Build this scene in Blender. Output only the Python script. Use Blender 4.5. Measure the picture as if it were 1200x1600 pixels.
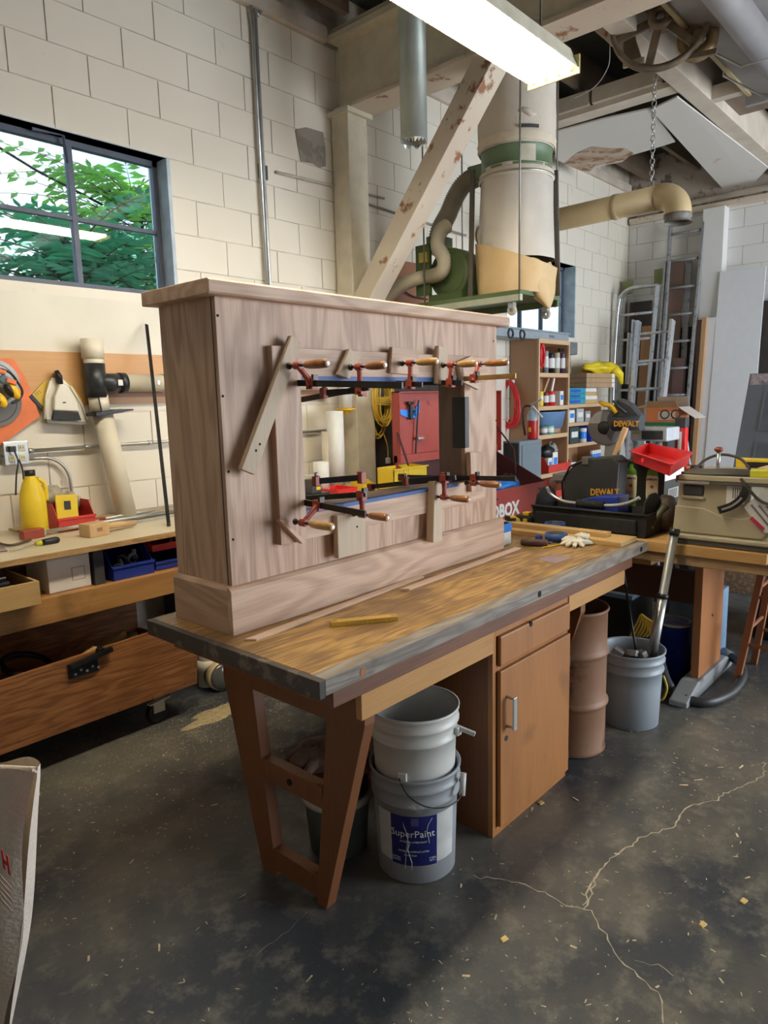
import bpy, math, random
from mathutils import Vector, Matrix, Euler
random.seed(7)
for o in list(bpy.data.objects): bpy.data.objects.remove(o)
SC=bpy.context.scene
# ---------------------------------------------------------------- camera
F=1092.; CH=1.55
vx=Vector((990,201,-F)).normalized()
vy=Vector((-1253,143,-F)); vy=(vy-vx*vy.dot(vx)).normalized()
vz=vx.cross(vy)
RC=Matrix((vx,vy,vz))                       # camera axes -> world
cam=bpy.data.cameras.new('camera'); co=bpy.data.objects.new('camera',cam)
SC.collection.objects.link(co)
co.matrix_world=Matrix.Translation((0,0,CH))@RC.to_4x4()
cam.sensor_fit='VERTICAL'; cam.sensor_height=36; cam.lens=F/1600*36
cam.clip_start=.05; cam.clip_end=200
SC.camera=co
def at(px,py,ax,v):
    """world point seen at a pixel of the 1200x1600 photo, on the plane axis ax = v"""
    r=RC@Vector((px-600,-(py-800),-F)); t=(v-(0,0,CH)[ax])/r[ax]
    return Vector((0,0,CH))+r*t
# ---------------------------------------------------------------- world, lights, exposure
SC.view_settings.view_transform='Standard'; SC.view_settings.look='None'
SC.view_settings.exposure=0.30; SC.view_settings.gamma=1
SC.view_settings.use_curve_mapping=False
W=bpy.data.worlds.new('sky'); SC.world=W; W.use_nodes=True
nt=W.node_tree; nt.nodes.clear()
ow=nt.nodes.new('ShaderNodeOutputWorld'); bg=nt.nodes.new('ShaderNodeBackground')
tc=nt.nodes.new('ShaderNodeTexCoord'); nz=nt.nodes.new('ShaderNodeTexNoise'); rp=nt.nodes.new('ShaderNodeValToRGB')
nz.inputs['Scale'].default_value=2.5; nz.inputs['Detail'].default_value=5
rp.color_ramp.elements[0].position=.42; rp.color_ramp.elements[0].color=(.30,.58,1,1)
rp.color_ramp.elements[1].position=.58; rp.color_ramp.elements[1].color=(.95,.98,1,1)
nt.links.new(tc.outputs['Generated'],nz.inputs['Vector']); nt.links.new(nz.outputs[0],rp.inputs[0])
nt.links.new(rp.outputs[0],bg.inputs[0]); bg.inputs[1].default_value=1.5
nt.links.new(bg.outputs[0],ow.inputs[0])
def area(name,loc,target,sx,sy,power,col):
    l=bpy.data.lights.new(name,'AREA'); l.shape='RECTANGLE'; l.size=sx; l.size_y=sy; l.energy=power; l.color=col
    o=bpy.data.objects.new(name,l); SC.collection.objects.link(o); o.location=loc
    o.rotation_euler=(Vector(target)-Vector(loc)).to_track_quat('-Z','Y').to_euler(); return o
# daylight entering by the big open door on the right (outside the frame), plus an added rear fill lamp
area('door_daylight',(6.0,-3.4,1.7),(6.0,3.0,1.3),4.6,3.0,300,(.88,.94,1))
area('rear_fill',(.6,-3.9,2.0),(2.2,1.4,.5),3.6,2.2,12,(.80,.88,1))  # added unseen fill; the wall behind it has no opening
sl=bpy.data.lights.new('sun','SUN'); sl.energy=6.0; sl.angle=.02; sl.color=(1,.95,.85)
so=bpy.data.objects.new('sun',sl); SC.collection.objects.link(so)
so.rotation_euler=Vector((-.45,.35,-1)).to_track_quat('-Z','Y').to_euler()
# ---------------------------------------------------------------- materials
_M={}
def N(t,k): return t.nodes.new('ShaderNode'+k)
def base(name):
    m=bpy.data.materials.new(name); m.use_nodes=True; t=m.node_tree
    return m,t,t.nodes['Principled BSDF']
def mat(name,col,rough=.5,metal=0,var=.12,scale=12,bump=.0,bscale=60,trans=0,emit=None,est=1,ior=None,alpha=1):
    if name in _M: return _M[name]
    m,t,b=base(name); b.inputs['Roughness'].default_value=rough; b.inputs['Metallic'].default_value=metal
    c=tuple(col)+(1,)
    if var>0:
        tcx=N(t,'TexCoord'); n=N(t,'TexNoise'); n.inputs['Scale'].default_value=scale; n.inputs['Detail'].default_value=4
        r=N(t,'ValToRGB'); r.color_ramp.elements[0].position=.3; r.color_ramp.elements[1].position=.7
        r.color_ramp.elements[0].color=tuple(x*(1-var) for x in col)+(1,)
        r.color_ramp.elements[1].color=tuple(min(1,x*(1+var)) for x in col)+(1,)
        t.links.new(tcx.outputs['Object'],n.inputs['Vector']); t.links.new(n.outputs[0],r.inputs[0]); t.links.new(r.outputs[0],b.inputs['Base Color'])
        if bump:
            n2=N(t,'TexNoise'); n2.inputs['Scale'].default_value=bscale; n2.inputs['Detail'].default_value=5
            bp=N(t,'Bump'); bp.inputs['Strength'].default_value=bump; bp.inputs['Distance'].default_value=.01
            t.links.new(tcx.outputs['Object'],n2.inputs['Vector']); t.links.new(n2.outputs[0],bp.inputs['Height']); t.links.new(bp.outputs[0],b.inputs['Normal'])
    else: b.inputs['Base Color'].default_value=c
    if trans: b.inputs['Transmission Weight'].default_value=trans
    if ior: b.inputs['IOR'].default_value=ior
    if emit: b.inputs['Emission Color'].default_value=tuple(emit)+(1,); b.inputs['Emission Strength'].default_value=est
    if alpha<1: b.inputs['Alpha'].default_value=alpha
    _M[name]=m; return m
def wood(name,c1,c2,axis=2,freq=7,lines=30,rough=.6,mixl=.45,stain=None,fine=.25):
    """boards: c1 pale, c2 dark grain; axis = the direction the grain runs in"""
    if name in _M: return _M[name]
    m,t,b=base(name); b.inputs['Roughness'].default_value=rough
    tcx=N(t,'TexCoord'); mp=N(t,'Mapping'); s=[freq]*3; s[axis]=freq*.16; mp.inputs['Scale'].default_value=s
    n=N(t,'TexNoise'); n.inputs['Scale'].default_value=1; n.inputs['Detail'].default_value=2.5; n.inputs['Distortion'].default_value=.35
    mu=N(t,'Math'); mu.operation='MULTIPLY'; mu.inputs[1].default_value=lines*2
    si=N(t,'Math'); si.operation='SINE'
    r=N(t,'ValToRGB'); r.color_ramp.elements[0].position=0; r.color_ramp.elements[1].position=.9
    r.color_ramp.elements[0].color=(mixl,)*3+(1,); r.color_ramp.elements[1].color=(0,0,0,1)
    ad=N(t,'Math'); ad.operation='MULTIPLY_ADD'; ad.inputs[1].default_value=.5; ad.inputs[2].default_value=.5
    mp2=N(t,'Mapping'); s2=[170]*3; s2[axis]=7; mp2.inputs['Scale'].default_value=s2
    n2=N(t,'TexNoise'); n2.inputs['Scale'].default_value=1; n2.inputs['Detail'].default_value=3
    r2=N(t,'ValToRGB'); r2.color_ramp.elements[0].position=.38; r2.color_ramp.elements[1].position=.62
    r2.color_ramp.elements[0].color=(fine,)*3+(1,); r2.color_ramp.elements[1].color=(0,0,0,1)
    sm=N(t,'Math'); sm.operation='ADD'; sm.use_clamp=True
    mx=N(t,'MixRGB'); mx.inputs[1].default_value=tuple(c1)+(1,); mx.inputs[2].default_value=tuple(c2)+(1,)
    L=t.links.new
    L(tcx.outputs['Object'],mp.inputs[0]); L(mp.outputs[0],n.inputs['Vector']); L(n.outputs[0],mu.inputs[0]); L(mu.outputs[0],si.inputs[0])
    L(si.outputs[0],ad.inputs[0]); L(ad.outputs[0],r.inputs[0])
    L(tcx.outputs['Object'],mp2.inputs[0]); L(mp2.outputs[0],n2.inputs['Vector']); L(n2.outputs[0],r2.inputs[0])
    L(r.outputs[0],sm.inputs[0]); L(r2.outputs[0],sm.inputs[1]); L(sm.outputs[0],mx.inputs[0])
    out=mx.outputs[0]
    if stain:
        n3=N(t,'TexNoise'); n3.inputs['Scale'].default_value=stain[1]; n3.inputs['Detail'].default_value=6
        r3=N(t,'ValToRGB'); r3.color_ramp.elements[0].position=stain[2]; r3.color_ramp.elements[1].position=stain[2]+.14
        r3.color_ramp.elements[0].color=(0,0,0,1); r3.color_ramp.elements[1].color=(stain[3],)*3+(1,)
        m3=N(t,'MixRGB'); m3.inputs[2].default_value=tuple(stain[0])+(1,)
        L(tcx.outputs['Object'],n3.inputs['Vector']); L(n3.outputs[0],r3.inputs[0]); L(r3.outputs[0],m3.inputs[0]); L(out,m3.inputs[1]); out=m3.outputs[0]
    L(out,b.inputs['Base Color'])
    bp=N(t,'Bump'); bp.inputs['Strength'].default_value=.15; bp.inputs['Distance'].default_value=.004
    L(sm.outputs[0],bp.inputs['Height']); bp.invert=True; L(bp.outputs[0],b.inputs['Normal'])
    _M[name]=m; return m
def spotted(name,c1,c2,scale,pos,rough=.6,c3=None,s3=3,bump=.2,metal=0,wid=.06,world=False):
    """paint c1 with worn / dirty patches c2 (and broad c3)"""
    if name in _M: return _M[name]
    m,t,b=base(name); b.inputs['Roughness'].default_value=rough; b.inputs['Metallic'].default_value=metal; L=t.links.new
    n=N(t,'TexNoise'); n.inputs['Scale'].default_value=scale; n.inputs['Detail'].default_value=8; n.inputs['Roughness'].default_value=.65
    CO=N(t,'NewGeometry').outputs['Position'] if world else N(t,'TexCoord').outputs['Object']
    r=N(t,'ValToRGB'); r.color_ramp.elements[0].position=pos; r.color_ramp.elements[1].position=pos+wid
    r.color_ramp.elements[0].color=(0,0,0,1); r.color_ramp.elements[1].color=(1,1,1,1)
    mx=N(t,'MixRGB'); mx.inputs[1].default_value=tuple(c1)+(1,); mx.inputs[2].default_value=tuple(c2)+(1,)
    L(CO,n.inputs['Vector']); L(n.outputs[0],r.inputs[0]); L(r.outputs[0],mx.inputs[0])
    if c3:
        n3=N(t,'TexNoise'); n3.inputs['Scale'].default_value=s3; n3.inputs['Detail'].default_value=5
        r3=N(t,'ValToRGB'); r3.color_ramp.elements[0].position=.35; r3.color_ramp.elements[1].position=.65
        m3=N(t,'MixRGB'); m3.inputs[1].default_value=tuple(c1)+(1,); m3.inputs[2].default_value=tuple(c3)+(1,)
        L(CO,n3.inputs['Vector']); L(n3.outputs[0],r3.inputs[0]); L(r3.outputs[0],m3.inputs[0]); L(m3.outputs[0],mx.inputs[1])
    L(mx.outputs[0],b.inputs['Base Color'])
    bp=N(t,'Bump'); bp.inputs['Strength'].default_value=bump; bp.inputs['Distance'].default_value=.004
    L(n.outputs[0],bp.inputs['Height']); L(bp.outputs[0],b.inputs['Normal'])
    _M[name]=m; return m
OAKV=wood('oak_vertical_grain',(.62,.42,.30),(.36,.215,.14),2,5.0,38,.5,.6)
OAKH=wood('oak_lengthwise_grain',(.66,.46,.33),(.42,.26,.17),0,5.0,36,.5,.55)
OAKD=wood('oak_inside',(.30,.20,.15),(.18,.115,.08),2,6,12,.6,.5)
SCRAP=wood('scrap_board',(.60,.48,.35),(.42,.31,.21),2,8,9,.6,.35)
BENCH=wood('worn_maple_top',(.52,.31,.095),(.20,.10,.03),0,13,20,.42,.55,((.12,.062,.028),3.5,.50,.7),.6)
BENCHE=wood('grey_worn_bench_edge',(.30,.265,.225),(.15,.115,.085),0,12,22,.6,.6,((.09,.07,.055),9,.60,.6))
APR=wood('stained_red_rail',(.20,.075,.03),(.09,.035,.018),0,10,10,.5,.4)
ORW=wood('varnished_orange_ply',(.40,.165,.045),(.27,.10,.028),2,4,8,.45,.4,((.12,.045,.015),5,.60,.55))
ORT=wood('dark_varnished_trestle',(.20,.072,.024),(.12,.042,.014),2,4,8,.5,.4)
ORH=wood('varnished_orange_rail',(.52,.27,.085),(.38,.17,.045),0,6,8,.45,.35)
PLY=wood('plywood_bin',(.42,.175,.055),(.20,.075,.025),0,9,30,.55,.55,((.16,.06,.02),3,.52,.5),.55)
PINE=wood('pine',(.62,.41,.17),(.47,.27,.09),1,8,9,.5,.4)
PINEX=wood('pine_rail',(.50,.26,.085),(.30,.13,.04),0,7,9,.5,.45,((.13,.055,.02),5,.56,.6))
BIRCH=wood('bookcase_ply',(.50,.29,.16),(.40,.22,.11),2,4,6,.55,.3)
FACE=wood('pale_wood',(.68,.45,.26),(.52,.33,.18),0,6,6,.5,.3)
HANDLE=mat('clamp_handle_wood',(.30,.13,.05),.3,var=.3,scale=30)
HANDLEY=mat('clamp_handle_pale',(.46,.27,.10),.3,var=.2,scale=30)
CLR=spotted('clamp_red_paint',(.33,.055,.03),(.10,.03,.02),40,.60,.4)
STEEL=mat('dark_bar_steel',(.045,.04,.038),.35,.7,var=.3)
BRASS=mat('golden_bar',(.42,.27,.09),.35,.7,var=.2)
ZINC=mat('galvanised_metal',(.52,.53,.52),.35,.8,var=.15,scale=8)
ALU=spotted('scuffed_aluminium',(.58,.60,.62),(.30,.31,.33),18,.56,.38,metal=.55)
ALUD=spotted('dull_aluminium',(.33,.33,.33),(.18,.18,.18),18,.56,.5,metal=.4)
BLUETAPE=mat('blue_masking_tape',(.03,.10,.33),.5,var=.1)
BLUET2=mat('bright_blue_tape',(.03,.24,.80),.4,var=.1)
BLACK=mat('black_plastic',(.012,.012,.013),.38,var=.2)
BLKR=mat('black_rubber',(.02,.02,.02),.6,var=.2)
DGREY=mat('dark_grey',(.05,.05,.055),.5)
GREY=mat('grey_plastic',(.24,.27,.30),.4,var=.06)
WHITE=mat('white_plastic',(.72,.71,.68),.4,var=.05)
PVC=mat('cream_pvc',(.72,.66,.53),.4,var=.06,scale=4)
PVCY=mat('yellowed_pvc',(.66,.50,.27),.4,var=.10,scale=4)
PVCW=mat('white_pvc',(.80,.80,.76),.35,var=.04)
RED=mat('red_plastic',(.75,.025,.025),.32,var=.06)
REDB=mat('workshop_red_bin',(.62,.05,.035),.4,var=.08)
JOBR=spotted('job_box_red',(.36,.055,.045),(.22,.035,.03),9,.60,.42,(.42,.075,.055))
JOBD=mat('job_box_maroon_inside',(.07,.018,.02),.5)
YEL=mat('yellow_plastic',(.80,.58,.03),.35,var=.06)
YELO=mat('tool_yellow',(.85,.50,.02),.35,var=.05)
BLUE=mat('blue_plastic',(.02,.045,.30),.35,var=.1)
LBLUE=mat('light_blue_tub',(.16,.28,.48),.4,var=.08)
GREEN=mat('machine_green',(.10,.15,.055),.45,var=.15,scale=6)
GREENB=mat('bright_green',(.01,.18,.09),.4)
ORANGE=mat('orange_paint',(.75,.18,.05),.45)
TAN=mat('tool_tan_plastic',(.42,.37,.25),.45,var=.04,bump=.05,bscale=200)
CARD=mat('cardboard',(.42,.27,.15),.75,var=.1)
PAPER=mat('white_paper',(.78,.76,.72),.7,var=.04)
INKD=mat('dark_ink',(.03,.03,.035),.6,var=0)
INKW=mat('white_ink',(.82,.82,.80),.6,var=0)
WPAINT=spotted('white_wall_paint',(.72,.66,.55),(.60,.53,.42),3,.64,.55,(.76,.71,.61),.8,.25,0,.1,True)
WPAINT2=spotted('white_side_wall_paint',(.70,.69,.66),(.58,.56,.52),3,.66,.55,(.74,.73,.71),.8,.25,0,.1,True)
JOINT=mat('mortar_joint',(.60,.54,.44),.8,var=.25,scale=8)
COLW=mat('cream_steel_paint',(.66,.60,.47),.45,var=.08,bump=.05)
PEEL=spotted('peeling_cream_paint',(.64,.56,.44),(.30,.13,.06),7,.585,.5,(.60,.50,.40),2)
DRY=spotted('drywall',(.66,.63,.59),(.34,.18,.10),2.2,.66,.7,None,3,.1,0,.10)
JOIST=wood('dark_joist',(.21,.15,.105),(.12,.085,.06),0,5,8,.7,.4)
DECK=mat('dark_ceiling_deck',(.055,.062,.048),.8,var=.3,scale=3)
CEILW=mat('pale_ceiling_beam',(.62,.54,.45),.6,var=.12,scale=5)
WINF=mat('window_steel',(.075,.09,.13),.5)
WINB=mat('blue_grey_reveal_paint',(.46,.54,.60),.6,var=.15)
# ---------------------------------------------------------------- builder
class MB:
    def __init__(s): s.v=[]; s.f=[]; s.sm=[]; s.xf=None
    def add(s,vs,fs,smooth=False):
        n=len(s.v)
        for p in vs:
            p=Vector(p); s.v.append(s.xf@p if s.xf else p)
        for f in fs: s.f.append([i+n for i in f]); s.sm.append(smooth)
        return s
    def box(s,a,b):
        x0,y0,z0=[min(a[i],b[i]) for i in range(3)]; x1,y1,z1=[max(a[i],b[i]) for i in range(3)]
        return s.add([(x0,y0,z0),(x1,y0,z0),(x1,y1,z0),(x0,y1,z0),(x0,y0,z1),(x1,y0,z1),(x1,y1,z1),(x0,y1,z1)],
            [(0,3,2,1),(4,5,6,7),(0,1,5,4),(1,2,6,5),(2,3,7,6),(3,0,4,7)])
    def obox(s,c,size,rot=(0,0,0)):
        R=Euler(rot).to_matrix() if not isinstance(rot,Matrix) else rot
        h=Vector(size)/2; P=[R@Vector((sx*h.x,sy*h.y,sz*h.z))+Vector(c) for sx,sy,sz in ((-1,-1,-1),(1,-1,-1),(1,1,-1),(-1,1,-1),(-1,-1,1),(1,-1,1),(1,1,1),(-1,1,1))]
        return s.add(P,[(0,3,2,1),(4,5,6,7),(0,1,5,4),(1,2,6,5),(2,3,7,6),(3,0,4,7)])
    def prism(s,pts,vec):
        """polygon (list of 3-D points) pushed along vec"""
        n=len(pts); vec=Vector(vec); P=[Vector(p) for p in pts]; 
        nrm=Vector((0,0,0))
        for i in range(n): nrm+=P[i].cross(P[(i+1)%n])
        if nrm.dot(vec)>0: P.reverse()
        return s.add(P+[p+vec for p in P],[tuple(range(n)),tuple(reversed(range(n,2*n)))]+[((i+1)%n,i,n+i,n+(i+1)%n) for i in range(n)])
    def bar(s,p,q,w,h,up=(0,0,1)):
        """rectangular bar from p to q"""
        p=Vector(p);q=Vector(q);d=(q-p).normalized();u=Vector(up)
        if abs(d.dot(u))>.98: u=Vector((1,0,0))
        a=d.cross(u).normalized();b=a.cross(d)
        P=[c+a*sx*w/2+b*sy*h/2 for c in (p,q) for sx,sy in ((-1,-1),(1,-1),(1,1),(-1,1))]
        return s.add(P,[(0,1,2,3),(7,6,5,4),(0,4,5,1),(1,5,6,2),(2,6,7,3),(3,7,4,0)])
    def cyl(s,p,q,r0,r1=None,n=20,cap=True):
        r1=r0 if r1 is None else r1
        return s.ring([(p,r0),(q,r1)],n,cap)
    def ring(s,sec,n=20,cap=True,smooth=True):
        """rings along a polyline: list of (point, radius)"""
        P=[Vector(a) for a,_ in sec]; m=len(P); vs=[]; a=None
        for i in range(m):
            if i==0: d=P[1]-P[0]
            elif i==m-1: d=P[-1]-P[-2]
            else: d=(P[i+1]-P[i]).normalized()+(P[i]-P[i-1]).normalized()
            if d.length<1e-9: d=Vector((0,0,1)) if i==0 else dl
            d=d.normalized(); dl=d
            if a is None:
                a=d.orthogonal().normalized()
            else:
                a=(a-d*a.dot(d))
                a=a.normalized() if a.length>1e-6 else d.orthogonal().normalized()
            b=d.cross(a)
            for k in range(n):
                t=2*math.pi*k/n; vs.append(P[i]+(a*math.cos(t)+b*math.sin(t))*sec[i][1])
        fs=[(i*n+k,i*n+(k+1)%n,(i+1)*n+(k+1)%n,(i+1)*n+k) for i in range(m-1) for k in range(n)]
        s.add(vs,fs,smooth)
        if cap:
            nn=len(s.v)-len(vs)
            s.f.append([nn+k for k in reversed(range(n))]); s.sm.append(False)
            s.f.append([nn+(m-1)*n+k for k in range(n)]); s.sm.append(False)
        return s
    def tube(s,pts,r,n=10,cap=True): return s.ring([(p,r) for p in pts],n,cap)
    def lathe(s,c,prof,n=32,R=None,cap=False):
        """prof: (radius,height) list around the z axis through c (or rotated by R)"""
        R=R or Matrix.Identity(3); c=Vector(c); vs=[]
        for r,z in prof:
            for k in range(n):
                t=2*math.pi*k/n; vs.append(c+R@Vector((r*math.cos(t),r*math.sin(t),z)))
        m=len(prof); fs=[(i*n+k,i*n+(k+1)%n,(i+1)*n+(k+1)%n,(i+1)*n+k) for i in range(m-1) for k in range(n)]
        if cap: fs+= [tuple(reversed(range(n))),tuple((m-1)*n+k for k in range(n))]
        return s.add(vs,fs,True)
    def blob(s,c,r,n=14,m=8,noise=.0,seed=1,R=None):
        rnd=random.Random(seed); vs=[];R=R or Matrix.Identity(3)
        ph=[rnd.random()*6 for _ in range(6)]
        for i in range(m+1):
            th=math.pi*i/m
            for k in range(n):
                p=2*math.pi*k/n
                w=1+noise*(math.sin(3*p+ph[0]+2*th)+math.sin(5*p+ph[1]-3*th)+.7*math.sin(7*th+ph[2]+p))+noise*.5*(rnd.random()-.5)
                vs.append(Vector(c)+R@Vector((r[0]*w*math.sin(th)*math.cos(p),r[1]*w*math.sin(th)*math.sin(p),r[2]*w*math.cos(th))))
        return s.add(vs,[(i*n+k,(i+1)*n+k,(i+1)*n+(k+1)%n,i*n+(k+1)%n) for i in range(m) for k in range(n)],True)
    def grid(s,fn,nu,nv,smooth=True):
        vs=[fn(i/nu,j/nv) for j in range(nv+1) for i in range(nu+1)]
        return s.add(vs,[(j*(nu+1)+i,j*(nu+1)+i+1,(j+1)*(nu+1)+i+1,(j+1)*(nu+1)+i) for j in range(nv) for i in range(nu)],smooth)
    def tray(s,a,b,t=.004,slope=0.,front=None):
        """open-topped box with walls of thickness t; slope = how much the base is smaller"""
        x0,y0,z0=a;x1,y1,z1=b
        def rect(e,z,ins): return [(x0+e+ins,y0+e+ins,z),(x1-e-ins,y0+e+ins,z),(x1-e-ins,y1-e-ins,z),(x0+e+ins,y1-e-ins,z)]
        vs=rect(slope,z0,0)+rect(0,z1,0)+rect(0,z1,t)+rect(slope,z0+t,t)
        fs=[(0,3,2,1)]
        for k in range(4):
            q=(k+1)%4; fs+=[(k,q,4+q,4+k),(4+k,4+q,8+q,8+k),(8+k,8+q,12+q,12+k)]
        fs.append((12,13,14,15)); return s.add(vs,fs)
    def out(s,name,m,parent=None,bevel=0,label=None,kind=None,solid=0,sub=0,seg=2):
        off=Vector((0,0,0)); p=parent
        while p is not None: off+=p.location; p=p.parent
        me=bpy.data.meshes.new(name); me.from_pydata([tuple(v-off) for v in s.v],[],s.f)
        me.polygons.foreach_set('use_smooth',s.sm); me.materials.append(m); me.update()
        o=bpy.data.objects.new(name,me); SC.collection.objects.link(o)
        if parent is not None: o.parent=parent
        if solid:
            q=o.modifiers.new('thickness','SOLIDIFY'); q.thickness=solid; q.offset=0
        if bevel:
            q=o.modifiers.new('bevel','BEVEL'); q.width=bevel; q.segments=seg; q.limit_method='ANGLE'; q.angle_limit=math.radians(40)
        if sub:
            q=o.modifiers.new('sub','SUBSURF'); q.levels=sub; q.render_levels=sub
        if label: o['label']=label
        if kind: o['kind']=kind
        return o
def thing(name,label,cat,loc=(0,0,0),group=None):
    o=bpy.data.objects.new(name,None); SC.collection.objects.link(o); o.location=loc; o.empty_display_size=.05
    o['label']=label; o['category']=cat
    if group: o['group']=group
    return o
def struct(name,label='',cat=''):
    o=thing(name,label or name.replace('_',' '),cat or name.split('_')[0]); o['kind']='structure'; return o
def arc(c,r,a0,a1,u,v,n=12):
    c=Vector(c);u=Vector(u);v=Vector(v)
    return [c+(u*math.cos(a0+(a1-a0)*i/n)+v*math.sin(a0+(a1-a0)*i/n))*r for i in range(n+1)]
def spline(P,n=8,closed=False):
    P=[Vector(p) for p in P]; out=[]; m=len(P)
    for i in range(m if closed else m-1):
        p0=P[i-1] if (i>0 or closed) else P[i]; p1=P[i]; p2=P[(i+1)%m]; p3=P[(i+2)%m] if (closed or i+2<m) else p2
        for k in range(n):
            t=k/n; out.append(.5*((2*p1)+(-p0+p2)*t+(2*p0-5*p1+4*p2-p3)*t*t+(-p0+3*p1-3*p2+p3)*t**3))
    out.append(P[0] if closed else P[-1]); return out
def text(s,size,org,right,up,m,parent,ext=.0006,name='lettering',wrap=None,sx=1,bold=0,align='LEFT'):
    """flat lettering; org = lower left corner, right and up = directions in the world"""
    c=bpy.data.curves.new(name,'FONT'); c.body=s; c.size=size; c.extrude=ext; c.align_x=align; c.offset=bold; c.resolution_u=2
    o=bpy.data.objects.new(name,c); SC.collection.objects.link(o)
    dg=bpy.context.evaluated_depsgraph_get(); dg.update(); me=bpy.data.meshes.new_from_object(o.evaluated_get(dg)); bpy.data.objects.remove(o)
    r=Vector(right).normalized(); u=Vector(up); u=(u-r*u.dot(r)).normalized(); n=r.cross(u); org=Vector(org)
    off=Vector((0,0,0)); p=parent
    while p is not None: off+=p.location; p=p.parent
    for v in me.vertices:
        q=org+r*v.co.x*sx+u*v.co.y+n*v.co.z
        if wrap: q=wrap(v.co.x*sx,v.co.y,v.co.z)
        v.co=q-off
    me.materials.clear(); me.materials.append(m)
    o=bpy.data.objects.new(name,me); SC.collection.objects.link(o); o.parent=parent; return o
X=Vector((1,0,0));Y=Vector((0,1,0));Z=Vector((0,0,1))
# ================================================================ SETTING
WL=3.70; XD=8.72
# floor
def floor_mat():
    m,t,b=base('painted_concrete_floor'); L=t.links.new; tcx=N(t,'TexCoord')
    def noise(sc,d,ro=.6):
        n=N(t,'TexNoise'); n.inputs['Scale'].default_value=sc; n.inputs['Detail'].default_value=d; n.inputs['Roughness'].default_value=ro
        L(tcx.outputs['Object'],n.inputs['Vector']); return n.outputs[0]
    def ramp(src,p0,p1,a=0,bb=1):
        r=N(t,'ValToRGB'); r.color_ramp.elements[0].position=p0; r.color_ramp.elements[1].position=p1
        r.color_ramp.elements[0].color=(a,)*3+(1,); r.color_ramp.elements[1].color=(bb,)*3+(1,); L(src,r.inputs[0]); return r.outputs[0]
    def mix(f,a,c):
        x=N(t,'MixRGB'); L(f,x.inputs[0])
        if isinstance(a,tuple): x.inputs[1].default_value=a+(1,)
        else: L(a,x.inputs[1])
        x.inputs[2].default_value=c+(1,); return x.outputs[0]
    c=mix(ramp(noise(1.1,6),.40,.60),(.042,.049,.060),(.150,.137,.110))
    c=mix(ramp(noise(9,8,.7),.50,.68,0,.65),c,(.25,.23,.18))
    c=mix(ramp(noise(60,4,.7),.62,.72,0,.5),c,(.25,.23,.18))
    L(c,b.inputs['Base Color']); L(ramp(noise(3,5),.3,.7,.28,.55),b.inputs['Roughness'])
    bp=N(t,'Bump'); bp.inputs['Strength'].default_value=.25; bp.inputs['Distance'].default_value=.004
    L(noise(45,6),bp.inputs['Height']); L(bp.outputs[0],b.inputs['Normal']); return m
fl=MB().box((-4,-4.5,-.15),(9.0,4.0,0)).out('floor',floor_mat(),None,kind='structure'); fl['label']='dark painted concrete floor, worn and cracked'; 
# cracks: thin dusty ridges along the real cracks
CRK=mat('pale_crack_dust',(.48,.43,.31),.9,var=.2,scale=40)
def crack(pp,w,seed):
    rnd=random.Random(seed); P=[at(x,y,2,0) for x,y in pp]; Q=[]
    for i in range(len(P)-1):
        k=max(3,int((P[i+1]-P[i]).length/.02))
        for j in range(k): Q.append(P[i].lerp(P[i+1],j/k)+Vector((rnd.uniform(-1,1),rnd.uniform(-1,1),0))*.007)
    Q.append(P[-1]); mb=MB(); vs=[]
    for i,q in enumerate(Q):
        d=(Q[min(i+1,len(Q)-1)]-Q[max(i-1,0)]).normalized(); s=Vector((-d.y,d.x,0))*w*rnd.uniform(.3,1.1)
        vs+=[q+s+Z*.0006,q-s+Z*.0006]
    return mb.add(vs,[(2*i,2*i+1,2*i+3,2*i+2) for i in range(len(Q)-1)])
ck=MB()
for pp,w,sd in (([(1195,1190),(1190,1215),(1130,1240),(1122,1250),(1070,1262),(1055,1290),(1000,1310),(985,1322),(950,1345),(930,1370),(915,1405),(910,1415)],.0030,1),
    ([(740,1370),(790,1375),(850,1393),(880,1412),(925,1425),(950,1470),(970,1500),(1000,1528),(1025,1550),(1035,1575),(1036,1599)],.0026,2),
    ([(930,1370),(925,1395),(912,1420)],.003,3),([(990,1498),(1030,1510),(1052,1525)],.0012,4),([(400,1495),(440,1462),(480,1425)],.0007,5)):
    k=crack(pp,w,sd); ck.add(k.v,k.f)
o=ck.out('crack',CRK,fl); o['kind']='stuff'
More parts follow.
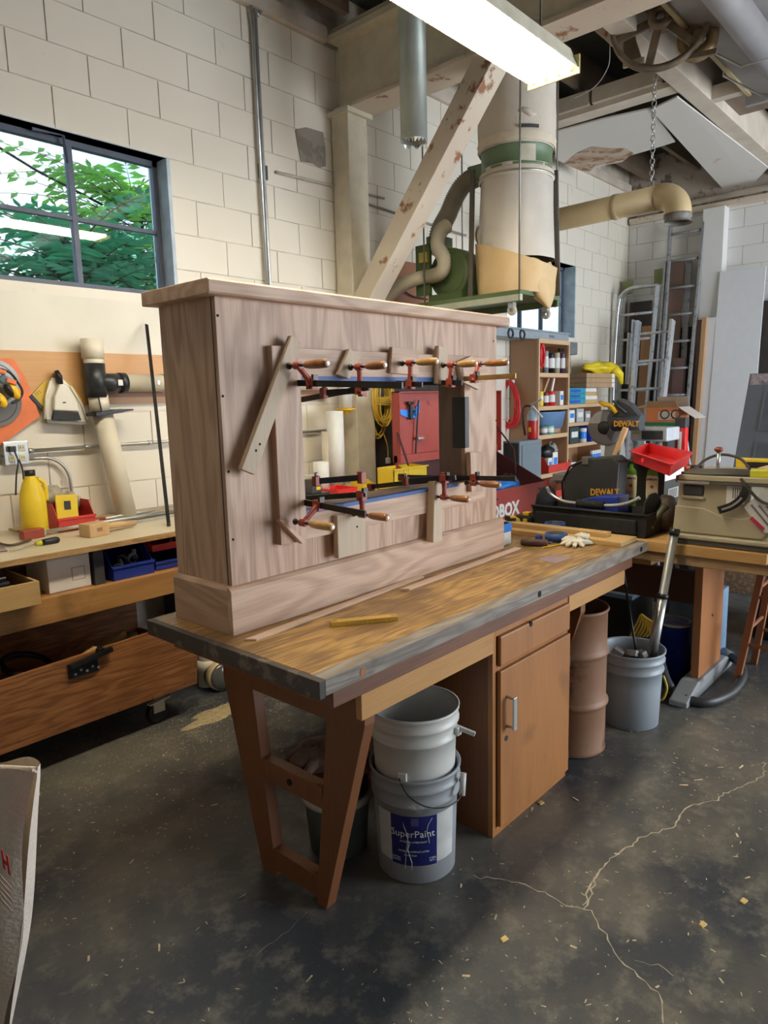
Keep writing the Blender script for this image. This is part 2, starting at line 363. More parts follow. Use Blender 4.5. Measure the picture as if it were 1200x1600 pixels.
# block walls -------------------------------------------------
def block_mesh(name,lx,h,m):
    mb=MB().box((0,0,0),(lx,.09,h)); o=mb.out(name,m); me=o.data; bpy.data.objects.remove(o); return me
JW=.007
def block_wall(wall,origin,u,length,z0,z1,holes,off0,m,zmin=0.0,nrm=None):
    """courses of 0.4 x 0.2 blocks on a wall: origin + u*s; holes = list of (s0,s1,z0,z1)"""
    cache={}
    row=0; z=z0
    ang=math.atan2(u.y,u.x)
    while z<z1-.02:
        st=off0+(.2 if row%2 else 0)-.4
        s=st
        while s<length:
            a=max(s,0);b=min(s+.4,length)
            segs=[(a,b)]
            for h0,h1,hz0,hz1 in holes:
                if z+.1>hz0 and z+.1<hz1:
                    ns=[]
                    for p,q in segs:
                        if q<=h0 or p>=h1: ns.append((p,q))
                        else:
                            if p<h0: ns.append((p,h0))
                            if q>h1: ns.append((h1,q))
                    segs=ns
            for p,q in segs:
                if q-p>.03 and z>=zmin-.001:
                    top=min(z+.2,z1)
                    L=round(q-p-JW,3); hh=round(top-z-JW,3)
                    me=cache.get((L,hh))
                    if me is None:
                        me=block_mesh('block',L,hh,m); cache[(L,hh)]=me
                    o=bpy.data.objects.new('block',me); SC.collection.objects.link(o); o.parent=wall
                    o.location=origin+u*(p+JW/2)+Z*(z+JW/2)+nrm*random.uniform(-.0015,.0015); o.rotation_euler=(0,0,ang)
            s+=.4
        z+=.2; row+=1
LX0=-.6
win1=(.70-LX0,2.35-LX0,2.13,2.93); win2=(5.95-LX0,7.33-LX0,2.13,2.93)
wl=struct('wall_left','painted concrete block wall with two steel windows','wall')
mb=MB()
def slabs(mb,x0,x1,y0,y1,z0,z1,holes):
    xs=x0
    for h0,h1,hz0,hz1 in holes:
        mb.box((xs,y0,z0),(h0,y1,z1)); mb.box((h0,y0,z0),(h1,y1,hz0)); mb.box((h0,y0,hz1),(h1,y1,z1)); xs=h1
    mb.box((xs,y0,z0),(x1,y1,z1))
slabs(mb,-4,9.0,WL+.006,WL+.2,0,4.35,[(.70,2.35,2.13,2.93),(5.95,7.33,2.13,2.93)])
mb.out('mortar',JOINT,wl)
block_wall(wl,Vector((LX0,WL,0)),X,XD-LX0,.93,3.93,[win1,win2],.13-LX0-.4*4+.0,WPAINT,nrm=Y)
MB().box((-4,WL-.002,0),(8.7,WL+.006,.925)).out('lower_panel',WPAINT,wl)
MB().box((-4,WL-.004,.93),(LX0,WL+.006,3.93)).out('rear_panel',WPAINT,wl)
MB().box((1.0,WL-.006,1.52),(2.30,WL+.004,2.12)).out('plaster_patch',mat('smooth_plaster',(.70,.66,.565),.6,var=.06,scale=3),wl)
patch=MB(); P=[at(*p,1,WL-.004) for p in ((461,203),(478,199),(492,203),(505,207),(508,230),(509,260),(500,262),(488,256),(470,252),(466,232))]
patch.prism(P,(0,-.002,0)); patch.out('mortar_patch',spotted('bare_grey_mortar',(.27,.24,.20),(.20,.17,.14),12,.5,.8),wl)
MB().box(at(411,266,1,WL-.01)-Vector((.03,.0,.05)),at(411,266,1,WL)+Vector((.03,.02,.03))).out('wall_hole',DGREY,wl)
wf=struct('wall_far','painted concrete block wall behind the ladders','wall')
MB().box((XD+.006,-4.5,0),(XD+.25,WL+.2,4.35)).out('mortar',JOINT,wf)
block_wall(wf,Vector((XD,WL,0)),-Y,4.4,.53,3.63,[],.1,WPAINT2,nrm=X)
MB().box((XD-.002,-4.5,0),(XD+.006,WL,.525)).out('lower_panel',WPAINT2,wf)
MB().box((XD-.002,-4.5,.53),(XD+.006,WL-4.4,3.63)).out('side_panel',WPAINT2,wf)
MB().box((XD-.03,-4.5,3.63),(XD+.006,WL,4.3)).out('upper_band',spotted('stained_upper_band',(.42,.36,.30),(.17,.13,.10),5,.52,.8),wf)
# walls outside the frame (right with the open door, and behind the camera)
wr=struct('wall_right','painted block wall with a wide door opening','wall')
m=MB(); m.box((-4,-4.5,0),(3.4,-4.3,4.35)); m.box((8.4,-4.5,0),(9,-4.3,4.35)); m.box((3.4,-4.5,3.2),(8.4,-4.3,4.35)); m.out('wall_panel',WPAINT2,wr)
wb=struct('wall_back','painted block wall behind the camera','wall')
MB().box((-4.2,-4.5,0),(-4,3.9,4.35)).out('wall_panel',WPAINT,wb)
# ceiling: dark deck with joists running along X
ce=struct('ceiling','dark board ceiling on exposed joists','ceiling')
MB().box((-4,-4.5,4.30),(9,4.0,4.4)).out('deck',DECK,ce)
for i in range(11):
    y=3.45-.55*i
    for xa,xb in ((-4,3.6),(3.98,8.7)):
        MB().box((xa,y-.022,4.02),(xb,y+.022,4.30)).out('joist',JOIST,ce)
MB().box((-4,WL-.05,3.93),(3.62,WL+.1,4.02)).out('wall_plate',CEILW,ce)
MB().box((3.98,WL-.03,3.93),(8.7,WL+.1,4.02)).out('wall_plate',CEILW,ce)
# steel beam across the room at x = 3.66, its column and brace
bm=struct('trim_1','cream steel beam crossing the ceiling above the column','beam')
MB().box((3.66,-4.3,3.50),(3.90,3.66,3.525)).out('flange',PEEL,bm)
MB().box((3.72,-4.3,3.525),(3.78,3.66,3.93)).out('web',COLW,bm)
MB().box((3.62,-4.3,3.93),(3.92,3.66,3.97)).out('flange',COLW,bm)
MB().box((3.66,-4.3,4.0),(3.92,3.68,4.02)).out('cap_plate',COLW,bm)
t=thing('steel_column','cream painted steel column standing against the block wall','column',(3.76,3.6,0))
MB().box((3.66,3.53,0),(3.85,3.69,3.5)).out('shaft',COLW,t,bevel=.006)
MB().box((3.63,3.50,3.47),(3.88,3.70,3.50)).out('cap_plate',COLW,t)
t=thing('timber_brace','diagonal square brace with peeling cream paint beside the column','brace',(3.75,3.42,2.2))
MB().bar((3.76,3.53,2.19),(3.76,2.44,3.49),.14,.16,X).out('brace',PEEL,t,bevel=.004)
MB().box((3.70,2.36,3.46),(3.82,2.52,3.50)).out('bracket',COLW,t)
# long pale beam along X, cross pieces, drywall sheets
bm=struct('trim_2','long pale timber beam running to the far wall','beam')
MB().box((3.92,1.98,3.80),(8.7,2.12,4.14)).out('beam',CEILW,bm,bevel=.006)
bm=struct('trim_3','short pale timber blocking beside the long beam','beam')
MB().box((6.15,1.15,3.80),(6.24,1.98,3.90)).out('blocking',CEILW,bm); MB().box((5.65,1.15,3.98),(5.78,1.98,4.02)).out('blocking',CEILW,bm)
MB().box((6.24,1.15,3.88),(6.9,1.98,3.90)).out('soffit',JOIST,bm)
bm=struct('trim_4','pale batten along the edge of the drywall','batten')
MB().box((5.72,2.12,3.82),(5.88,3.68,3.86)).out('batten',CEILW,bm)
for i,(a,b) in enumerate(((2.2,2.75),(2.78,3.66))): MB().box((5.68,a,3.86),(5.72,b,3.97)).out('batten',CEILW,bm)
t=thing('drywall_sheet','white ceiling drywall with a torn brown water-stained hole','drywall',(6.5,3,3.8))
P=[at(*p,2,3.80) for p in ((866,207),(940,187),(1017,170),(1036,196),(1055,222),(1010,236),(985,243),(972,253),(950,257),(940,260),(928,262),(921,270),(922,274),(868,249))]
MB().prism(P,(0,0,.013)).out('sheet',DRY,t)
P=[at(*p,2,3.797) for p in ((882,256),(900,240),(925,229),(955,232),(980,232),(990,240),(975,250),(950,256),(930,259),(922,268),(905,266))]
MB().prism(P,(0,0,.002)).out('torn_edge',spotted('water_stain',(.42,.27,.17),(.30,.16,.09),7,.5,.8,(.56,.48,.40),5),t,label='brown stained torn paper')
t=thing('drywall_sheet','long white drywall sheet sagging beside the long pale beam','drywall',(7,2.5,3.8))
P=[at(1017,172,2,3.79),at(1058,152,2,3.79),at(1200,262,2,3.78),at(1178,287,2,3.77),at(1134,300,2,3.77)]
MB().prism(P,(0,0,.013)).out('sheet',DRY,t)
# ledge and pillar of far wall
bm=struct('trim_5','pale round-edged ledge along the top of the far wall','ledge')
MB().box((XD-.07,-2,3.56),(XD,3.68,3.63)).out('ledge',PEEL,bm,bevel=.01); MB().cyl((XD-.10,-2,3.67),(XD-.10,3.68,3.67),.03).out('pipe',CEILW,bm)
bm=struct('trim_6','white square pillar against the far wall','pillar')
MB().box((XD-.16,2.56,0),(XD,2.79,3.56)).out('pillar',WPAINT2,bm,bevel=.006)
# windows
GL=mat('window_glass',(.86,.95,1),.02,var=0,trans=1,ior=1.45)
def window(name,label,x0,x1,mulls,hz,gy):
    w=struct(name,label,'window')
    fr=MB(); f=.03
    fr.box((x0,gy-.02,2.17),(x0+f,gy+.02,2.93)); fr.box((x1-f,gy-.02,2.17),(x1,gy+.02,2.93)); fr.box((x0,gy-.02,2.17),(x1,gy+.02,2.21)); fr.box((x0,gy-.02,2.90),(x1,gy+.02,2.93)); fr.out('window_frame',WINF,w)
    for q in mulls: MB().box((q-.014,gy-.02,2.21),(q+.014,gy+.02,2.9)).out('muntin',WINF,w)
    MB().box((x0+f,gy-.016,hz-.01),(x1-f,gy+.016,hz+.01)).out('muntin',WINF,w)
    xs=[x0+f]+list(mulls)+[x1-f]
    for a,b in zip(xs[:-1],xs[1:]):
        for z0,z1 in ((2.21,hz),(hz,2.9)): MB().box((a+.012,gy-.002,z0+.008),(b-.012,gy+.002,z1-.008)).out('pane',GL,w)
    rv=MB(); rv.box((x0-.0,WL+.002,2.93),(x1,gy+.04,2.95)); rv.box((x1-.001,WL-.001,2.13),(x1+.02,gy+.04,2.93)); rv.box((x0-.02,WL,2.13),(x0+.001,gy+.04,2.93)); rv.out('reveal',WINB,w)
    MB().box((x0,WL-.005,2.11),(x1,gy+.06,2.17)).out('window_sill',WPAINT,w)
    return w
w1=window('window_1','steel framed window above the left workbench',.70,2.35,(1.26,1.84),2.54,3.82)
ar=MB(); ar.bar(at(50,200,1,3.76),at(99,209,1,3.76),.012,.02); ar.bar(at(98,208,1,3.76),at(106,255,1,3.78),.012,.012); ar.out('latch_arm',WINF,w1)
window('window_2','far window behind the dust collector',5.95,7.33,(6.42,6.85),2.54,3.85)
# outside -----------------------------------------------------
GRASS=mat('outside_ground',(.22,.28,.14),.9,var=.3,scale=2)
o=MB().box((-6,3.95,-.2),(14,14,-.02)).out('outdoor_ground',GRASS); o['kind']='structure'; o['label']='green ground outside the windows'
o=MB().box((2,-14,-.2),(10,-4.5,-.02)).out('outdoor_apron',mat('pale_concrete_apron',(.45,.44,.41),.9),None); o['kind']='structure'; o['label']='pale concrete outside the door'
LEAF=mat('leaf_green',(.26,.50,.14),.5,var=.5,scale=3); LEAF2=mat('leaf_blue_green',(.13,.42,.27),.5,var=.4,scale=3)
def tree(label,cx,cy,h,n,spread,m,seed):
    rnd=random.Random(seed); t=thing('tree',label,'tree',(cx,cy,0),)
    MB().ring([((cx,cy,0),.07),((cx+.1,cy,h*.6),.05),((cx+.2,cy+.05,h),.02)],8).out('trunk',mat('bark',(.10,.07,.05),.9),t)
    br=MB(); lf=MB()
    for i in range(n):
        a=rnd.uniform(0,6.28); z=rnd.uniform(h*.3,h*1.1); s=Vector((cx+.1,cy,z*.9)); L=rnd.uniform(.4,1)*spread
        d=Vector((math.cos(a),math.sin(a)*.6,rnd.uniform(-.1,.55))); P=[s+d*L*k/8+Vector((0,0,-.25*L*(k/8)**2)) for k in range(9)]
        br.ring([(p,.008-.0008*k) for k,p in enumerate(P)],4)
        for k in range(1,9):
            for sg in (-1,1):
                side=Vector((-d.y,d.x,0)).normalized()*sg; tip=P[k]+side*rnd.uniform(.12,.19)+d*.07-Z*rnd.uniform(.02,.07); md=(P[k]+tip)/2
                w=d.normalized()*.026
                lf.add([P[k],md+w+Z*.01,tip,md-w+Z*.01],[(0,1,2,3)])
        tip=P[-1]+d*.12; lf.add([P[-1],P[-1]+d*.06+Vector((.02,0,0)),tip,P[-1]+d*.06-Vector((.02,0,0))],[(0,1,2,3)])
    br.out('branch',mat('bark',(.1,.07,.05),.9),t,kind='stuff'); lf.out('foliage',m,t,kind='stuff')
tree('leafy tree filling the lower left of the near window',2.4,5.2,2.75,420,1.35,LEAF2,3)
tree('bright yellow-green tree behind the near window, to the right',3.7,6.6,3.7,420,1.5,LEAF,5)
tree('pale green tree further off behind the near window',1.2,8.8,3.2,260,1.6,LEAF,8)
tree('green tree seen through the far window',10.2,7.2,2.5,150,1.3,LEAF,9)
t=thing('power_line','dark overhead cable crossing the sky in the near window','cable',(1.5,7,4))
MB().tube([at(-60,195,1,6.5),at(60,268,1,6.5),at(160,320,1,6.5)],.012,6).out('cable',BLACK,t)
# ================================================================ LIGHT FIXTURE
def fixture(label,x0,x1,y0,y1,z,power,rods=()):
    t=thing('fluorescent_light',label,'light',((x0+x1)/2,(y0+y1)/2,z))
    MB().box((x0,y0+.04,z+.02),(x1,y1-.04,z+.085)).out('housing',mat('darkened_housing',(.07,.045,.02),.7),t,bevel=.004)  # white enamel coloured dark, so the lit tubes stand apart from its glare
    for s in (y0,y1):
        d=.0 if s==y0 else 0; q=1 if s==y0 else -1
        MB().prism([(x0,s,z-.005),(x0,s+.004*q,z-.005),(x0,s+.045*q,z+.085),(x0,s+.041*q,z+.085)],(x1-x0,0,0)).out('reflector',mat('fixture_white',(.75,.70,.55),.4),t)
    for x in (x0,x1): MB().box((x-.006,y0-.005,z-.03),(x+.006,y1+.005,z+.05)).out('end_cap',mat('yellowed_cap',(.66,.58,.22),.5),t,bevel=.003)
    em=mat('lit_tube',(1,1,1),.5,var=0,emit=(1,.90,.70),est=power)
    for k in range(4):
        y=y0+(y1-y0)*(k+.5)/4
        MB().cyl((x0+.03,y,z-.002),(x1-.03,y,z-.004),.0165,n=12).out('tube',em,t)
        for x in (x0+.02,x1-.02): MB().box((x-.01,y-.01,z-.015),(x+.01,y+.01,z+.03)).out('tube_holder',mat('yellowed_cap',(.66,.58,.22),.5),t)
    for x,y in rods: MB().cyl((x,y,z+.08),(x,y,4.3),.004,n=6).out('hanger',STEEL,t)
    return t
LT=fixture('long four-tube fluorescent light hanging lit above the bench',.72,3.11,1.57,1.82,2.985,42,((3.0,1.70),(1.0,1.70)))
# ================================================================ WORKBENCH
bx0,bx1,by0,by1,bz0,bz1=1.118,3.178,1.217,2.03,.824,.87
t=WB=thing('workbench','large workbench with worn yellow-brown top and orange cupboard base','workbench',(2.1,1.6,0))
mb=MB(); mb.box((bx0,by0+.05,bz0),(bx1,by1,bz1)); mb.out('worktop',BENCH,t,bevel=.003)
MB().box((bx0,by0,bz0),(bx1,by0+.05,bz1-.0005)).out('edge_strip',BENCHE,t,bevel=.003,label='grey worn front edge strip')
MB().box((bx0-.02,by0,bz0-.004),(bx0,by1,bz1-.001)).out('end_strip',spotted('dark_end_strip',(.055,.045,.04),(.15,.12,.09),10,.55,.55),t,bevel=.002,label='dark end strip')
for px,py in ((567,1043),(843,921),(1002,852)):
    c=at(px,py,1,by0); MB().cyl((c.x,by0-.0012,.846),(c.x,by0+.01,.846),.012,n=16).out('bolt_hole',mat('dark_hole',(.012,.01,.01),.9) if px>600 else ORW,t)
MB().box((1.16,by0+.018,.772),(3.05,by1-.05,bz0)).out('sub_rail',APR,t,bevel=.002)
MB().box((1.275,by0+.030,.69),(1.925,by0+.052,.772)).out('front_rail',ORH,t,bevel=.002)
MB().box((2.467,by0+.030,.70),(3.0,by0+.052,.772)).out('front_rail',ORH,t,bevel=.002)
MB().box((1.30,by1-.12,.69),(3.0,by1-.10,.772)).out('rear_rail',ORH,t)
for tx in (1.30,2.60):
    tr=MB(); th=.042; q=(th,0,0)
    tr.prism([(tx,1.262,.772),(tx,1.415,.64),(tx,1.495,0),(tx,1.452,0),(tx,1.262,.66)][::1],q)
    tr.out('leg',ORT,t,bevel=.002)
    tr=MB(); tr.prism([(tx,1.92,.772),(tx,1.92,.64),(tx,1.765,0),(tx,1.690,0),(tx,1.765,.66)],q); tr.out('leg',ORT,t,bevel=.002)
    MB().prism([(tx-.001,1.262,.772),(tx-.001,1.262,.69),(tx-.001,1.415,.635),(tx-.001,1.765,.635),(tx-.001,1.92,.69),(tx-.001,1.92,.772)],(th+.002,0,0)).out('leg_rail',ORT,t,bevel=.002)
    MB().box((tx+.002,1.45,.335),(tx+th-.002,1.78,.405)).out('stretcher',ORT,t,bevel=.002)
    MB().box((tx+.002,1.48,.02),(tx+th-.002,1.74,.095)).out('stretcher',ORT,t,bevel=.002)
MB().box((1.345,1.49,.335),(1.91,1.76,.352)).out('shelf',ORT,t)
MB().cyl((1.298,1.60,.37),(1.304,1.60,.37),.011).out('bolt_hole',mat('dark_hole',(.012,.01,.01),.9),t)
# cupboard under the bench
cx0,cx1,cy0,cy1,cz1=1.925,2.467,1.252,1.92,.771
cb=MB()
cb.box((cx0,cy0+.020,0),(cx0+.018,cy1,cz1)); cb.box((cx1-.018,cy0+.020,0),(cx1,cy1,cz1)); cb.box((cx0+.018,cy1-.01,0),(cx1-.018,cy1,cz1)); cb.box((cx0+.018,cy0+.02,0),(cx1-.018,cy1-.01,.05))
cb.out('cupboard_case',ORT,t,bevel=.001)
ff=MB(); ff.box((cx0,cy0,0),(cx0+.022,cy0+.02,cz1)); ff.box((cx1-.012,cy0,0),(cx1,cy0+.02,cz1)); ff.box((cx0+.022,cy0,.612),(cx1-.012,cy0+.02,.64)); ff.box((cx0+.022,cy0,.742),(cx1-.012,cy0+.02,cz1)); ff.box((cx0+.022,cy0,0),(cx1-.012,cy0+.02,.03)); ff.out('face_frame',ORW,t,bevel=.001)
MB().box((cx0+.03,cy0-.014,.632),(cx1-.006,cy0+.004,.742)).out('drawer_front',ORW,t,bevel=.006)
c=at(830,975,1,cy0-.015); MB().cyl((c.x,cy0-.0155,c.z),(c.x,cy0-.01,c.z),.010).out('finger_hole',mat('dark_hole',(.012,.01,.01),.9),t)
d=MB().box((cx0+.026,cy0-.016,.035),(cx1-.006,cy0+.002,.618)).out('door',ORW,t,bevel=.003)
h=MB(); hx=1.992; h.tube([(hx,cy0-.016,.515),(hx,cy0-.045,.512),(hx,cy0-.045,.408),(hx,cy0-.016,.405)],.006,8); h.box((hx-.011,cy0-.051,.400),(hx+.011,cy0-.044,.520)); h.out('handle',ZINC,d,bevel=.002)
MB().cyl((1.987,cy0-.0175,.362),(1.987,cy0-.01,.362),.010).out('keyhole',BLKR,d)
for z in (.50,.10): MB().box((cx1-.008,cy0-.014,z-.02),(cx1+.004,cy0+.01,z+.02)).out('hinge',STEEL,d)
# ================================================================ MANTEL CABINET
t=MA=thing('oak_mantel','unfinished oak mantel box with a framed rectangular opening, standing on the bench','mantel',(1.92,1.83,.87))
mx0,mx1,my0,my1=1.192,2.622,1.685,1.975; mz0,mz1=.87,1.85
ox0,ox1,oz0,oz1=1.472,2.385,1.205,1.617
fp=MB(); y0,y1=my0,my0+.018
fp.box((mx0,y0,mz0),(ox0,y1,mz1)); fp.box((ox1,y0,mz0),(mx1,y1,mz1)); fp.box((ox0,y0,mz0),(ox1,y1,oz0)); fp.box((ox0,y0,oz1),(ox1,y1,mz1)); fp.out('front_panel',OAKV,t)
for a,b in ((mx0,mx0+.018),(mx1-.018,mx1)): MB().box((a,y1,mz0),(b,my1,mz1)).out('side_panel',OAKV,t)
MB().box((mx0-.0012,my0+.016,mz0+.14),(mx0+.001,my0+.020,mz1)).out('seam',DGREY,t)
MB().prism([(1.147,1.645,1.852),(1.147,1.650,1.846),(1.147,my1+.02,1.846),(1.147,my1+.02,1.888),(1.147,1.650,1.888),(1.147,1.645,1.882)],(2.668-1.147,0,0)).out('top_slab',OAKH,t,bevel=.003)
bs=MB(); bs.prism([(1.172,1.665,.87),(1.172,1.685,.87),(1.172,1.685,1.016),(1.172,1.674,1.013),(1.172,1.665,1.004)],(2.655-1.172,0,0)); bs.out('base_board',OAKH,t,bevel=.001)
OAKY=wood('oak_lengthwise_y',(.60,.41,.29),(.38,.235,.155),1,5.0,34,.5,.55)
MB().prism([(1.172,1.6852,.87),(1.192,1.6852,.87),(1.192,1.6852,1.016),(1.181,1.6852,1.013),(1.172,1.6852,1.004)],(0,my1-1.6852,0)).out('base_board',OAKY,t,bevel=.001)
MB().box((2.622,1.686,.87),(2.655,my1,1.01)).out('base_board',OAKY,t)
fx0,fx1,fz0,fz1=1.366,2.49,1.112,1.718
MB().box((fx0,1.660,fz0),(1.474,1.685,fz1)).out('frame_stile',OAKV,t,bevel=.0015)
MB().box((1.474,1.662,oz1-.002),(2.52,1.685,fz1-.004)).out('frame_rail',OAKH,t,bevel=.0015)
MB().box((1.474,1.662,fz0+.001),(2.50,1.685,oz0+.002)).out('frame_rail',OAKH,t,bevel=.0015)
LD=at(686,680,0,ox1).y
# lining of the opening
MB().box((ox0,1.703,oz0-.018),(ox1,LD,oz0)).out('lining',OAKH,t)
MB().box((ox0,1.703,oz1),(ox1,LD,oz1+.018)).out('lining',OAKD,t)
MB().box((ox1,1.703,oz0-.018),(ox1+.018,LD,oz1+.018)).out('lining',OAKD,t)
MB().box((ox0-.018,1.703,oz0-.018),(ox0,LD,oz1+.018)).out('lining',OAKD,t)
MB().box((ox0,1.6605,oz0-.010),(2.30,1.6618,oz0+.0025)).out('tape_strip',BLUETAPE,t,label='blue masking tape along the lower edge')
MB().box((ox0,1.6605,oz0+.0022),(2.24,1.69,oz0+.003)).out('tape_strip',BLUETAPE,t)
MB().box((ox0+.01,1.6605,oz1-.004),(2.36,1.6618,oz1+.012)).out('tape_strip',BLUETAPE,t,label='blue masking tape along the upper edge')
P0=at(706,621,0,ox1-.03); P1=at(727,700,0,ox1-.03)
MB().box((ox1-.03,P0.y,P1.z),(ox1-.001,P1.y,P0.z)).out('magnetic_plate',BLACK,t,bevel=.002,label='black plate inside the right side of the opening')
MB().box((2.32,1.72,oz0),(ox1-.002,1.78,oz0+.012)).out('tape_strip',BLUETAPE,t)
hl=[(340,493),(348,619),(357,737),(364,843)]
for px,py in hl:
    c=at(px,py,1,my0); MB().cyl((c.x,my0-.0008,c.z),(c.x,my0+.002,c.z),.0042,n=10).out('screw_hole',mat('dark_hole',(.012,.01,.01),.9),t)
for px,py in ((771,533),(773,589),(775,657),(776,733),(777,780)):
    c=at(px,py,1,my0); MB().cyl((c.x,my0-.0008,c.z),(c.x,my0+.002,c.z),.0042,n=10).out('screw_hole',mat('dark_hole',(.012,.01,.01),.9),t)
# scrap blocks clamped over the frame joints
def block4(label,pts,y,th,m=SCRAP,marks=()):
    P=[at(px,py,1,y) for px,py in pts]; c=sum(P,Vector())/len(P)
    t=thing('clamping_block',label,'wood block',(c.x,y,min(p.z for p in P)),group='scrap wood blocks under the clamps')
    MB().prism(P,(0,th,0)).out('block',m,t,bevel=.001)
    for px,py in marks:
        q=at(px,py,1,y); MB().cyl((q.x,y-.0006,q.z),(q.x,y+.001,q.z),.004,n=10).out('knot',mat('dark_hole',(.012,.01,.01),.9),t)
    return t
block4('longest scrap board clamped diagonally over the upper left frame corner',((456,524),(472,535),(399,742),(378,733)),1.640,.0195,marks=((406,694),(400,704)))
block4('short tilted scrap block between the first and second top clamps',((547,545),(564,556),(546,592),(529,585)),1.640,.0215)
block4('broad oak scrap block behind the third top clamp',((613,542),(655,547),(655,586),(611,583)),1.646,.0155,OAKD if 0 else OAKH)
block4('narrow upright scrap block behind the fourth top clamp',((686,540),(700,545),(699,603),(684,599)),1.640,.0215)
block4('thin curved scrap strip crossed behind the rightmost top clamp',((716,566),(738,556),(740,559),(722,570),(727,590),(752,606),(748,609),(722,596)),1.645,.0165)
block4('triangular scrap block over the lower left frame corner',((437,813),(443,812),(478,846),(473,850)),1.640,.0215,OAKH)
block4('wide pale scrap block standing below the lower left clamps',((527,806),(571,801),(572,862),(529,873)),1.640,.0215,marks=((558,823),))
block4('narrow upright scrap stick below the lower right clamps',((679,752),(691,752),(691,845),(677,848)),1.630,.034)
block4('small upright block at the lower right frame corner',((735,707),(757,706),(757,766),(737,769)),1.640,.0215,OAKV)
# ================================================================ CLAMPS
GP='red bar clamps around the mantel opening'
def clamp(label,pad,arm,head,front,hl,barm=STEEL,hm=HANDLE,ya=1.60,y_pad=1.640,tail=.06,drop=(0,0)):
    """pad/arm/head: pixels of the screw pad, the top of the arm and the sliding head; front: pixel of the bar's front end"""
    A=at(*arm,1,ya); B=at(*head,1,ya); fy=at(*front,0,B.x).y; fz=at(*front,0,B.x).z
    t=thing('bar_clamp',label,'clamp',(B.x,ya,B.z),GP)
    yb=1.93+tail
    MB().bar((B.x,fy,fz),(B.x,yb,B.z+(B.z-fz)*(yb-ya)/max(.05,(ya-fy))),.008,.019,Z).out('bar',barm,t,bevel=.0008)
    a=MB(); d=(A-B).normalized()
    a.ring([(B-d*.016,.011),(B+d*.004,.012),(B.lerp(A,.55),.0085),(A,.009)],10); a.box((B.x-.012,ya-.014,B.z-.018),(B.x+.012,ya+.014,B.z+.016)); a.cyl((A.x,ya-.014,A.z),(A.x,ya+.014,A.z),.0115,n=14); a.out('sliding_arm',CLR,t,bevel=.0012)
    a=MB(); a.box((B.x-.010,ya-.020,B.z+.010),(B.x+.010,ya-.010,B.z+.026)); a.cyl((B.x-.015,ya-.005,B.z-.010),(B.x+.015,ya-.005,B.z-.010),.004,n=8); a.out('lock_lever',STEEL,t)
    s=MB(); s.cyl((A.x,y_pad-.006,A.z),(A.x,ya-.045,A.z),.0048,n=10); s.out('screw',STEEL,t)
    p=MB(); p.lathe((A.x,y_pad,A.z),[(.0,0),(.0095,0),(.0105,-.004),(.006,-.010),(.0,-.012)],16,Matrix.Rotation(-math.pi/2,3,'X').transposed() if 0 else Matrix(((1,0,0),(0,0,1),(0,-1,0)))) ; p.out('swivel_pad',STEEL,t)
    y0=ya-.030; h=MB(); L=hl
    h.ring([((A.x,y0,A.z),.007),((A.x,y0-.004,A.z),.0095),((A.x,y0-L*.25,A.z),.0125),((A.x,y0-L*.6,A.z),.0135),((A.x,y0-L*.93,A.z),.0125),((A.x,y0-L,A.z),.009)],14); ho=h.out('handle',hm,t)
    MB().cyl((A.x,y0-L-.002,A.z),(A.x,y0-L+.002,A.z),.0045,n=10).out('handle_pin',ZINC,ho)
    f=MB(); zb=B.z+(B.z-fz)*(yb-ya)/max(.05,(ya-fy)); f.box((B.x-.011,yb-.02,zb-.016),(B.x+.011,yb+.006,zb+.014)); f.bar((B.x,yb-.008,zb),(A.x,yb-.008,A.z),.014,.02,Y); f.out('fixed_jaw',CLR,t)
    return t
clamp('first red bar clamp from the left along the top of the opening',(451,572),(465,571),(487,599),(629,602),.10)
clamp('second red bar clamp along the top, its bar on a lower line',(550,575),(561,573),(563,608),(577,605),.085)
clamp('third red bar clamp along the top, before the broad block',(633,567),(641,567),(641,600),(660,601),.09,hm=HANDLEY)
clamp('fourth red bar clamp along the top, before the narrow upright block',(699,571),(705,570),(704,598),(722,598),.085,hm=HANDLEY)
clamp('rightmost red bar clamp along the top, with a long golden bar',(735,568),(748,569),(741,591),(806,587),.105,barm=BRASS)
clamp('lower left red bar clamp with its arm slanting down',(466,818),(474,817),(497,789),(571,803),.10,hm=HANDLEY)
clamp('lower red bar clamp in front of the wide pale scrap block',(551,805),(566,804),(565,774),(572,772),.085)
clamp('lower red bar clamp in front of the narrow upright scrap stick',(686,778),(694,777),(694,748),(712,746),.085)
clamp('lower right red bar clamp with a long dark bar past the mantel edge',(728,754),(740,755),(741,747),(806,748),.095)
for lb,(a,b) in {'dark clamp bar with red jaw lying level across the lower left opening':((494,752),(565,746)),'dark clamp bar with red end crossing the lower right opening':((634,752),(694,746)),'short dark clamp bar with red end below the second top clamp':((506,614),(566,610))}.items():
    P=at(*a,1,1.72); Q=at(*b,1,1.62); t=thing('bar_clamp',lb,'clamp',tuple(P),GP)
    MB().bar(P,Q,.009,.020,Z).out('bar',STEEL,t,bevel=.0008); MB().obox(P,(.022,.02,.034)).out('fixed_jaw',CLR,t,bevel=.002); MB().obox(Q,(.024,.022,.040)).out('sliding_head',CLR,t,bevel=.002)
    MB().cyl(P+Z*.016,P+Z*.030,.006).out('pivot',ZINC,t)
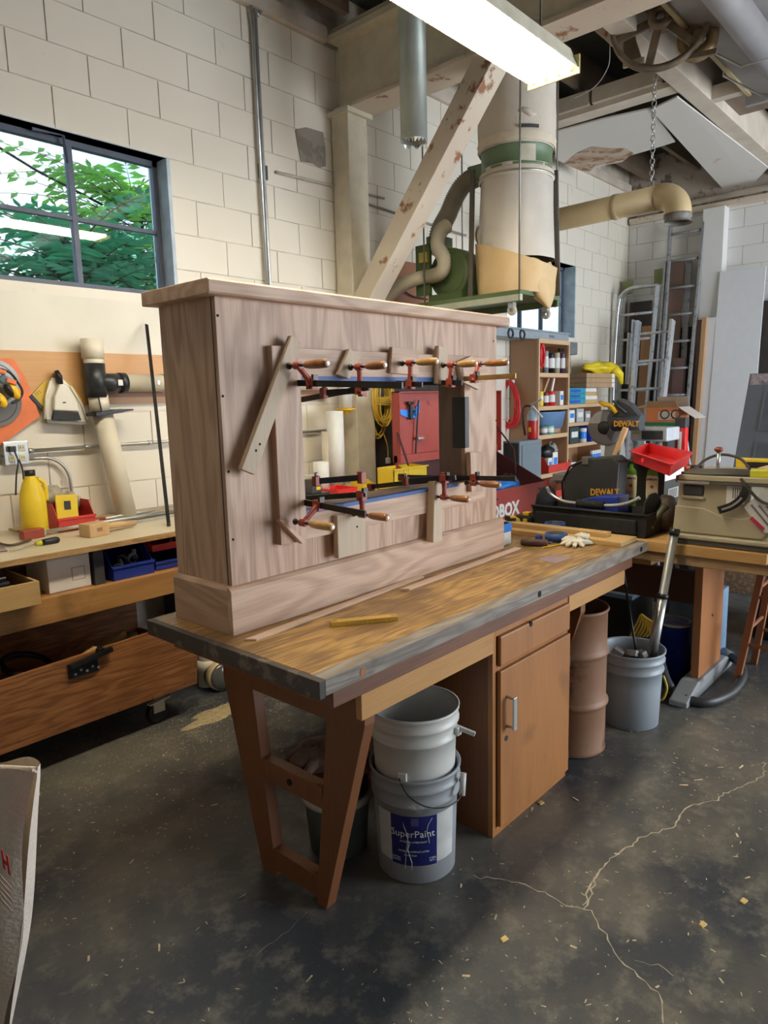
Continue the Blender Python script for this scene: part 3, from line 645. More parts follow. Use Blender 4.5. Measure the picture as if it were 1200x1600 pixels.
# ================================================================ ON THE BENCH
def onbench(px,py,h=0): return at(px,py,2,.87+h)
def strip(label,p,q,w,h,m,z0=.87,ends=0):
    a=onbench(*p);b=onbench(*q);t=thing('oak_strip' if m is OAKH else 'wood_strip',label,'wood strip',(a.x,a.y,z0)); d=(b-a).normalized(); n=Vector((-d.y,d.x,0))*w
    MB().prism([a+Z*(z0-.87),a+d*ends+n+Z*(z0-.87),b+n+Z*(z0-.87),b+Z*(z0-.87)],(0,0,h)).out('strip',m,t,bevel=.001); return t
STRIPW=wood('fresh_oak_strip',(.68,.49,.37),(.50,.33,.23),0,6,9,.55,.4)
strip('long thin oak strip lying along the foot of the mantel',(401,1002),(663,903),.030,.007,STRIPW,ends=-.02)
strip('shorter thin oak strip lying on the bench right of the long one',(640,923),(814,858),.030,.007,STRIPW,ends=-.02)
# folding rule
a=onbench(517,980); b=onbench(622,970); d=(b-a).normalized(); n=Vector((-d.y,d.x,0))
t=thing('folding_rule','yellow wooden folding rule lying closed on the bench front','ruler',tuple(a)); YR=wood('yellow_rule_wood',(.60,.36,.05),(.40,.22,.03),0,9,8,.4,.3)
for k in range(4):
    q=.0065*k; MB().bar(a+n*q*1.2+Z*.008,b+n*q*1.2+Z*.008,.0056,.015,Z).out('rule_leaf',YR,t,bevel=.0008)
for p in (a.lerp(b,.06),a.lerp(b,.94)): MB().bar(p+n*.010+Z*.0158-d*.008,p+n*.010+Z*.0158+d*.008,.016,.001,Z).out('hinge_plate',BRASS,t)
for k in range(1,14): MB().bar(a.lerp(b,k/14)-n*.0029+Z*.004,a.lerp(b,k/14)-n*.0029+Z*(.012 if k%3==0 else .008),.0008,.0004,n).out('rule_mark',INKD,t)
# tape measure
def tape_measure(label,p,s=.07):
    t=thing('tape_measure',label,'tape measure',tuple(p)); R=Matrix.Rotation(-.75,3,'Z'); c=Vector(p)
    m=MB(); pr=[(-.5,0),(.5,0),(.5,.35),(.38,.72),(.1,.9),(-.5,.9)]; P=[c+R@Vector((x*s,-.022,z*s)) for x,z in pr]; m.prism(P,R@Vector((0,.044,0))); m.out('case',YELO,t,bevel=.004)
    m=MB(); P=[c+R@Vector((x*s,-.0235,z*s)) for x,z in ((-.48,.08),(.1,.08),(.1,.8),(-.48,.8))]; m.prism(P,R@Vector((0,-.003,0))); P=[c+R@Vector((x*s,-.024,z*s)) for x,z in ((-.52,.04),(-.3,.04),(-.3,.92),(-.52,.92))]; m.prism(P,R@Vector((0,.048,0))); m.out('grip',BLACK,t,bevel=.002)
    m=MB(); m.box((0,0,0),(0,0,0)); 
    MB().obox(c+R@Vector((.53*s,0,.1*s)),(.006,.022,.016),R).out('hook',ZINC,t); return t
p=onbench(802,826); tape_measure('black and yellow tape measure on the bench behind the mantel',p,.075)
# rolls of blue tape
def roll(label,px,py,z0=0,r=.052,h=.036):
    p=onbench(px,py)+Z*z0; p=Vector((p.x+.03,p.y+.02,.87+z0)); t=thing('tape_roll',label,'tape roll',tuple(p),'blue tape rolls on the bench')
    MB().lathe(p,[(r*.80,0),(r,0),(r,h),(r*.80,h),(r*.80,0)],32).out('tape',BLUETAPE,t)
    MB().lathe(p,[(r*.76,.001),(r*.80,.001),(r*.80,h-.001),(r*.76,h-.001),(r*.76,.001)],32).out('core',mat('dark_core',(.06,.06,.07),.6),t); return t
roll('far roll of blue tape on the bench near the boards',868,829)
roll('near roll of blue tape beside the crumpled white gloves',870,847)
p=onbench(842,841,.010); t=thing('blue_cap','small round blue cap beside the near tape roll','cap',(p.x,p.y,.87)); MB().lathe((p.x,p.y,.87),[(.018,0),(.020,.004),(.017,.020),(.008,.026),(0,.027)],20).out('cap',BLUE,t)  # a small blue plastic cap, not a reel
p=onbench(835,850,.01); t=thing('leather_roll','rolled brown leather pouch lying beside the gloves','pouch',(p.x,p.y,.87)); d=Vector((.45,-.9,0)).normalized(); c=Vector((p.x,p.y,.887))
MB().ring([(c-d*.062,.010),(c-d*.055,.015),(c,.017),(c+d*.055,.015),(c+d*.06,.012)],14).out('roll',mat('brown_leather',(.10,.05,.035),.6,var=.2,scale=30,bump=.2),t); MB().ring([(c+d*.055,.004),(c+d*.075,.007),(c+d*.08,.004)],8).out('flap',mat('brown_leather',(.10,.05,.035),.6),t)
GLV=mat('white_knit',(.75,.70,.58),.9,var=.08,scale=40,bump=.4,bscale=300)
p=onbench(900,850); t=thing('work_gloves','crumpled pair of off-white knit gloves on the bench','gloves',(p.x,p.y,.87)); g=MB()
g.blob((p.x,p.y,.885),(.055,.07,.019),18,10,.10,4); g.blob((p.x+.02,p.y-.02,.905),(.035,.035,.016),14,8,.14,6)
for k,(dx,dy) in enumerate(((-.06,.03),(-.075,.0),(-.07,-.03),(-.05,-.055),(.0,.08))):
    g.ring([((p.x,p.y,.882),.014),((p.x+dx*.6,p.y+dy*.6,.884),.012),((p.x+dx*1.15,p.y+dy*1.1,.879),.009),((p.x+dx*1.3,p.y+dy*1.25,.878),.004)],10)
g.out('gloves',GLV,t)
a=onbench(848,857); b=onbench(888,850); t=thing('pencil','thin yellow pencil lying before the gloves','pencil',tuple(a)); MB().tube([a+Z*.004,b+Z*.004],.0035,6).out('shaft',YELO,t); MB().ring([(a+Z*.004,.0035),(a+Z*.004-(b-a).normalized()*.012,.0005)],6).out('tip',FACE,t)
t=thing('sandpaper','purple-grey sandpaper sheet lying on the bench','sandpaper',tuple(onbench(865,872))); MB().prism([onbench(*q) for q in ((838,874),(860,867),(894,871),(868,881))],(0,0,.0015)).out('sheet',mat('sandpaper',(.30,.21,.22),.9,bump=.4,bscale=400),t)
t=thing('pine_board','thick pine board lying across the right end of the bench','board',tuple(onbench(930,850)));
P=[onbench(*q) for q in ((845,835),(880,826),(1006,840),(985,853))]; P=[Vector((2.98,1.26,.87)),Vector((3.155,1.26,.87)),Vector((3.155,1.97,.87)),Vector((2.98,1.97,.87))]
MB().prism(P,(0,0,.022)).out('board',PINE,t,bevel=.002)
t=thing('pine_batten','narrow pine batten lying on top of the thick pine board','batten',(3.06,1.7,.892)); MB().box((3.04,1.36,.892),(3.10,1.98,.914)).out('batten',PINE,t,bevel=.001)
p=onbench(940,849); t=thing('wire_bundle','small tangle of black wire beside the pine board','wire',tuple(p)); rnd=random.Random(3); m=MB()
for k in range(5): m.tube(spline([p+Vector((rnd.uniform(-.025,.025),rnd.uniform(-.06,.05),.004+rnd.uniform(0,.012))) for _ in range(6)],5),.0022,5)
m.tube(spline([p+Vector((-.02,.05,.003)),p+Vector((-.01,.1,.003)),p+Vector((0,.14,.003))],5),.002,5); m.out('wire',BLACK,t)
t=thing('tape_box','small white and blue carton just behind the mantel end','box',(2.75,1.70,.87)); c=onbench(793,838)
c=Vector((2.72,1.705,.87)); MB().box(c,c+Vector((.06,.07,.10))).out('carton',PAPER,t,bevel=.002); MB().box(c+Vector((-.001,-.001,.06)),c+Vector((.061,.071,.10))).out('printed_band',BLUET2,t)
# ================================================================ UNDER THE BENCH: buckets, drum
def hdir(px,py):
    a=at(px,py,2,0); v=Vector((a.x,a.y,0)).normalized(); return a,v
BKP=[(.0,0),(.125,0),(.130,.004),(.137,.20),(.140,.27),(.147,.272),(.148,.280),(.141,.284),(.143,.318),(.151,.320),(.151,.328),(.145,.332),(.147,.355),(.152,.358),(.153,.368),(.147,.368),(.142,.36),(.138,.28),(.126,.012),(0,.010)]
def bail(c,r,z,ang,dropa,m,t,grip=True):
    """wire handle hanging from two ears; returns the meshes"""
    u=Vector((math.cos(ang),math.sin(ang),0)); w=Vector((-u.y,u.x,0)); pts=[]
    for k in range(15):
        a=math.pi*k/14; q=-u*math.cos(a)*(r+.006)+(w*math.cos(dropa)+Z*math.sin(dropa))*math.sin(a)*(r+.028); pts.append(Vector(c)+Z*z+q)
    MB().tube(pts,.0022,6).out('handle',m,t)
    for s in (-1,1): MB().box(Vector(c)+Z*(z-.022)+u*s*(r-.004)-Vector((.016,.016,0)),Vector(c)+Z*(z+.022)+u*s*(r+.004)+Vector((.016,.016,0))).out('handle_ear',WHITE,t,bevel=.003)
    return pts
a,v=hdir(652,1382); bc=Vector((a.x,a.y,0))+v*.128
LB=mat('paint_bucket_grey',(.36,.38,.40),.45,var=.08)
t=thing('paint_bucket','grey paint bucket with a blue and white label under the bench','bucket',tuple(bc))
MB().lathe(bc,BKP,48).out('bucket_body',spotted('paint_smeared_bucket',(.33,.35,.37),(.62,.61,.57),7,.60,.45,None,3,.1),t)
R0=lambda z: .1305+.0065*(z/.2)
view=math.atan2(-v.y,-v.x)   # direction towards the camera side
def cyl_patch(c,r,z0,z1,a0,a1,n=16):
    return MB().grid(lambda u,w_: Vector(c)+Vector((math.cos(a0+(a1-a0)*u)*(R0(z0+(z1-z0)*w_)+r),math.sin(a0+(a1-a0)*u)*(R0(z0+(z1-z0)*w_)+r),z0+(z1-z0)*w_)),n,2)
cyl_patch(bc,.0010,.075,.245,view-1.05,view+1.05).out('label',mat('label_white',(.60,.61,.59),.5,var=.12,scale=14),t)
cyl_patch(bc,.0016,.070,.245,view-.62,view+.50).out('label',mat('label_navy',(.012,.018,.14),.4,var=.1),t,label='dark blue label panel')
def wrapb(c,a0,z0,rr):
    def f(x,y,z):
        r=R0(z0+y)+rr; return Vector(c)+Vector((math.cos(a0+x/r)*(r+z*.5),math.sin(a0+x/r)*(r+z*.5),z0+y))
    return f
for s,sz,a0,z0 in (('SuperPaint',.034,view-.62,.172),('INTERIOR LATEX PAINT',.0085,view-.40,.152),('INTERIOR ACRYLIC LATEX',.0085,view-.44,.118),('Smooth finish',.0075,view-.30,.105),('EXTRA\nWHITE',.009,view-.60,.092),('5 GAL\n18.9 L',.009,view+.30,.092)):
    text(s,sz,(0,0,0),X,Z,INKW,t,.0004,wrap=wrapb(bc,a0,z0,.0022))
cyl_patch(bc,.0020,.212,.240,view-.12,view+.06,6).out('emblem',mat('emblem_purple',(.10,.07,.25),.5),t)
for k,(z0,z1,a0) in enumerate(((.06,.245,-.28),(.12,.24,-.22),(.06,.15,-.12),(.15,.235,.30))):
    MB().tube([bc+Vector((math.cos(view+a0+.03*q*math.sin(k+q))*(R0(z0)+.0040),math.sin(view+a0+.03*q*math.sin(k+q))*(R0(z0)+.0040),z0+(z1-z0)*q/4)) for q in range(5)],.0010,5).out('paint_drip',PAPER,t)
b2=bc+Z*.20
t=thing('plastic_bucket','empty white plastic bucket nested in the paint bucket','bucket',tuple(b2))
MB().lathe(b2,[(r*.985,z) for r,z in BKP],48).out('bucket_body',mat('bucket_white',(.66,.66,.62),.38,var=.05,scale=5),t)
u=Vector((math.cos(view+1.25),math.sin(view+1.25),0))
MB().box(b2+Z*.29+u*.145-Vector((.012,.012,.015)),b2+Z*.29+u*.145+Vector((.012,.012,.015))).out('handle_ear',WHITE,t,bevel=.003)
MB().bar(b2+Z*.30+u*.15,b2+Z*.285+u*.205,.012,.014).out('handle_lug',WHITE,t,bevel=.002)
ea=lambda a,r,z: b2+Vector((math.cos(view+a)*r,math.sin(view+a)*r,z))
MB().bar(ea(-.30,.137,.14),ea(-.30,.137,.19),.030,.012,ea(-.30,1,0)-ea(-.30,0,0)).out('handle_ear',WHITE,t,bevel=.003)
MB().tube(spline([ea(-.36,.146,.175),ea(-.15,.165,.135),ea(.15,.178,.105),ea(.5,.182,.090),ea(.85,.178,.088),ea(1.10,.170,.095)],7),.0022,6).out('handle',STEEL,t)
MB().tube([ea(1.06,.172,.085),ea(1.20,.168,.15)],.010,12).out('grip',WHITE,t)
# bucket with dark lid behind the trestle leg
bq=Vector((1.56,1.66,0)); t=thing('lidded_tub','small grey-green tub with a cream rim standing under the bench shelf','tub',tuple(bq))
MB().lathe(bq,[(0,0),(.10,0),(.115,.19),(.118,.19)],32).out('tub_body',mat('grey_green',(.16,.19,.17),.5),t); MB().lathe(bq,[(.112,.185),(.125,.187),(.125,.208),(.112,.21),(.100,.205)],32).out('rim',mat('cream_rim',(.45,.43,.36),.5),t)
MB().lathe(bq,[(.110,.20),(.112,.26),(.115,.315),(0,.32)],32).out('dark_liner',BLACK,t)
# grey-brown glove/bag on the shelf
t=thing('leather_gloves','crumpled brown leather gloves lying on the bench end shelf','gloves',(1.50,1.62,.352)); g=MB(); g.blob((1.46,1.64,.385),(.10,.09,.036),20,10,.10,9); g.blob((1.54,1.58,.392),(.085,.06,.030),20,10,.12,12)
for k in range(4): g.ring([((1.44,1.60+.025*k,.40),.020),((1.38,1.59+.03*k,.385),.017),((1.345,1.585+.035*k,.372),.012)],10)
g.out('gloves',mat('brown_suede',(.17,.105,.08),.9,var=.2,scale=15,bump=.4,bscale=100),t)
# rusty drum
a,v=hdir(912,1195); dc=Vector((2.735,1.365,0))
t=thing('steel_drum','narrow rusty brown steel drum standing beside the cupboard','drum',tuple(dc)); RUST=spotted('rusty_drum_paint',(.22,.105,.055),(.10,.035,.018),5,.54,.55,(.30,.17,.10),2.2,.3,.1,.12)
zz=[(0,0),(.142,0),(.150,.008),(.147,.02),(.147,.225),(.151,.235),(.158,.245),(.158,.256),(.150,.266),(.147,.275),(.147,.478),(.151,.488),(.157,.498),(.157,.508),(.150,.518),(.147,.527),(.147,.70),(.152,.704),(.154,.712),(.150,.720),(.145,.716),(.143,.70),(.143,.02),(0,.015)]
MB().lathe(dc,[(r,z*.90) for r,z in zz],48).out('drum_body',RUST,t)
# grey bucket with tools
gc=Vector((3.125,1.255,0)); 
t=thing('plastic_bucket','grey plastic bucket holding offcuts beside the rusty drum','bucket',tuple(gc)); GB=mat('bucket_grey',(.30,.34,.38),.42,var=.05,scale=4)
MB().lathe(gc,[(r,z*.99) for r,z in BKP],48).out('bucket_body',GB,t)
for lb,(dx,dy,rx,rz,m_,s) in {'brown sanding block lying in the grey bucket':(-.05,.05,.5,.3,mat('brown_block',(.22,.18,.16),.8),(.11,.05,.05)),'pale offcut lying in the grey bucket beside the brown block':(.0,.0,.4,1.2,PAPER,(.07,.02,.03)),'second pale offcut lying in the grey bucket near the hose':(.02,-.045,-.4,.8,PAPER,(.06,.025,.03))}.items():
    c=gc+Vector((dx,dy,.335)); t=thing('offcut',lb,'offcut',tuple(c)); MB().obox(c,s,(rx,.2,rz)).out('block',m_,t,bevel=.003)
c=gc+Vector((0,0,.02)); t=thing('rag_fill','dark rags filling the lower part of the grey bucket','rags',tuple(c)); MB().blob(gc+Vector((0,0,.17)),(.115,.115,.14),20,10,.03,3).out('rags',BLKR,t)
# vacuum wand, rod and hose
def P3(px,py,x): return at(px,py,0,x)
w0=P3(1053,836,3.26); w1_=P3(1023,1000,3.17); t=thing('vacuum_wand','grey metal vacuum wand leaning from the grey bucket against the right bench','vacuum wand',tuple(w1_-Z*.2))
wd=(w1_-w0).normalized(); MB().ring([(w0,.0195),(w0+(w1_-w0)*.57,.0195),(w0+(w1_-w0)*.57,.0225),(w1_+wd*.12,.0225)],20).out('tube',ZINC,t); MB().cyl(w0+(w1_-w0)*.555,w0+(w1_-w0)*.60,.0255).out('collar',BLACK,t); MB().cyl(w0,w0-wd*.03,.0235).out('end_cap',BLACK,t)
r0=P3(973,890,3.2); r1=P3(991,1000,3.15); t=thing('metal_rod','thin black rod standing in the grey bucket','rod',tuple(r1)); MB().tube([r0,r1,r1+(r1-r0)*.4],.006,8).out('rod',BLACK,t); MB().cyl(r0-Z*.0,r0+(r1-r0)*.25,.009,n=8).out('sleeve',BLKR,t)
hp=[at(1022,1000,0,3.30),at(1030,1030,0,3.33),at(1045,1070,2,.06),at(1075,1093,2,.026),at(1110,1096,2,.026),at(1145,1080,2,.026),at(1160,1056,2,.035),at(1155,1036,2,.05),at(1142,1026,2,.06)]
t=thing('vacuum_hose','ribbed black vacuum hose looping on the floor behind the grey bucket','hose',tuple(hp[3])); S=spline(hp,14)
MB().ring([(q,.0235+(.0018 if i%2 else 0)) for i,q in enumerate(S)],14).out('hose',mat('hose_dark_grey',(.035,.036,.038),.45,var=.1),t); MB().cyl(S[-1],S[-1]+(S[-1]-S[-4]).normalized()*.06,.028).out('cuff',GREY,t)
# ================================================================ LEFT WORKBENCH ALONG THE WALL
LBF=2.95; LZ=.955
t=LBN=thing('wall_bench','pale-topped plywood bench built along the block wall on the left','workbench',(1.6,3.3,0))
MB().box((-2.0,LBF,LZ-.022),(3.60,WL-.01,LZ)).out('worktop',mat('cream_laminate',(.66,.58,.42),.4,var=.06,scale=5),t,bevel=.001)
MB().box((-2.0,LBF-.003,LZ-.026),(3.60,LBF+.001,LZ-.002)).out('edge_ply',wood('ply_edge',(.52,.32,.13),(.30,.16,.06),0,60,9,.6,.6),t,label='layered plywood edge')
MB().box((-2.0,LBF,.655),(3.60,LBF+.04,.765)).out('front_rail',PINEX,t,bevel=.002)
MB().box((-2.0,LBF+.04,.745),(3.60,WL-.02,.762)).out('shelf',PLY,t)
for x in (-.9,1.00-.35,1.395,3.50): MB().box((x,LBF+.05,.76),(x+.045,LBF+.14,LZ-.022)).out('post',DGREY if x==1.395 else PINEX,t)
for x in (-1.2,2.42,3.50): MB().box((x,LBF+.06,0),(x+.09,LBF+.15,.655)).out('leg',mat('dark_leg',(.06,.045,.035),.7),t)
MB().box((2.05,3.35,.30),(3.6,WL-.02,.32)).out('lower_shelf',JOIST,t)
MB().box((1.3,WL-.12,LZ),(3.6,WL-.012,LZ+.012)).out('back_ledge',wood('dusty_ledge',(.55,.42,.25),(.38,.26,.13),0,9,8,.8,.5),t)
# under the top
def simple_box(name,label,cat,a,b,m,grp=None,bev=.002,open_=False):
    t=thing(name,label,cat,((a[0]+b[0])/2,(a[1]+b[1])/2,min(a[2],b[2])),grp)
    (MB().tray(a,b) if open_ else MB().box(a,b)).out('box',m,t,bevel=0 if open_ else bev); return t
t=simple_box('carton','tall white carton standing on the shelf under the left bench','carton',(1.20,3.02,.763),(1.385,3.25,.928),PAPER)
MB().box((1.30,3.0185,.80),(1.36,3.0195,.86)).out('printed_label',mat('faint_ink',(.45,.44,.42),.7),t); MB().box((1.305,3.018,.805),(1.355,3.0187,.855)).out('printed_label',PAPER,t)
def bin_open(name,label,x0,x1,y0,y1,z0,h,m,grp=None,lipf=.5):
    """hanging parts bin, open towards -y with a low front lip"""
    t=thing(name,label,'bin',((x0+x1)/2,(y0+y1)/2,z0),grp); e=.004
    b=MB(); b.box((x0,y0,z0),(x1,y1,z0+e)); b.box((x0,y1-e,z0),(x1,y1,z0+h))
    for x,q in ((x0,1),(x1,-1)): b.prism([(x,y0,z0),(x,y0,z0+h*lipf*.8),(x,y0+(y1-y0)*.25,z0+h),(x,y1,z0+h),(x,y1,z0)],(e*q,0,0))
    b.box((x0,y0,z0),(x1,y0+e,z0+h*lipf)); b.out('bin_body',m,t,bevel=.0015)
    r=MB(); r.box((x0-.003,y0-.006,z0+h*lipf-.012),(x1+.003,y0+.002,z0+h*lipf)); r.box((x0-.004,y0+(y1-y0)*.25,z0+h-.008),(x0,y1,z0+h)); r.box((x1,y0+(y1-y0)*.25,z0+h-.008),(x1+.004,y1,z0+h)); r.out('rim',m,t,bevel=.001); return t
bin_open('parts_bin','blue plastic bin full of hardware on the shelf under the left bench',1.475,1.68,2.99,3.30,.763,.135,BLUE)
t=thing('hardware','grey hose fittings lying in the blue bin under the left bench','hardware',(1.57,3.1,.77)); m=MB()
for k in range(5): m.lathe((1.53+.028*k,3.06+.03*(k%3),.80+.012*k),[(.020,0),(.026,0),(.026,.018),(.020,.018),(.020,0)],14,Euler((1.2,.3*k,k)).to_matrix())
m.out('fitting',GREY,t)
bin_open('parts_bin','blue plastic bin beside the mantel under the left bench',1.705,1.90,3.02,3.30,.763,.085,BLUE)
bin_open('parts_bin','dark red plastic bin stacked on the blue bin beside the mantel',1.705,1.90,3.04,3.30,.852,.068,REDB)
t=thing('wooden_tray','shallow birch plywood tray on the shelf at the far left','tray',(.9,2.94,.765)); m=MB()
m.box((-.3,2.885,.766),(1.11,2.90,.862)); m.box((1.098,2.90,.766),(1.11,3.25,.862)); m.box((-.3,2.90,.766),(1.098,3.25,.774)); m.out('tray_body',wood('birch_tray',(.60,.40,.17),(.50,.30,.11),0,5,7,.5,.3),t,bevel=.001)
t=thing('tool_case','black tool case lying in the birch tray','case',(.8,3.05,.775)); MB().box((.35,2.93,.776),(1.02,3.2,.875)).out('case',BLACK,t,bevel=.01); MB().tube([(.6,2.925,.885),(1.0,2.925,.892)],.004,6).out('metal_edge',ZINC,t)
# rolling bin
t=RB=thing('rolling_bin','long reddish plywood offcut bin on casters under the left bench','storage bin',(1.0,3.2,0)); bz=.165
def rbtop(x): return .348+(.496-.348)*min(1,max(0,(1.854-x)/.21)) if x>1.644 else .496-(.496-.457)*(1.644-x)/.70
MB().prism([(-.6,2.95,bz),(1.84,2.95,bz),(1.854,2.95,.348),(1.66,2.95,.496),(.942,2.95,.470),(-.6,2.95,.45)],(0,.018,0)).out('front_panel',PLY,t,bevel=.001)
MB().box((-.6,3.50,bz),(1.84,3.518,.49)).out('rear_panel',PLY,t); MB().box((1.835,2.968,bz),(1.852,3.50,.345)).out('end_panel',PLY,t); MB().box((-.6,2.968,bz),(1.835,3.50,bz+.018)).out('base_panel',PLY,t)
for px,py in ((30,1158),(134,1131),(187,1109),(239,1090),(289,1068),(304,1055),(305,1040),(303,1021)):
    c=at(px,py,1,2.949); MB().cyl((c.x,2.9485,c.z),(c.x,2.951,c.z),.004,n=8).out('screw',DGREY,t)
for x,y in ((1.66,3.04),(.80,3.04),(1.66,3.42),(-.3,3.04)):
    c=MB(); c.box((x-.04,y-.035,bz-.006),(x+.04,y+.035,bz)); c.box((x-.03,y-.028,.06),(x+.03,y-.022,bz)); c.box((x-.03,y+.022,.06),(x+.03,y+.028,bz)); w_=c.out('caster',ZINC,t)
    MB().lathe((x,y,.055),[(.0,-.02),(.050,-.02),(.055,-.012),(.055,.012),(.050,.02),(0,.02)],24,Matrix(((1,0,0),(0,0,1),(0,-1,0)))).out('wheel',BLACK,w_)
    MB().prism([(x-.06,y-.05,.115),(x+.05,y-.05,.125),(x+.05,y-.02,.125),(x-.06,y-.02,.115)],(0,0,.008)).out('brake_lever',PVC,w_)
c=at(137,1037,1,2.94); d=MB()
lt=MB(); lt.box((c.x-.085,2.935,c.z-.045),(c.x+.045,2.949,c.z+.02)); lt.bar((c.x-.08,2.925,c.z+.012),(c.x+.11,2.925,c.z+.040),.02,.022); lt.box((c.x+.045,2.92,c.z+.030),(c.x+.075,2.95,c.z+.055)); l_=lt.out('gate_latch',BLACK,t,bevel=.002)
for k in range(5): MB().cyl((c.x-.06+.026*k,2.936,c.z-.028+.012*(k%2)),(c.x-.06+.026*k,2.931,c.z-.028+.012*(k%2)),.006,n=10).out('bolt_head',ZINC,l_)
LUMB=wood('stud_offcut',(.66,.48,.19),(.50,.33,.12),0,8,8,.6,.3)
def off(label,p,q,w,h,m=LUMB,roll=0,stamp=None):
    t=thing('offcut',label,'offcut',tuple(min(p,q,key=lambda v:v[2])),'offcuts in the rolling bin'); MB().bar(p,q,w,h,Vector((0,math.sin(roll),math.cos(roll)))).out('offcut_body',m,t,bevel=.002)
    if stamp:
        p=Vector(p);q=Vector(q);d=(q-p).normalized(); u=Vector((0,math.sin(roll),math.cos(roll))); a=d.cross(u).normalized(); b=a.cross(d)
        if a.y>0: a=-a
        text(stamp,.022,q-d*.13+a*(w/2+.0006)-b*h*.3,d,b,INKD,t,name='stamp')
off('nearest yellow stud offcut rising behind the latch of the rolling bin',Vector((1.18,3.05,.36)),at(152,1016,1,3.05),.035,.05)
off('highest yellow stud offcut with a black stamp',Vector((1.25,3.15,.33)),at(195,990,1,3.15),.04,.045,stamp='HT KD')
off('short grey-white offcut beside the stamped stud',Vector((1.45,3.12,.34)),at(214,993,1,3.12),.04,.055,mat('greyed_wood',(.42,.38,.30),.8,var=.3,scale=20),stamp='STUD')
off('pale yellow offcut nearest the bench corner',Vector((1.5,3.2,.34)),at(246,990,1,3.2),.03,.045)
t=thing('steering_wheel_ring','black plastic ring lying in the rolling bin','ring',(1.12,3.12,.43)); MB().lathe((1.12,3.14,.44),[(.10+.014*math.cos(a),.014*math.sin(a)) for a in [i*math.pi/5 for i in range(11)]],32,Euler((.25,.2,0)).to_matrix()).out('ring',BLACK,t)
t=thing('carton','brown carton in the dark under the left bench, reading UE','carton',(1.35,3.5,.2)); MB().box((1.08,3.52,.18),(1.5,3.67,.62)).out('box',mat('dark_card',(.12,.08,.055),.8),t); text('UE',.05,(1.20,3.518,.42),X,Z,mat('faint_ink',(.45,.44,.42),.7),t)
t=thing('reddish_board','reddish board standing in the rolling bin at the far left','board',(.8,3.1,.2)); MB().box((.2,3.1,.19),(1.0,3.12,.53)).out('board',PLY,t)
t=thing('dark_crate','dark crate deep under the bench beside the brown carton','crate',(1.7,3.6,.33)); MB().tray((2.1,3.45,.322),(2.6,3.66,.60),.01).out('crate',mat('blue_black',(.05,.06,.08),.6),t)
# PVC fitting + gauge under bench end
t=thing('pvc_elbow','white PVC pipe with a capped end on the floor behind the bench leg','pipe',(2.30,3.2,0)); c=at(330,1060,1,3.12)
MB().cyl((c.x+.03,3.2,.02),(c.x+.03,3.2,.40),.052,n=24).out('pipe',PVC,t); MB().cyl((c.x+.03,3.2,.10),(c.x+.03,3.2,.17),.058,n=24).out('coupling',PVC,t)
MB().lathe((c.x+.055,3.11,.085),[(0,.03),(.06,.03),(.072,.018),(.075,0),(.075,-.05),(0,-.05)],28,Matrix(((1,0,0),(0,0,-1),(0,1,0)))).out('end_cap',mat('grey_glass_cap',(.16,.16,.15),.12,.3),t,label='shiny dark round end cap')
MB().lathe((c.x+.055,3.11,.085),[(.070,.012),(.079,.010),(.079,-.03),(.070,-.03)],28,Matrix(((1,0,0),(0,0,-1),(0,1,0)))).out('rim',PVCY,t)
# sawdust piles and shavings
SD=mat('sawdust',(.50,.40,.22),.95,var=.2,scale=60,bump=.5,bscale=200)
o=MB().blob((1.90,2.88,-.012),(.22,.09,.022),22,8,.10,4).out('sawdust_pile',SD,None,kind='stuff'); o['label']='pale heap of sawdust on the floor by the bin caster'; o['category']='sawdust'
rnd=random.Random(11); m=MB()
def flake(x,y,s,el):
    a=rnd.uniform(0,6.28); d=Vector((math.cos(a),math.sin(a),0)); n=Vector((-d.y,d.x,0)); c=Vector((x,y,.0012)); L=s*el
    m.add([c-d*L-n*s,c+d*L-n*s*.6,c+d*L+n*s*.8+Z*s*.4,c-d*L+n*s*.5],[(0,1,2,3)])
for i in range(5200):
    x=rnd.uniform(.4,4.2); y=rnd.uniform(.1,3.2)
    if not(1.1<x<3.1 and 1.25<y<1.95):
        w=.9 if y>2.0 else (.5 if y<1.1 else .22)
        if rnd.random()<w: flake(x,y,rnd.uniform(.0008,.0022),rnd.uniform(1,4))
for i in range(2500):
    x=rnd.gauss(1.9,.35); y=rnd.gauss(2.85,.12)
    flake(x,y,rnd.uniform(.0006,.0018),rnd.uniform(1,3))
for i in range(90): flake(rnd.uniform(.6,3.6),rnd.uniform(.2,3),rnd.uniform(.003,.005),rnd.uniform(1.5,4))
o=m.out('shavings',mat('wood_shavings',(.62,.52,.34),.9,var=.3,scale=50),None,kind='stuff'); o['label']='wood shavings and chips scattered over the dark floor'; o['category']='shavings'
for px,py,lb in ((845,1256,'curled pale shaving on the floor at the cupboard foot'),(787,1470,'small yellow chip on the dark part of the floor'),(1162,1410,'long splinter on the floor at the right edge of the picture'),(1098,1447,'flat yellow chip on the floor left of the long splinter')):
    a=at(px,py,2,0); t=thing('wood_chip',lb,'wood chip',tuple(a)); MB().prism([a+Vector((-.012,-.004,.001)),a+Vector((.010,-.010,.001)),a+Vector((.016,.006,.001)),a+Vector((-.004,.010,.001))],(.002,0,.004)).out('chip',LUMB,t,bevel=.001)
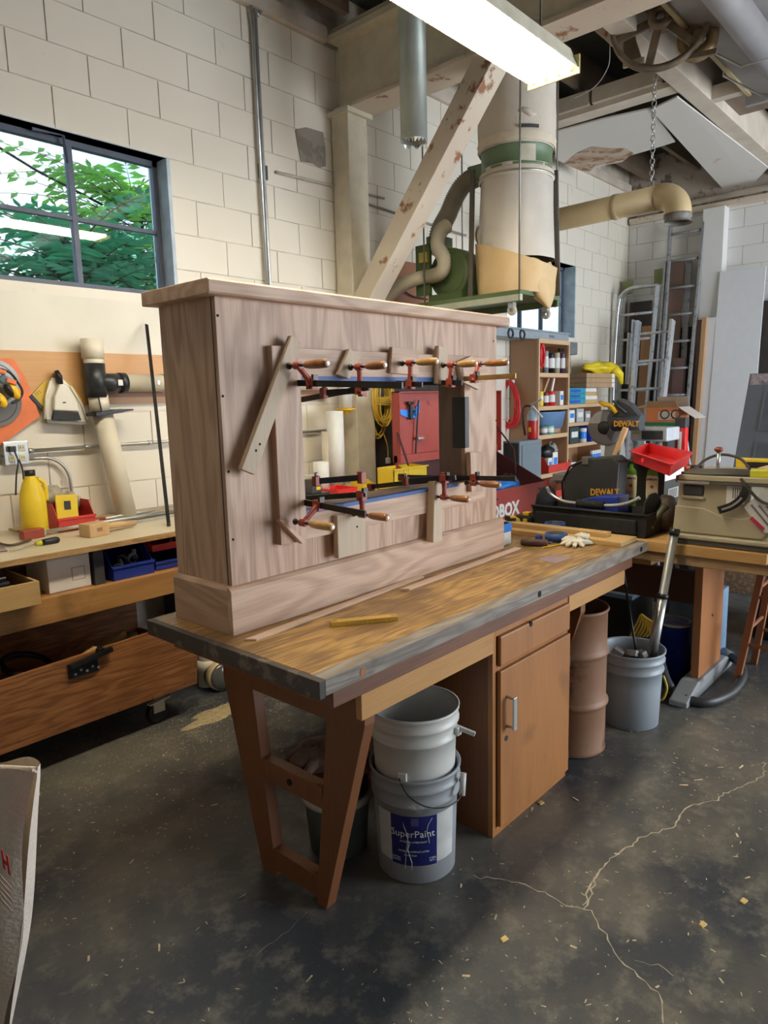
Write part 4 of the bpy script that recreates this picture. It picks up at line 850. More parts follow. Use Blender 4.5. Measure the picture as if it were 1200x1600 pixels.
# ---------------------------------------------------------------- on the left bench
def onl(px,py,h=0): return at(px,py,2,LZ+h)
t=thing('yellow_jug','yellow plastic jug with black cap on the left bench','bottle',(1.30,3.42,LZ)); c=Vector((1.325,3.42,LZ))
m=MB(); 
def sec(w,d,z,cx=0): return [(c.x+cx+w*math.cos(a)*1.0,c.y+d*math.sin(a),c.z+z) for a in [i*math.pi/10 for i in range(20)]]
rows=[sec(.055,.04,0),sec(.060,.045,.006),sec(.060,.045,.15),sec(.056,.043,.20),sec(.040,.036,.25),sec(.026,.026,.275),sec(.022,.022,.29)]
m.add([p for r in rows for p in r],[(i*20+k,i*20+(k+1)%20,(i+1)*20+(k+1)%20,(i+1)*20+k) for i in range(6) for k in range(20)],True); m.out('bottle_body',YEL,t)
MB().cyl(c+Z*.285,c+Z*.312,.024).out('cap',BLACK,t); MB().tube(spline([c+Vector((.03,0,.27)),c+Vector((.062,0,.24)),c+Vector((.066,0,.16))],5),.010,8).out('handle',YEL,t)
bx=bin_open('parts_bin','red plastic parts bin standing on the left bench by the wall',1.425,1.61,3.40,3.62,LZ,.135,REDB)
t=thing('packet','yellow packet with a black print leaning in the red bin','packet',(1.48,3.42,LZ+.02)); R=Euler((-.2,.05,-.15)).to_matrix(); MB().obox((1.485,3.43,LZ+.115),(.10,.02,.12),R).out('packet',YEL,t,bevel=.003)
m=MB(); m.obox((1.485,3.4185,LZ+.125),(.030,.001,.042),R); m.obox((1.478,3.4180,LZ+.095),(.045,.001,.010),R); m.obox((1.512,3.4180,LZ+.115),(.006,.001,.04),R); m.out('print',INKD,t)
t=thing('bag_of_rags','clear bag of grey-brown rags heaped behind the red bin','bag',(1.47,3.58,LZ+.1)); MB().blob((1.46,3.60,LZ+.165),(.085,.05,.045),20,10,.10,21).out('bag',mat('grey_brown_cloth',(.38,.33,.25),.7,var=.3,scale=30,bump=.3),t); MB().blob((1.56,3.56,LZ+.12),(.05,.04,.05),16,8,.10,22).out('bag',mat('grey_brown_cloth',(.38,.33,.25),.7),t)
# pipe clamps on bench
p=[onl(0,858),onl(262,808)]
t=thing('pipe_clamp','long steel pipe clamp with red jaws lying on the left bench','clamp',tuple(onl(50,835))); a=onl(40,836,.02);b=onl(275,797,.02); d=(b-a).normalized()
MB().tube([a,b+d*.25],.009,10).out('pipe',ZINC,t)
for px,py in ((50,834),(112,820)):
    q=onl(px,py,.022); MB().obox(q,(.10,.045,.045),Matrix.Rotation(math.atan2(d.y,d.x),3,'Z')).out('jaw',CLR,t,bevel=.004); MB().obox(q+d*.054-Z*.0,(.010,.030,.030),Matrix.Rotation(math.atan2(d.y,d.x),3,'Z')).out('screw_face',ZINC,t)
q=onl(150,815,.02); t=thing('pipe_clamp','second steel pipe clamp lying behind the mallet','clamp',tuple(q)); a=onl(100,822,.014); b=onl(275,790,.014); MB().tube([a,b+(b-a).normalized()*.3],.008,10).out('pipe',ZINC,t); MB().obox(q,(.09,.04,.04),Matrix.Rotation(.1,3,'Z')).out('jaw',CLR,t,bevel=.004); MB().obox(q-Z*.0+Vector((-.01,-.021,0)),(.03,.004,.025)).out('release_plate',ZINC,t)
c=onl(153,838); c=Vector((c.x,c.y+.03,LZ)); t=thing('wooden_mallet','pale wooden mallet lying on the left bench','mallet',tuple(c)); R=Matrix.Rotation(.15,3,'Z')
MB().obox(c+Z*.031,(.105,.085,.062),R).out('head',wood('beech',(.62,.42,.22),(.50,.31,.14),2,9,8,.5,.3),t,bevel=.004); MB().obox(c+R@Vector((-.0,-.0428,.033)),(.028,.001,.018),R).out('tenon_end',mat('end_grain',(.28,.16,.08),.7),t)
MB().ring([(c+R@Vector((.045,.0,.031)),.014),(c+R@Vector((.12,.01,.030)),.017),(c+R@Vector((.24,.02,.022)),.014)],12).out('handle',wood('beech',(.62,.42,.22),(.50,.31,.14),2,9,8,.5,.3),t)
a=onl(15,861,.006); b=onl(55,850,.012); e=onl(92,843,.014); t=thing('screwdriver','screwdriver with a black and yellow grip near the bench edge','screwdriver',tuple(b)); MB().tube([a,b],.003,8).out('blade',ZINC,t); MB().ring([(b,.008),(b.lerp(e,.25),.014)],12).out('collar',mat('clear_yellow',(.55,.55,.05),.2),t); MB().ring([(b.lerp(e,.25),.014),(b.lerp(e,.5),.016),(b.lerp(e,.9),.016),(e,.011)],12).out('grip',BLACK,t)
t=thing('wire_brush','dark curved strip at the left edge of the bench','strap',tuple(onl(10,848))); MB().tube(spline([onl(-10,846,.008),onl(15,852,.010),onl(40,846,.008),onl(48,843,.008)],6),.006,8).out('strap',mat('dark_strap',(.10,.07,.05),.6),t)
t=thing('scrap_disc','small purple-grey scrap on the bench edge at the far left','scrap',tuple(onl(4,860))); MB().prism([onl(-10,858),onl(6,857),onl(12,862),onl(-8,864)],(0,0,.006)).out('scrap',mat('sandpaper',(.30,.21,.22),.9),t)
t=thing('steel_rule','long thin metal strips lying at the back of the left bench','metal strip',(2.1,3.5,LZ)); MB().bar(Vector((1.75,3.33,LZ+.004)),Vector((2.6,3.42,LZ+.004)),.02,.004).out('strip',ZINC,t); MB().bar(Vector((1.7,3.42,LZ+.004)),Vector((2.6,3.50,LZ+.004)),.03,.004).out('strip',mat('grey_green_strip',(.25,.27,.22),.5),t)
# ---------------------------------------------------------------- on the wall above it
YW=WL-.006
t=thing('plywood_batten','long varnished plywood batten screwed to the wall above the left bench','batten',(2.2,YW,1.55)); 
MB().box((-.6,YW-.02,1.565),(3.5,YW,1.835)).out('batten',wood('honey_ply',(.56,.30,.11),(.44,.21,.07),0,4,8,.45,.35),t,bevel=.001); MB().box((1.86,YW-.026,1.60),(3.5,YW-.0195,1.66)).out('lower_board',wood('red_ply',(.30,.12,.05),(.22,.08,.03),0,4,8,.5,.3),t)
yp=3.60
t=thing('pvc_dust_pipe','vertical cream PVC dust pipe with a black tee on the wall','pipe',(1.78,yp,.96))
MB().cyl((1.770,yp,1.80),(1.770,yp,1.90),.056,n=28).out('top_coupling',PVC,t); MB().cyl((1.770,yp,1.765),(1.770,yp,1.80),.050,n=28).out('pipe',PVC,t)
tee=MB(); tee.cyl((1.772,yp,1.60),(1.772,yp,1.775),.054,n=28); tee.cyl((1.772,yp,1.675),(1.93,yp,1.675),.050,n=28); tee.cyl((1.90,yp,1.675),(1.935,yp,1.675),.054,n=28); tee.out('tee',mat('black_abs',(.022,.024,.028),.4),t)
MB().box((1.868,yp-.056,1.66),(1.895,yp-.052,1.69)).out('printed_label',PAPER,t)
MB().cyl((1.785,yp,1.53),(1.778,yp,1.61),.050,n=28).out('pipe',PVC,t); MB().bar(Vector((1.755,yp-.053,1.60)),Vector((1.765,yp-.053,1.53)),.008,.004).out('slot',BLACK,t)
g=MB(); g.obox((1.80,yp-.01,1.520),(.155,.13,.018),(0,-.10,0)); g.out('blast_gate',BLACK,t,bevel=.002); MB().obox((1.90,yp-.02,1.528),(.07,.10,.008),(0,-.10,0)).out('gate_slide',DGREY,t)
MB().cyl((1.795,yp,1.515),(1.87,yp-.02,.958),.052,.055,n=28).out('pipe',PVC,t)
t=thing('pvc_branch_pipe','horizontal cream PVC pipe running along the wall to the right','pipe',(2.5,yp,1.67)); MB().cyl((1.93,yp,1.675),(3.38,yp,1.675),.0475,n=28).out('pipe',PVC,t); MB().cyl((2.155,yp,1.675),(2.19,yp,1.675),.052,n=28).out('coupling',PVC,t)
for x in (2.10,2.95): MB().box((x,yp-.055,1.665),(x+.012,yp+.1,1.685)).out('strap',ZINC,t)
t=thing('steel_bar','long dark steel bar leaning from the left bench to the wall','bar',tuple(at(266,845,1,3.05))); MB().bar(at(229,507,1,3.66),at(267,850,1,3.05),.018,.006,Y).out('bar',STEEL,t)
# dustpan with brush
dp=lambda px,py,y=YW-.05: at(px,py,1,y)
t=thing('dustpan','white dustpan with black grip hanging on the wall','dustpan',tuple(dp(103,660))); PANW=mat('dustpan_cream',(.74,.70,.60),.4,var=.04)
pan=[dp(*q,YW-.03) for q in ((79,590),(97,592),(110,605),(125,628),(136,650),(133,660),(118,664),(72,659),(69,640),(74,615))]
MB().prism(pan,(0,-.012,0)).out('pan',PANW,t,bevel=.003)
MB().prism([dp(*q,YW-.042) for q in ((70,655),(136,659),(131,664),(72,661))],(0,-.018,0)).out('lip',mat('grey_rubber_lip',(.20,.19,.17),.6),t)
for q in (((79,595),(72,620),(70,655)),((110,603),(128,632),(136,656))): MB().tube([dp(*z,YW-.047) for z in q],.006,8).out('side_wall',PANW,t)
hh=MB(); hh.ring([(dp(89,580,YW-.04),.012),(dp(91,590,YW-.04),.016),(dp(93,599,YW-.045),.012)],14); hh.out('grip',BLACK,t)
t=thing('hand_brush','white hand brush with black bristles clipped in the dustpan','brush',tuple(dp(103,655,YW-.07)))
m=MB(); m.prism([dp(*q,YW-.048) for q in ((90,599),(101,601),(112,618),(121,643),(81,641),(82,620))],(0,-.028,0)); m.out('brush_body',PANW,t,bevel=.006,seg=3)
m=MB(); m.prism([dp(*q,YW-.052) for q in ((82,642),(120,644),(125,657),(80,656))],(0,-.020,0)); m.out('bristles',BLKR,t,bevel=.002)
MB().prism([dp(*q,YW-.0765) for q in ((98,628),(103,628),(103,630),(98,630))],(0,-.001,0)).out('vent_slot',INKD,t)
m=MB(); m.ring([(dp(88,579,YW-.065),.010),(dp(92,588,YW-.07),.017),(dp(95,600,YW-.065),.012)],14); m.out('grip',BLACK,t)
# yellow level / saw handle behind dustpan
t=thing('speed_square','yellow tool with dark edges hanging behind the dustpan','square',tuple(dp(80,640))); m=MB(); m.prism([dp(*q,YW-.022) for q in ((46,620),(68,596),(85,592),(80,640),(66,642))],(0,-.006,0)); m.out('body',mat('dirty_yellow',(.62,.42,.05),.5,var=.15),t); MB().prism([dp(*q,YW-.024) for q in ((45,620),(49,616),(66,635),(66,642))],(0,-.009,0)).out('edge',BLACK,t)
m=MB(); m.prism([dp(*q,YW-.022) for q in ((100,594),(112,600),(128,625),(126,632))],(0,-.005,0)); m.out('body',mat('dirty_yellow',(.62,.42,.05),.5),t)
for k in range(3): MB().bar(dp(54+k*3,614-2*k,YW-.0285),dp(58+k*3,618-2*k,YW-.0285),.002,.0005,Y).out('mark',INKD,t)
# saw blades
def blade(label,px,py,r,y,m,teeth=60,grp='saw blades hanging on the wall',txt=None):
    c=at(px,py,1,y); t=thing('circular_saw_disc',label,'saw blade',(c.x,y,c.z-r),grp); P=[]
    for k in range(teeth):
        a=2*math.pi*k/teeth; P.append((c.x+r*math.cos(a),y,c.z+r*math.sin(a))); b=a+2*math.pi*.7/teeth; P.append((c.x+r*.955*math.cos(b),y,c.z+r*.955*math.sin(b)))
    MB().prism(P,(0,.003,0)).out('disc',m,t); RY=Matrix(((1,0,0),(0,0,-1),(0,1,0)))
    MB().lathe((c.x,y-.0005,c.z),[(r*.78,0),(r*.80,.0012),(r*.82,0)],48,RY).out('ring_mark',DGREY,t); MB().cyl((c.x,y-.001,c.z),(c.x,y-.003,c.z),r*.12,n=20).out('hub',DGREY,t)
    if txt:
        rt=Vector((.87,0,.42)); text(txt,.026,Vector((c.x,y-.002,c.z))-rt*.01-Vector((0,0,.035)),rt,Vector((-.42,0,.87)),PAPER,t)
    return t
t=thing('saw_cover','large orange triangular saw blade guard card behind the lower blade','card',(1.3,3.66,1.4)); MB().prism([at(*q,1,3.672) for q in ((-60,700),(-60,560),(20,560),(40,592),(62,650),(38,668),(0,696))],(0,-.004,0)).out('card',ORANGE,t)
GB_=mat('grey_coated_blade',(.15,.15,.145),.45,var=.08)
blade('lower grey circular saw blade with orange card behind',-8,627,.125,3.655,GB_,72,txt='POLISHED')
blade('upper steel circular saw blade partly behind the safety goggles',-6,598,.110,3.630,mat('steel_blade',(.30,.30,.29),.35,.6),48,txt='24T')
t=thing('ear_muffs','black and yellow ear muffs hanging over the saw blades','ear muffs',tuple(at(10,632,1,3.58)))
hb=spline([at(-25,590,1,3.56),at(-5,577,1,3.56),at(15,582,1,3.56),at(28,598,1,3.57),at(35,612,1,3.57),at(30,624,1,3.57),at(18,630,1,3.57)],8); MB().tube(hb,.006,8).out('headband',BLACK,t)
for px,py in ((22,612),(1,625)):
    c=at(px,py,1,3.57); MB().blob(c,(.024,.022,.040),16,10,0,1,Euler((0,-.5,0)).to_matrix()).out('cup',YELO,t); MB().blob(c+Vector((-.022,0,.005)),(.018,.024,.036),16,10,0,1,Euler((0,-.5,0)).to_matrix()).out('cushion',BLACK,t)
c=at(8,594,1,3.57); MB().obox(c,(.05,.02,.04),(0,.6,0)).out('pouch',mat('blue_grey',(.10,.16,.20),.5),t,bevel=.006); MB().obox(at(17,596,1,3.56),(.045,.02,.022),(0,.3,0)).out('orange_pad',ORANGE,t,bevel=.004); MB().obox(at(0,580,1,3.56),(.05,.02,.02),(0,.3,0)).out('orange_pad',ORANGE,t,bevel=.004)
# outlet and conduits
c=at(26,708,1,3.64); t=thing('outlet_box','four-socket metal outlet box on the wall','outlet box',(c.x,3.64,c.z-.055)); MB().box((c.x-.055,3.645,c.z-.055),(c.x+.055,YW,c.z+.055)).out('box',ZINC,t,bevel=.004)
MB().box((c.x-.058,3.640,c.z-.058),(c.x+.058,3.646,c.z+.058)).out('cover_plate',ZINC,t,bevel=.003)
for dx in (-.024,.026):
    for dz in (.024,-.024):
        s_=MB().box((c.x+dx-.016,3.637,c.z+dz-.017),(c.x+dx+.016,3.641,c.z+dz+.017)).out('socket',mat('ivory',(.60,.56,.38),.4),t,bevel=.004)
        for q in (-.006,.006): MB().box((c.x+dx+q-.001,3.6362,c.z+dz-.003),(c.x+dx+q+.001,3.6375,c.z+dz+.007)).out('slot',INKD,s_)
t=thing('electric_lead','black cord with plugs hanging from the outlet box','cord',(c.x-.02,3.63,LZ)); MB().box((c.x-.040,3.615,c.z+.008),(c.x-.008,3.637,c.z+.036)).out('plug',BLACK,t,bevel=.003)
MB().tube(spline([(c.x-.02,3.61,c.z+.01),(c.x-.012,3.60,c.z-.04),(c.x-.03,3.59,c.z-.10),(c.x-.04,3.60,c.z-.20)],6),.004,8).out('cord',BLACK,t); MB().tube(spline([(c.x-.005,3.61,c.z-.03),(c.x+.004,3.60,c.z-.08),(c.x+.002,3.60,c.z-.2)],6),.004,8).out('cord',BLACK,t)
t=thing('conduit','horizontal metal conduit along the wall right of the outlet box','conduit',(2.5,3.665,c.z)); MB().tube([(c.x+.055,3.665,c.z+.005),(3.55,3.665,c.z+.005)],.0095,10).out('pipe',ZINC,t)
for x in (c.x+.06,1.71,2.08,3.0): MB().cyl((x,3.665,c.z+.005),(x+.03,3.665,c.z+.005),.0135,n=12).out('connector',ZINC,t)
t=thing('conduit','metal conduit bending down from the outlet box to the bench','conduit',(1.6,3.665,LZ)); MB().tube([Vector((c.x+.055,3.665,c.z-.035))]+arc((c.x+.13,3.665,c.z-.035-.13),.13,math.pi/2,0,X,Z,10)+[(c.x+.265,3.665,LZ)],.0085,10).out('pipe',ZINC,t)
t=thing('conduit','metal conduit entering the outlet box from the left','conduit',(.5,3.665,c.z)); MB().tube([(-.5,3.665,c.z-.01),(c.x-.055,3.665,c.z-.01)],.0085,10).out('pipe',ZINC,t)
t=thing('conduit','tall vertical pair of thin conduits up the block wall','conduit',(2.99,3.68,1.9)); MB().tube([(3.02,3.675,1.30),(3.00,3.675,3.82),(2.99,3.67,3.93)],.011,10).out('pipe',ZINC,t); MB().tube(spline([(3.045,3.675,1.30),(3.028,3.675,3.80),(3.05,3.675,3.90),(3.12,3.66,3.99)],6),.010,10).out('pipe',ZINC,t)
# ---------------------------------------------------------------- seen through the mantel opening
def wl_(px,py,y): return at(px,py,1,y)
for lb,xc,r,top,m_ in (('tallest white PVC pipe standing against the wall on the left bench',(527,650),.060,642,PVCW),('short white PVC pipe standing before the tall one',(503,640),.052,718,PVCW),('second tall cream PVC pipe standing beside the column',(515,650),.045,674,PVC)):
    c=wl_(xc[0],LZ,3.55) if 0 else at(xc[0],760,1,3.52); z=at(xc[0],top,1,3.52).z; yy=3.55 if m_ is PVC else (3.50 if top<700 else 3.40); x_=at(xc[0],760,1,yy).x
    t=thing('pvc_pipe',lb,'pipe',(x_,yy,LZ),'pipes standing on the left bench'); MB().lathe((x_,yy,LZ),[(r*.93,0),(r,0),(r,z-LZ),(r*.93,z-LZ),(r*.93,.01)],28).out('pipe',m_,t)
c=at(541,640,1,3.50); t=thing('pvc_drop_pipe','wide white pipe end with a yellow cap hanging beside the column','pipe',(c.x,3.5,c.z)); MB().cyl((c.x,3.5,c.z+.01),(c.x,3.5,1.80),.048,n=28).out('pipe',PVCW,t); MB().cyl((c.x,3.5,c.z-.005),(c.x,3.5,c.z+.008),.068,n=28).out('flange',YELO,t); MB().cyl((c.x,3.5,c.z-.03),(c.x,3.5,c.z-.003),.030,n=20).out('cap',YELO,t); MB().box((c.x+.04,3.49,1.70),(3.56,3.51,1.72)).out('bracket',ZINC,t)
c=at(491,765,1,3.20); t=thing('battery_charger','black battery charger with a yellow light on the left bench','charger',(c.x,3.2,LZ)); MB().box((c.x-.05,3.15,LZ),(c.x+.09,3.27,LZ+.035)).out('base',BLACK,t,bevel=.006)
MB().prism([(c.x-.045,3.17,LZ+.035),(c.x+.035,3.17,LZ+.035),(c.x+.035,3.17,LZ+.095),(c.x+.022,3.17,LZ+.12),(c.x-.04,3.17,LZ+.12)],(0,.08,0)).out('battery',DGREY,t,bevel=.004); MB().box((c.x-.01,3.167,LZ+.055),(c.x+.025,3.171,LZ+.075)).out('label',YEL,t)
t=thing('electric_lead','thin red cord arching over the tray behind the charger','cord',tuple(at(535,765,1,3.3))); MB().tube(spline([at(518,768,1,3.3),at(527,757,1,3.3),at(537,759,1,3.3),at(540,766,1,3.3)],6),.003,6).out('cord',RED,t)
a=at(519,770,1,3.25); b=at(551,770,1,3.25); t=thing('tool_tray','low red tray on the left bench behind the charger','tray',(a.x,3.25,LZ)); MB().tray((a.x,3.20,LZ),(b.x,3.40,LZ+.03),.004,.005).out('tray',RED,t)
c=at(560,757,1,3.30); t=thing('parts_bin','small yellow bin lying on its side at the foot of the column','bin',(c.x,3.3,LZ)); MB().prism([(c.x-.04,3.22,LZ),(c.x+.09,3.22,LZ),(c.x+.09,3.22,LZ+.03),(c.x-.03,3.22,LZ+.09)],(0,.12,0)).out('bin_body',YEL,t,bevel=.004)
t=simple_box('white_carton','small white carton on the bench behind the red tray','carton',(a.x+.06,3.45,LZ),(a.x+.17,3.58,LZ+.10),PAPER)
# yellow bin resting on the bench right end
a=at(597,760,1,2.98); b=at(665,760,1,2.98)
bt=at(620,729,1,3.05)
t=thing('parts_bin','large bright yellow parts bin on the end of the left bench','bin',(3.4,3.05,LZ)); x0=at(612,750,1,3.02).x; zt=at(620,731,1,3.02).z; x1=at(664,745,1,3.02).x
e=.005; b=MB(); b.box((x0,3.0,LZ),(x1,3.15,LZ+e)); b.box((x0,3.0,LZ),(x0+e,3.15,zt)); b.prism([(x1,3.0,LZ),(x1,3.0,zt-.01),(x1,3.15,zt),(x1,3.15,LZ)],(-e,0,0)); b.box((x0,3.145,LZ),(x1,3.15,zt)); b.box((x0,3.0,LZ),(x1,3.0+e,zt-.012)); b.out('bin_body',YEL,t)
for k in range(3): MB().box((x0+.05+.05*k,2.994,LZ+.01),(x0+.062+.05*k,3.0,zt-.02)).out('rib',YEL,t,bevel=.001)
MB().box((x0-.008,2.992,zt-.014),(x1+.008,3.0,zt-.004)).out('rim',YEL,t,bevel=.001)
# cord coils hanging right of the column
CY=mat('yellow_cord',(.62,.42,.05),.5,var=.2)
def coil(name,label,cx,y,zt,w,h,n,m,r,seed,tail=None):
    rnd=random.Random(seed); t=thing(name,label,'cord',(cx,y,zt-h))
    mb=MB()
    for k in range(n):
        a=w*rnd.uniform(.55,1.); b=h*rnd.uniform(.75,1.)/2; dx=rnd.uniform(-.02,.02); dy=rnd.uniform(-.04,.04); ph=rnd.uniform(-.15,.15)
        mb.tube([Vector((cx+dx+a/2*math.cos(q)*(1.15-.35*math.sin(q)),y+dy+ph*.1*math.cos(q),zt-b+b*math.sin(q))) for q in [i*2*math.pi/28 for i in range(29)]],r,6)
    mb.out('coils',m,t)
    bnd=MB()
    for k in range(5): bnd.tube([Vector((cx+w*.42*math.cos(q),y+.055*math.sin(q),zt-h*(.50+.018*k)+.006*math.cos(q+k))) for q in [i*2*math.pi/16 for i in range(17)]],r,6)
    bnd.out('binding',m,t)
    if tail: MB().tube(spline(tail,8),r,6).out('tail',m,t)
    return t
yc=3.52; c=at(596,640,1,yc); z0=at(596,600,1,yc).z; z1=at(596,690,1,yc).z
e1=at(606,705,1,yc); e2=at(606,715,1,yc)
t=coil('extension_lead','thick yellow extension cord coiled and hanging beside the column',c.x,yc,z0+.22,.19,z0+.22-z1,15,CY,.0055,5,[Vector((c.x,yc-.02,z1+.05)),Vector((c.x+.03,yc-.02,z1-.02)),e1,e2])
MB().box(e2-Vector((.016,.014,.045)),e2+Vector((.016,.014,0))).out('plug',WHITE,t,bevel=.005)
MB().box((c.x-.02,3.50,z0+.20),(c.x+.02,YW,z0+.235)).out('hook',STEEL,t)
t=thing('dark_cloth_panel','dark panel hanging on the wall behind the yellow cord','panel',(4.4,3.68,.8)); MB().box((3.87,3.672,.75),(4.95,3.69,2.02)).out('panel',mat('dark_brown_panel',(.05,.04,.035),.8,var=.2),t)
# ================================================================ JOB BOX
jyf,jxr,jyb=2.70,4.90,3.16
jx0=at(614,640,1,jyb).x; jx1=jxr; zf=at(853,751,1,jyf).z; zh=at(775,703,1,jyb).z; zl=at(640,612,1,jyb).z
t=JB=thing('job_box','big dark red steel job box with its lid standing open','tool chest',((jx0+jx1)/2,(jyf+jyb)/2,0))
MB().box((jx0,jyf,.10),(jx1,jyf+.006,zf)).out('front_panel',JOBR,t,bevel=.002)
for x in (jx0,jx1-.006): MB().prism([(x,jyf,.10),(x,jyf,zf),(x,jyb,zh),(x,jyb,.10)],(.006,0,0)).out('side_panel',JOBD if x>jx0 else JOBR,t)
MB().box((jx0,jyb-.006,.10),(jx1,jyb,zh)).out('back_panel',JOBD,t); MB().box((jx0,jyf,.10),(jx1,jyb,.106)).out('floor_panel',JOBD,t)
MB().box((jx0+.02,jyf-.01,.0),(jx1-.02,jyb,.10)).out('skid',BLACK,t)
ld=MB(); ld.box((jx0,jyb+.005,zh),(jx1,jyb+.012,zl)); L_=ld.out('lid',JOBR,t,bevel=.002,label='open lid standing upright')
MB().box((jx0,jyb-.06,zl-.006),(jx1,jyb+.008,zl)).out('lid_flange',JOBR,L_); MB().box((jx0,jyb-.06,zh),(jx0+.006,jyb+.008,zl)).out('lid_flange',JOBR,L_); MB().box((jx1-.006,jyb-.06,zh),(jx1,jyb+.008,zl)).out('lid_flange',JOBR,L_)
MB().box((jx0,jyb-.03,zh-.01),(jx1,jyb+.004,zh+.05)).out('hinge_rail',JOBR,t,bevel=.002)
for px0,py0,px1,py1 in ((654,625,649,718),):
    MB().bar(at(px0,py0,1,jyb-.02),at(px1,py1,1,jyb-.02),.012,.006,Y).out('lock_rod',BLACK,L_)
c=at(659,685,1,jyb-.03); MB().box(c-Vector((.035,0,.008)),c+Vector((.03,.03,.010))).out('lid_latch',ZINC,L_,bevel=.003)
MB().bar(at(621,676,1,jyb-.05),at(638,727,1,jyb-.18),.014,.008,Y).out('lid_strut',JOBD,t); MB().bar(at(776,666,1,jyb-.04),at(803,702,1,jyb-.22),.016,.008,Y).out('lid_strut',JOBD,t); MB().bar(at(803,702,1,jyb-.22),at(806,740,1,jyb-.26),.012,.008,Y).out('lid_strut',JOBD,t)
for q in (((625,640),(650,641),(651,653),(634,652),(626,648)),((643,645),(656,628),(655,645),(647,652))): MB().prism([at(*z,1,jyb-.001) for z in q],(0,-.002,0)).out('blue_tape',BLUET2,L_)
c=at(642,640,1,jyb-.02); MB().box(c-Vector((.012,.01,.07)),c+Vector((.012,.012,.05))).out('hung_tool',BLACK,L_,bevel=.003); MB().box(c+Vector((-.03,-.01,.035)),c+Vector((.03,.012,.055))).out('hung_tool',BLACK,L_,bevel=.003)
a=at(776,800,1,jyf-.001); text('JOBOX',.135,(jx1-.80,jyf-.0015,zf-.20),X,Z,INKW,t,bold=.006,sx=.95)
MB().cyl((jx1-.09,jyf-.002,zf-.05),(jx1-.09,jyf+.001,zf-.05),.010).out('lock_hole',BLACK,t); MB().box((jx1-.055,jyf-.002,zf-.066),(jx1-.015,jyf,zf-.048)).out('sticker',PAPER,t)
t=thing('blue_tool_bag','blue and black bag lying in the open job box','bag',(4.75,2.9,.3)); MB().blob((4.55,2.86,zf-.02),(.16,.11,.07),18,10,.10,31).out('bag',BLUET2,t); MB().blob((4.62,2.87,zf+.02),(.10,.07,.05),16,8,.12,33).out('bag_top',BLACK,t)
t=thing('cable_reel','roll of pale cable standing in the open job box','cable',(4.62,3.04,.8)); MB().lathe((4.70,3.10,zf+.16),[(.05,-.02),(.085,-.02),(.09,0),(.085,.02),(.05,.02),(.05,-.02)],28,Matrix(((1,0,0),(0,0,-1),(0,1,0)))).out('reel',mat('pale_cable',(.45,.42,.38),.5,var=.3,scale=60),t)
# red cord hanging on the bookcase side
CRD=mat('red_cord',(.80,.03,.04),.4)
y_=3.55; c=at(795,620,0,5.93); z0=at(795,597,0,5.93).z; z1=at(792,665,0,5.93).z
t=thing('extension_lead','bright red cord coiled and hanging on the bookcase side','cord',(5.9,c.y,z1)); mb=MB(); rnd=random.Random(4)
for k in range(12):
    w=.11*rnd.uniform(.5,1); dz=rnd.uniform(-.03,.02); mb.tube([Vector((5.93+rnd.uniform(-.005,.005),c.y+w*math.cos(q)*(1.1-.3*math.sin(q)),(z0+z1)/2+dz+(z0-z1)/2*math.sin(q))) for q in [i*2*math.pi/24 for i in range(25)]],.007,6)
mb.out('coils',CRD,t); MB().tube(spline([Vector((5.93,c.y-.02,z1+.08)),Vector((5.93,c.y+.02,z1)),Vector((5.94,c.y+.05,z1-.12))],6),.007,6).out('tail',CRD,t); MB().box((5.93,c.y-.04,z0-.01),(5.975,c.y+.04,z0+.02)).out('hook',PAPER,t)
# ================================================================ RIGHT TABLE WITH TOOLS
tx0,tx1,ty0,ty1=3.30,4.35,.55,2.15
t=thing('trestle_table','timber trestle table with thick pine boards beyond the main bench','table',(3.8,1.3,0)); PB=wood('pine_table_y',(.60,.36,.13),(.40,.21,.07),1,8,9,.5,.45,((.12,.06,.03),6,.66,.6))
MB().box((tx0,.745,.797),(tx0+.09,1.70,.845)).out('front_beam',PB,t,bevel=.002); MB().box((tx0+.09,.745,.797),(tx1-.1,ty1,.845)).out('tabletop',PB,t,bevel=.002)
MB().box((tx0+.02,.62,.745),(tx1,ty1,.797)).out('lower_slab',wood('dirty_pine_y',(.46,.30,.15),(.26,.15,.07),1,8,9,.5,.45,((.10,.08,.07),5,.52,.6)),t,bevel=.004)
ORD=wood('trestle_orange',(.40,.16,.055),(.30,.11,.035),2,4,7,.45,.3)
for y in (1.10,1.95):
    MB().box((3.62,y,.07),(3.98,y+.04,.745)).out('leg_panel',ORD,t,bevel=.002)
    MB().prism([(3.40,y-.02,0),(4.16,y-.02,0),(4.16,y-.02,.03),(4.04,y-.02,.085),(3.56,y-.02,.085),(3.40,y-.02,.03)],(0,.09,0)).out('foot',spotted('grey_painted_foot',(.30,.31,.32),(.15,.15,.15),8,.56,.5),t,bevel=.006)
    for z in (.66,.38): MB().cyl((3.80,y-.003,z),(3.80,y+.002,z),.008,n=10).out('bolt',BLKR,t)
MB().box((3.80,1.14,.42),(3.84,1.95,.60)).out('rail',wood('dark_rail',(.12,.045,.025),(.07,.03,.02),1,5,7,.5,.3),t,bevel=.002)
MB().box((3.98,.62,.60),(4.02,1.10,.745)).out('apron',ORD,t)
c=at(960,905,0,3.6); t=thing('spring_clamp_timber','short pine stub sticking out under the trestle table','timber',(c.x,c.y,c.z)); MB().box((3.45,1.30,.69),(3.62,1.42,.735)).out('stub',PB,t,bevel=.002)
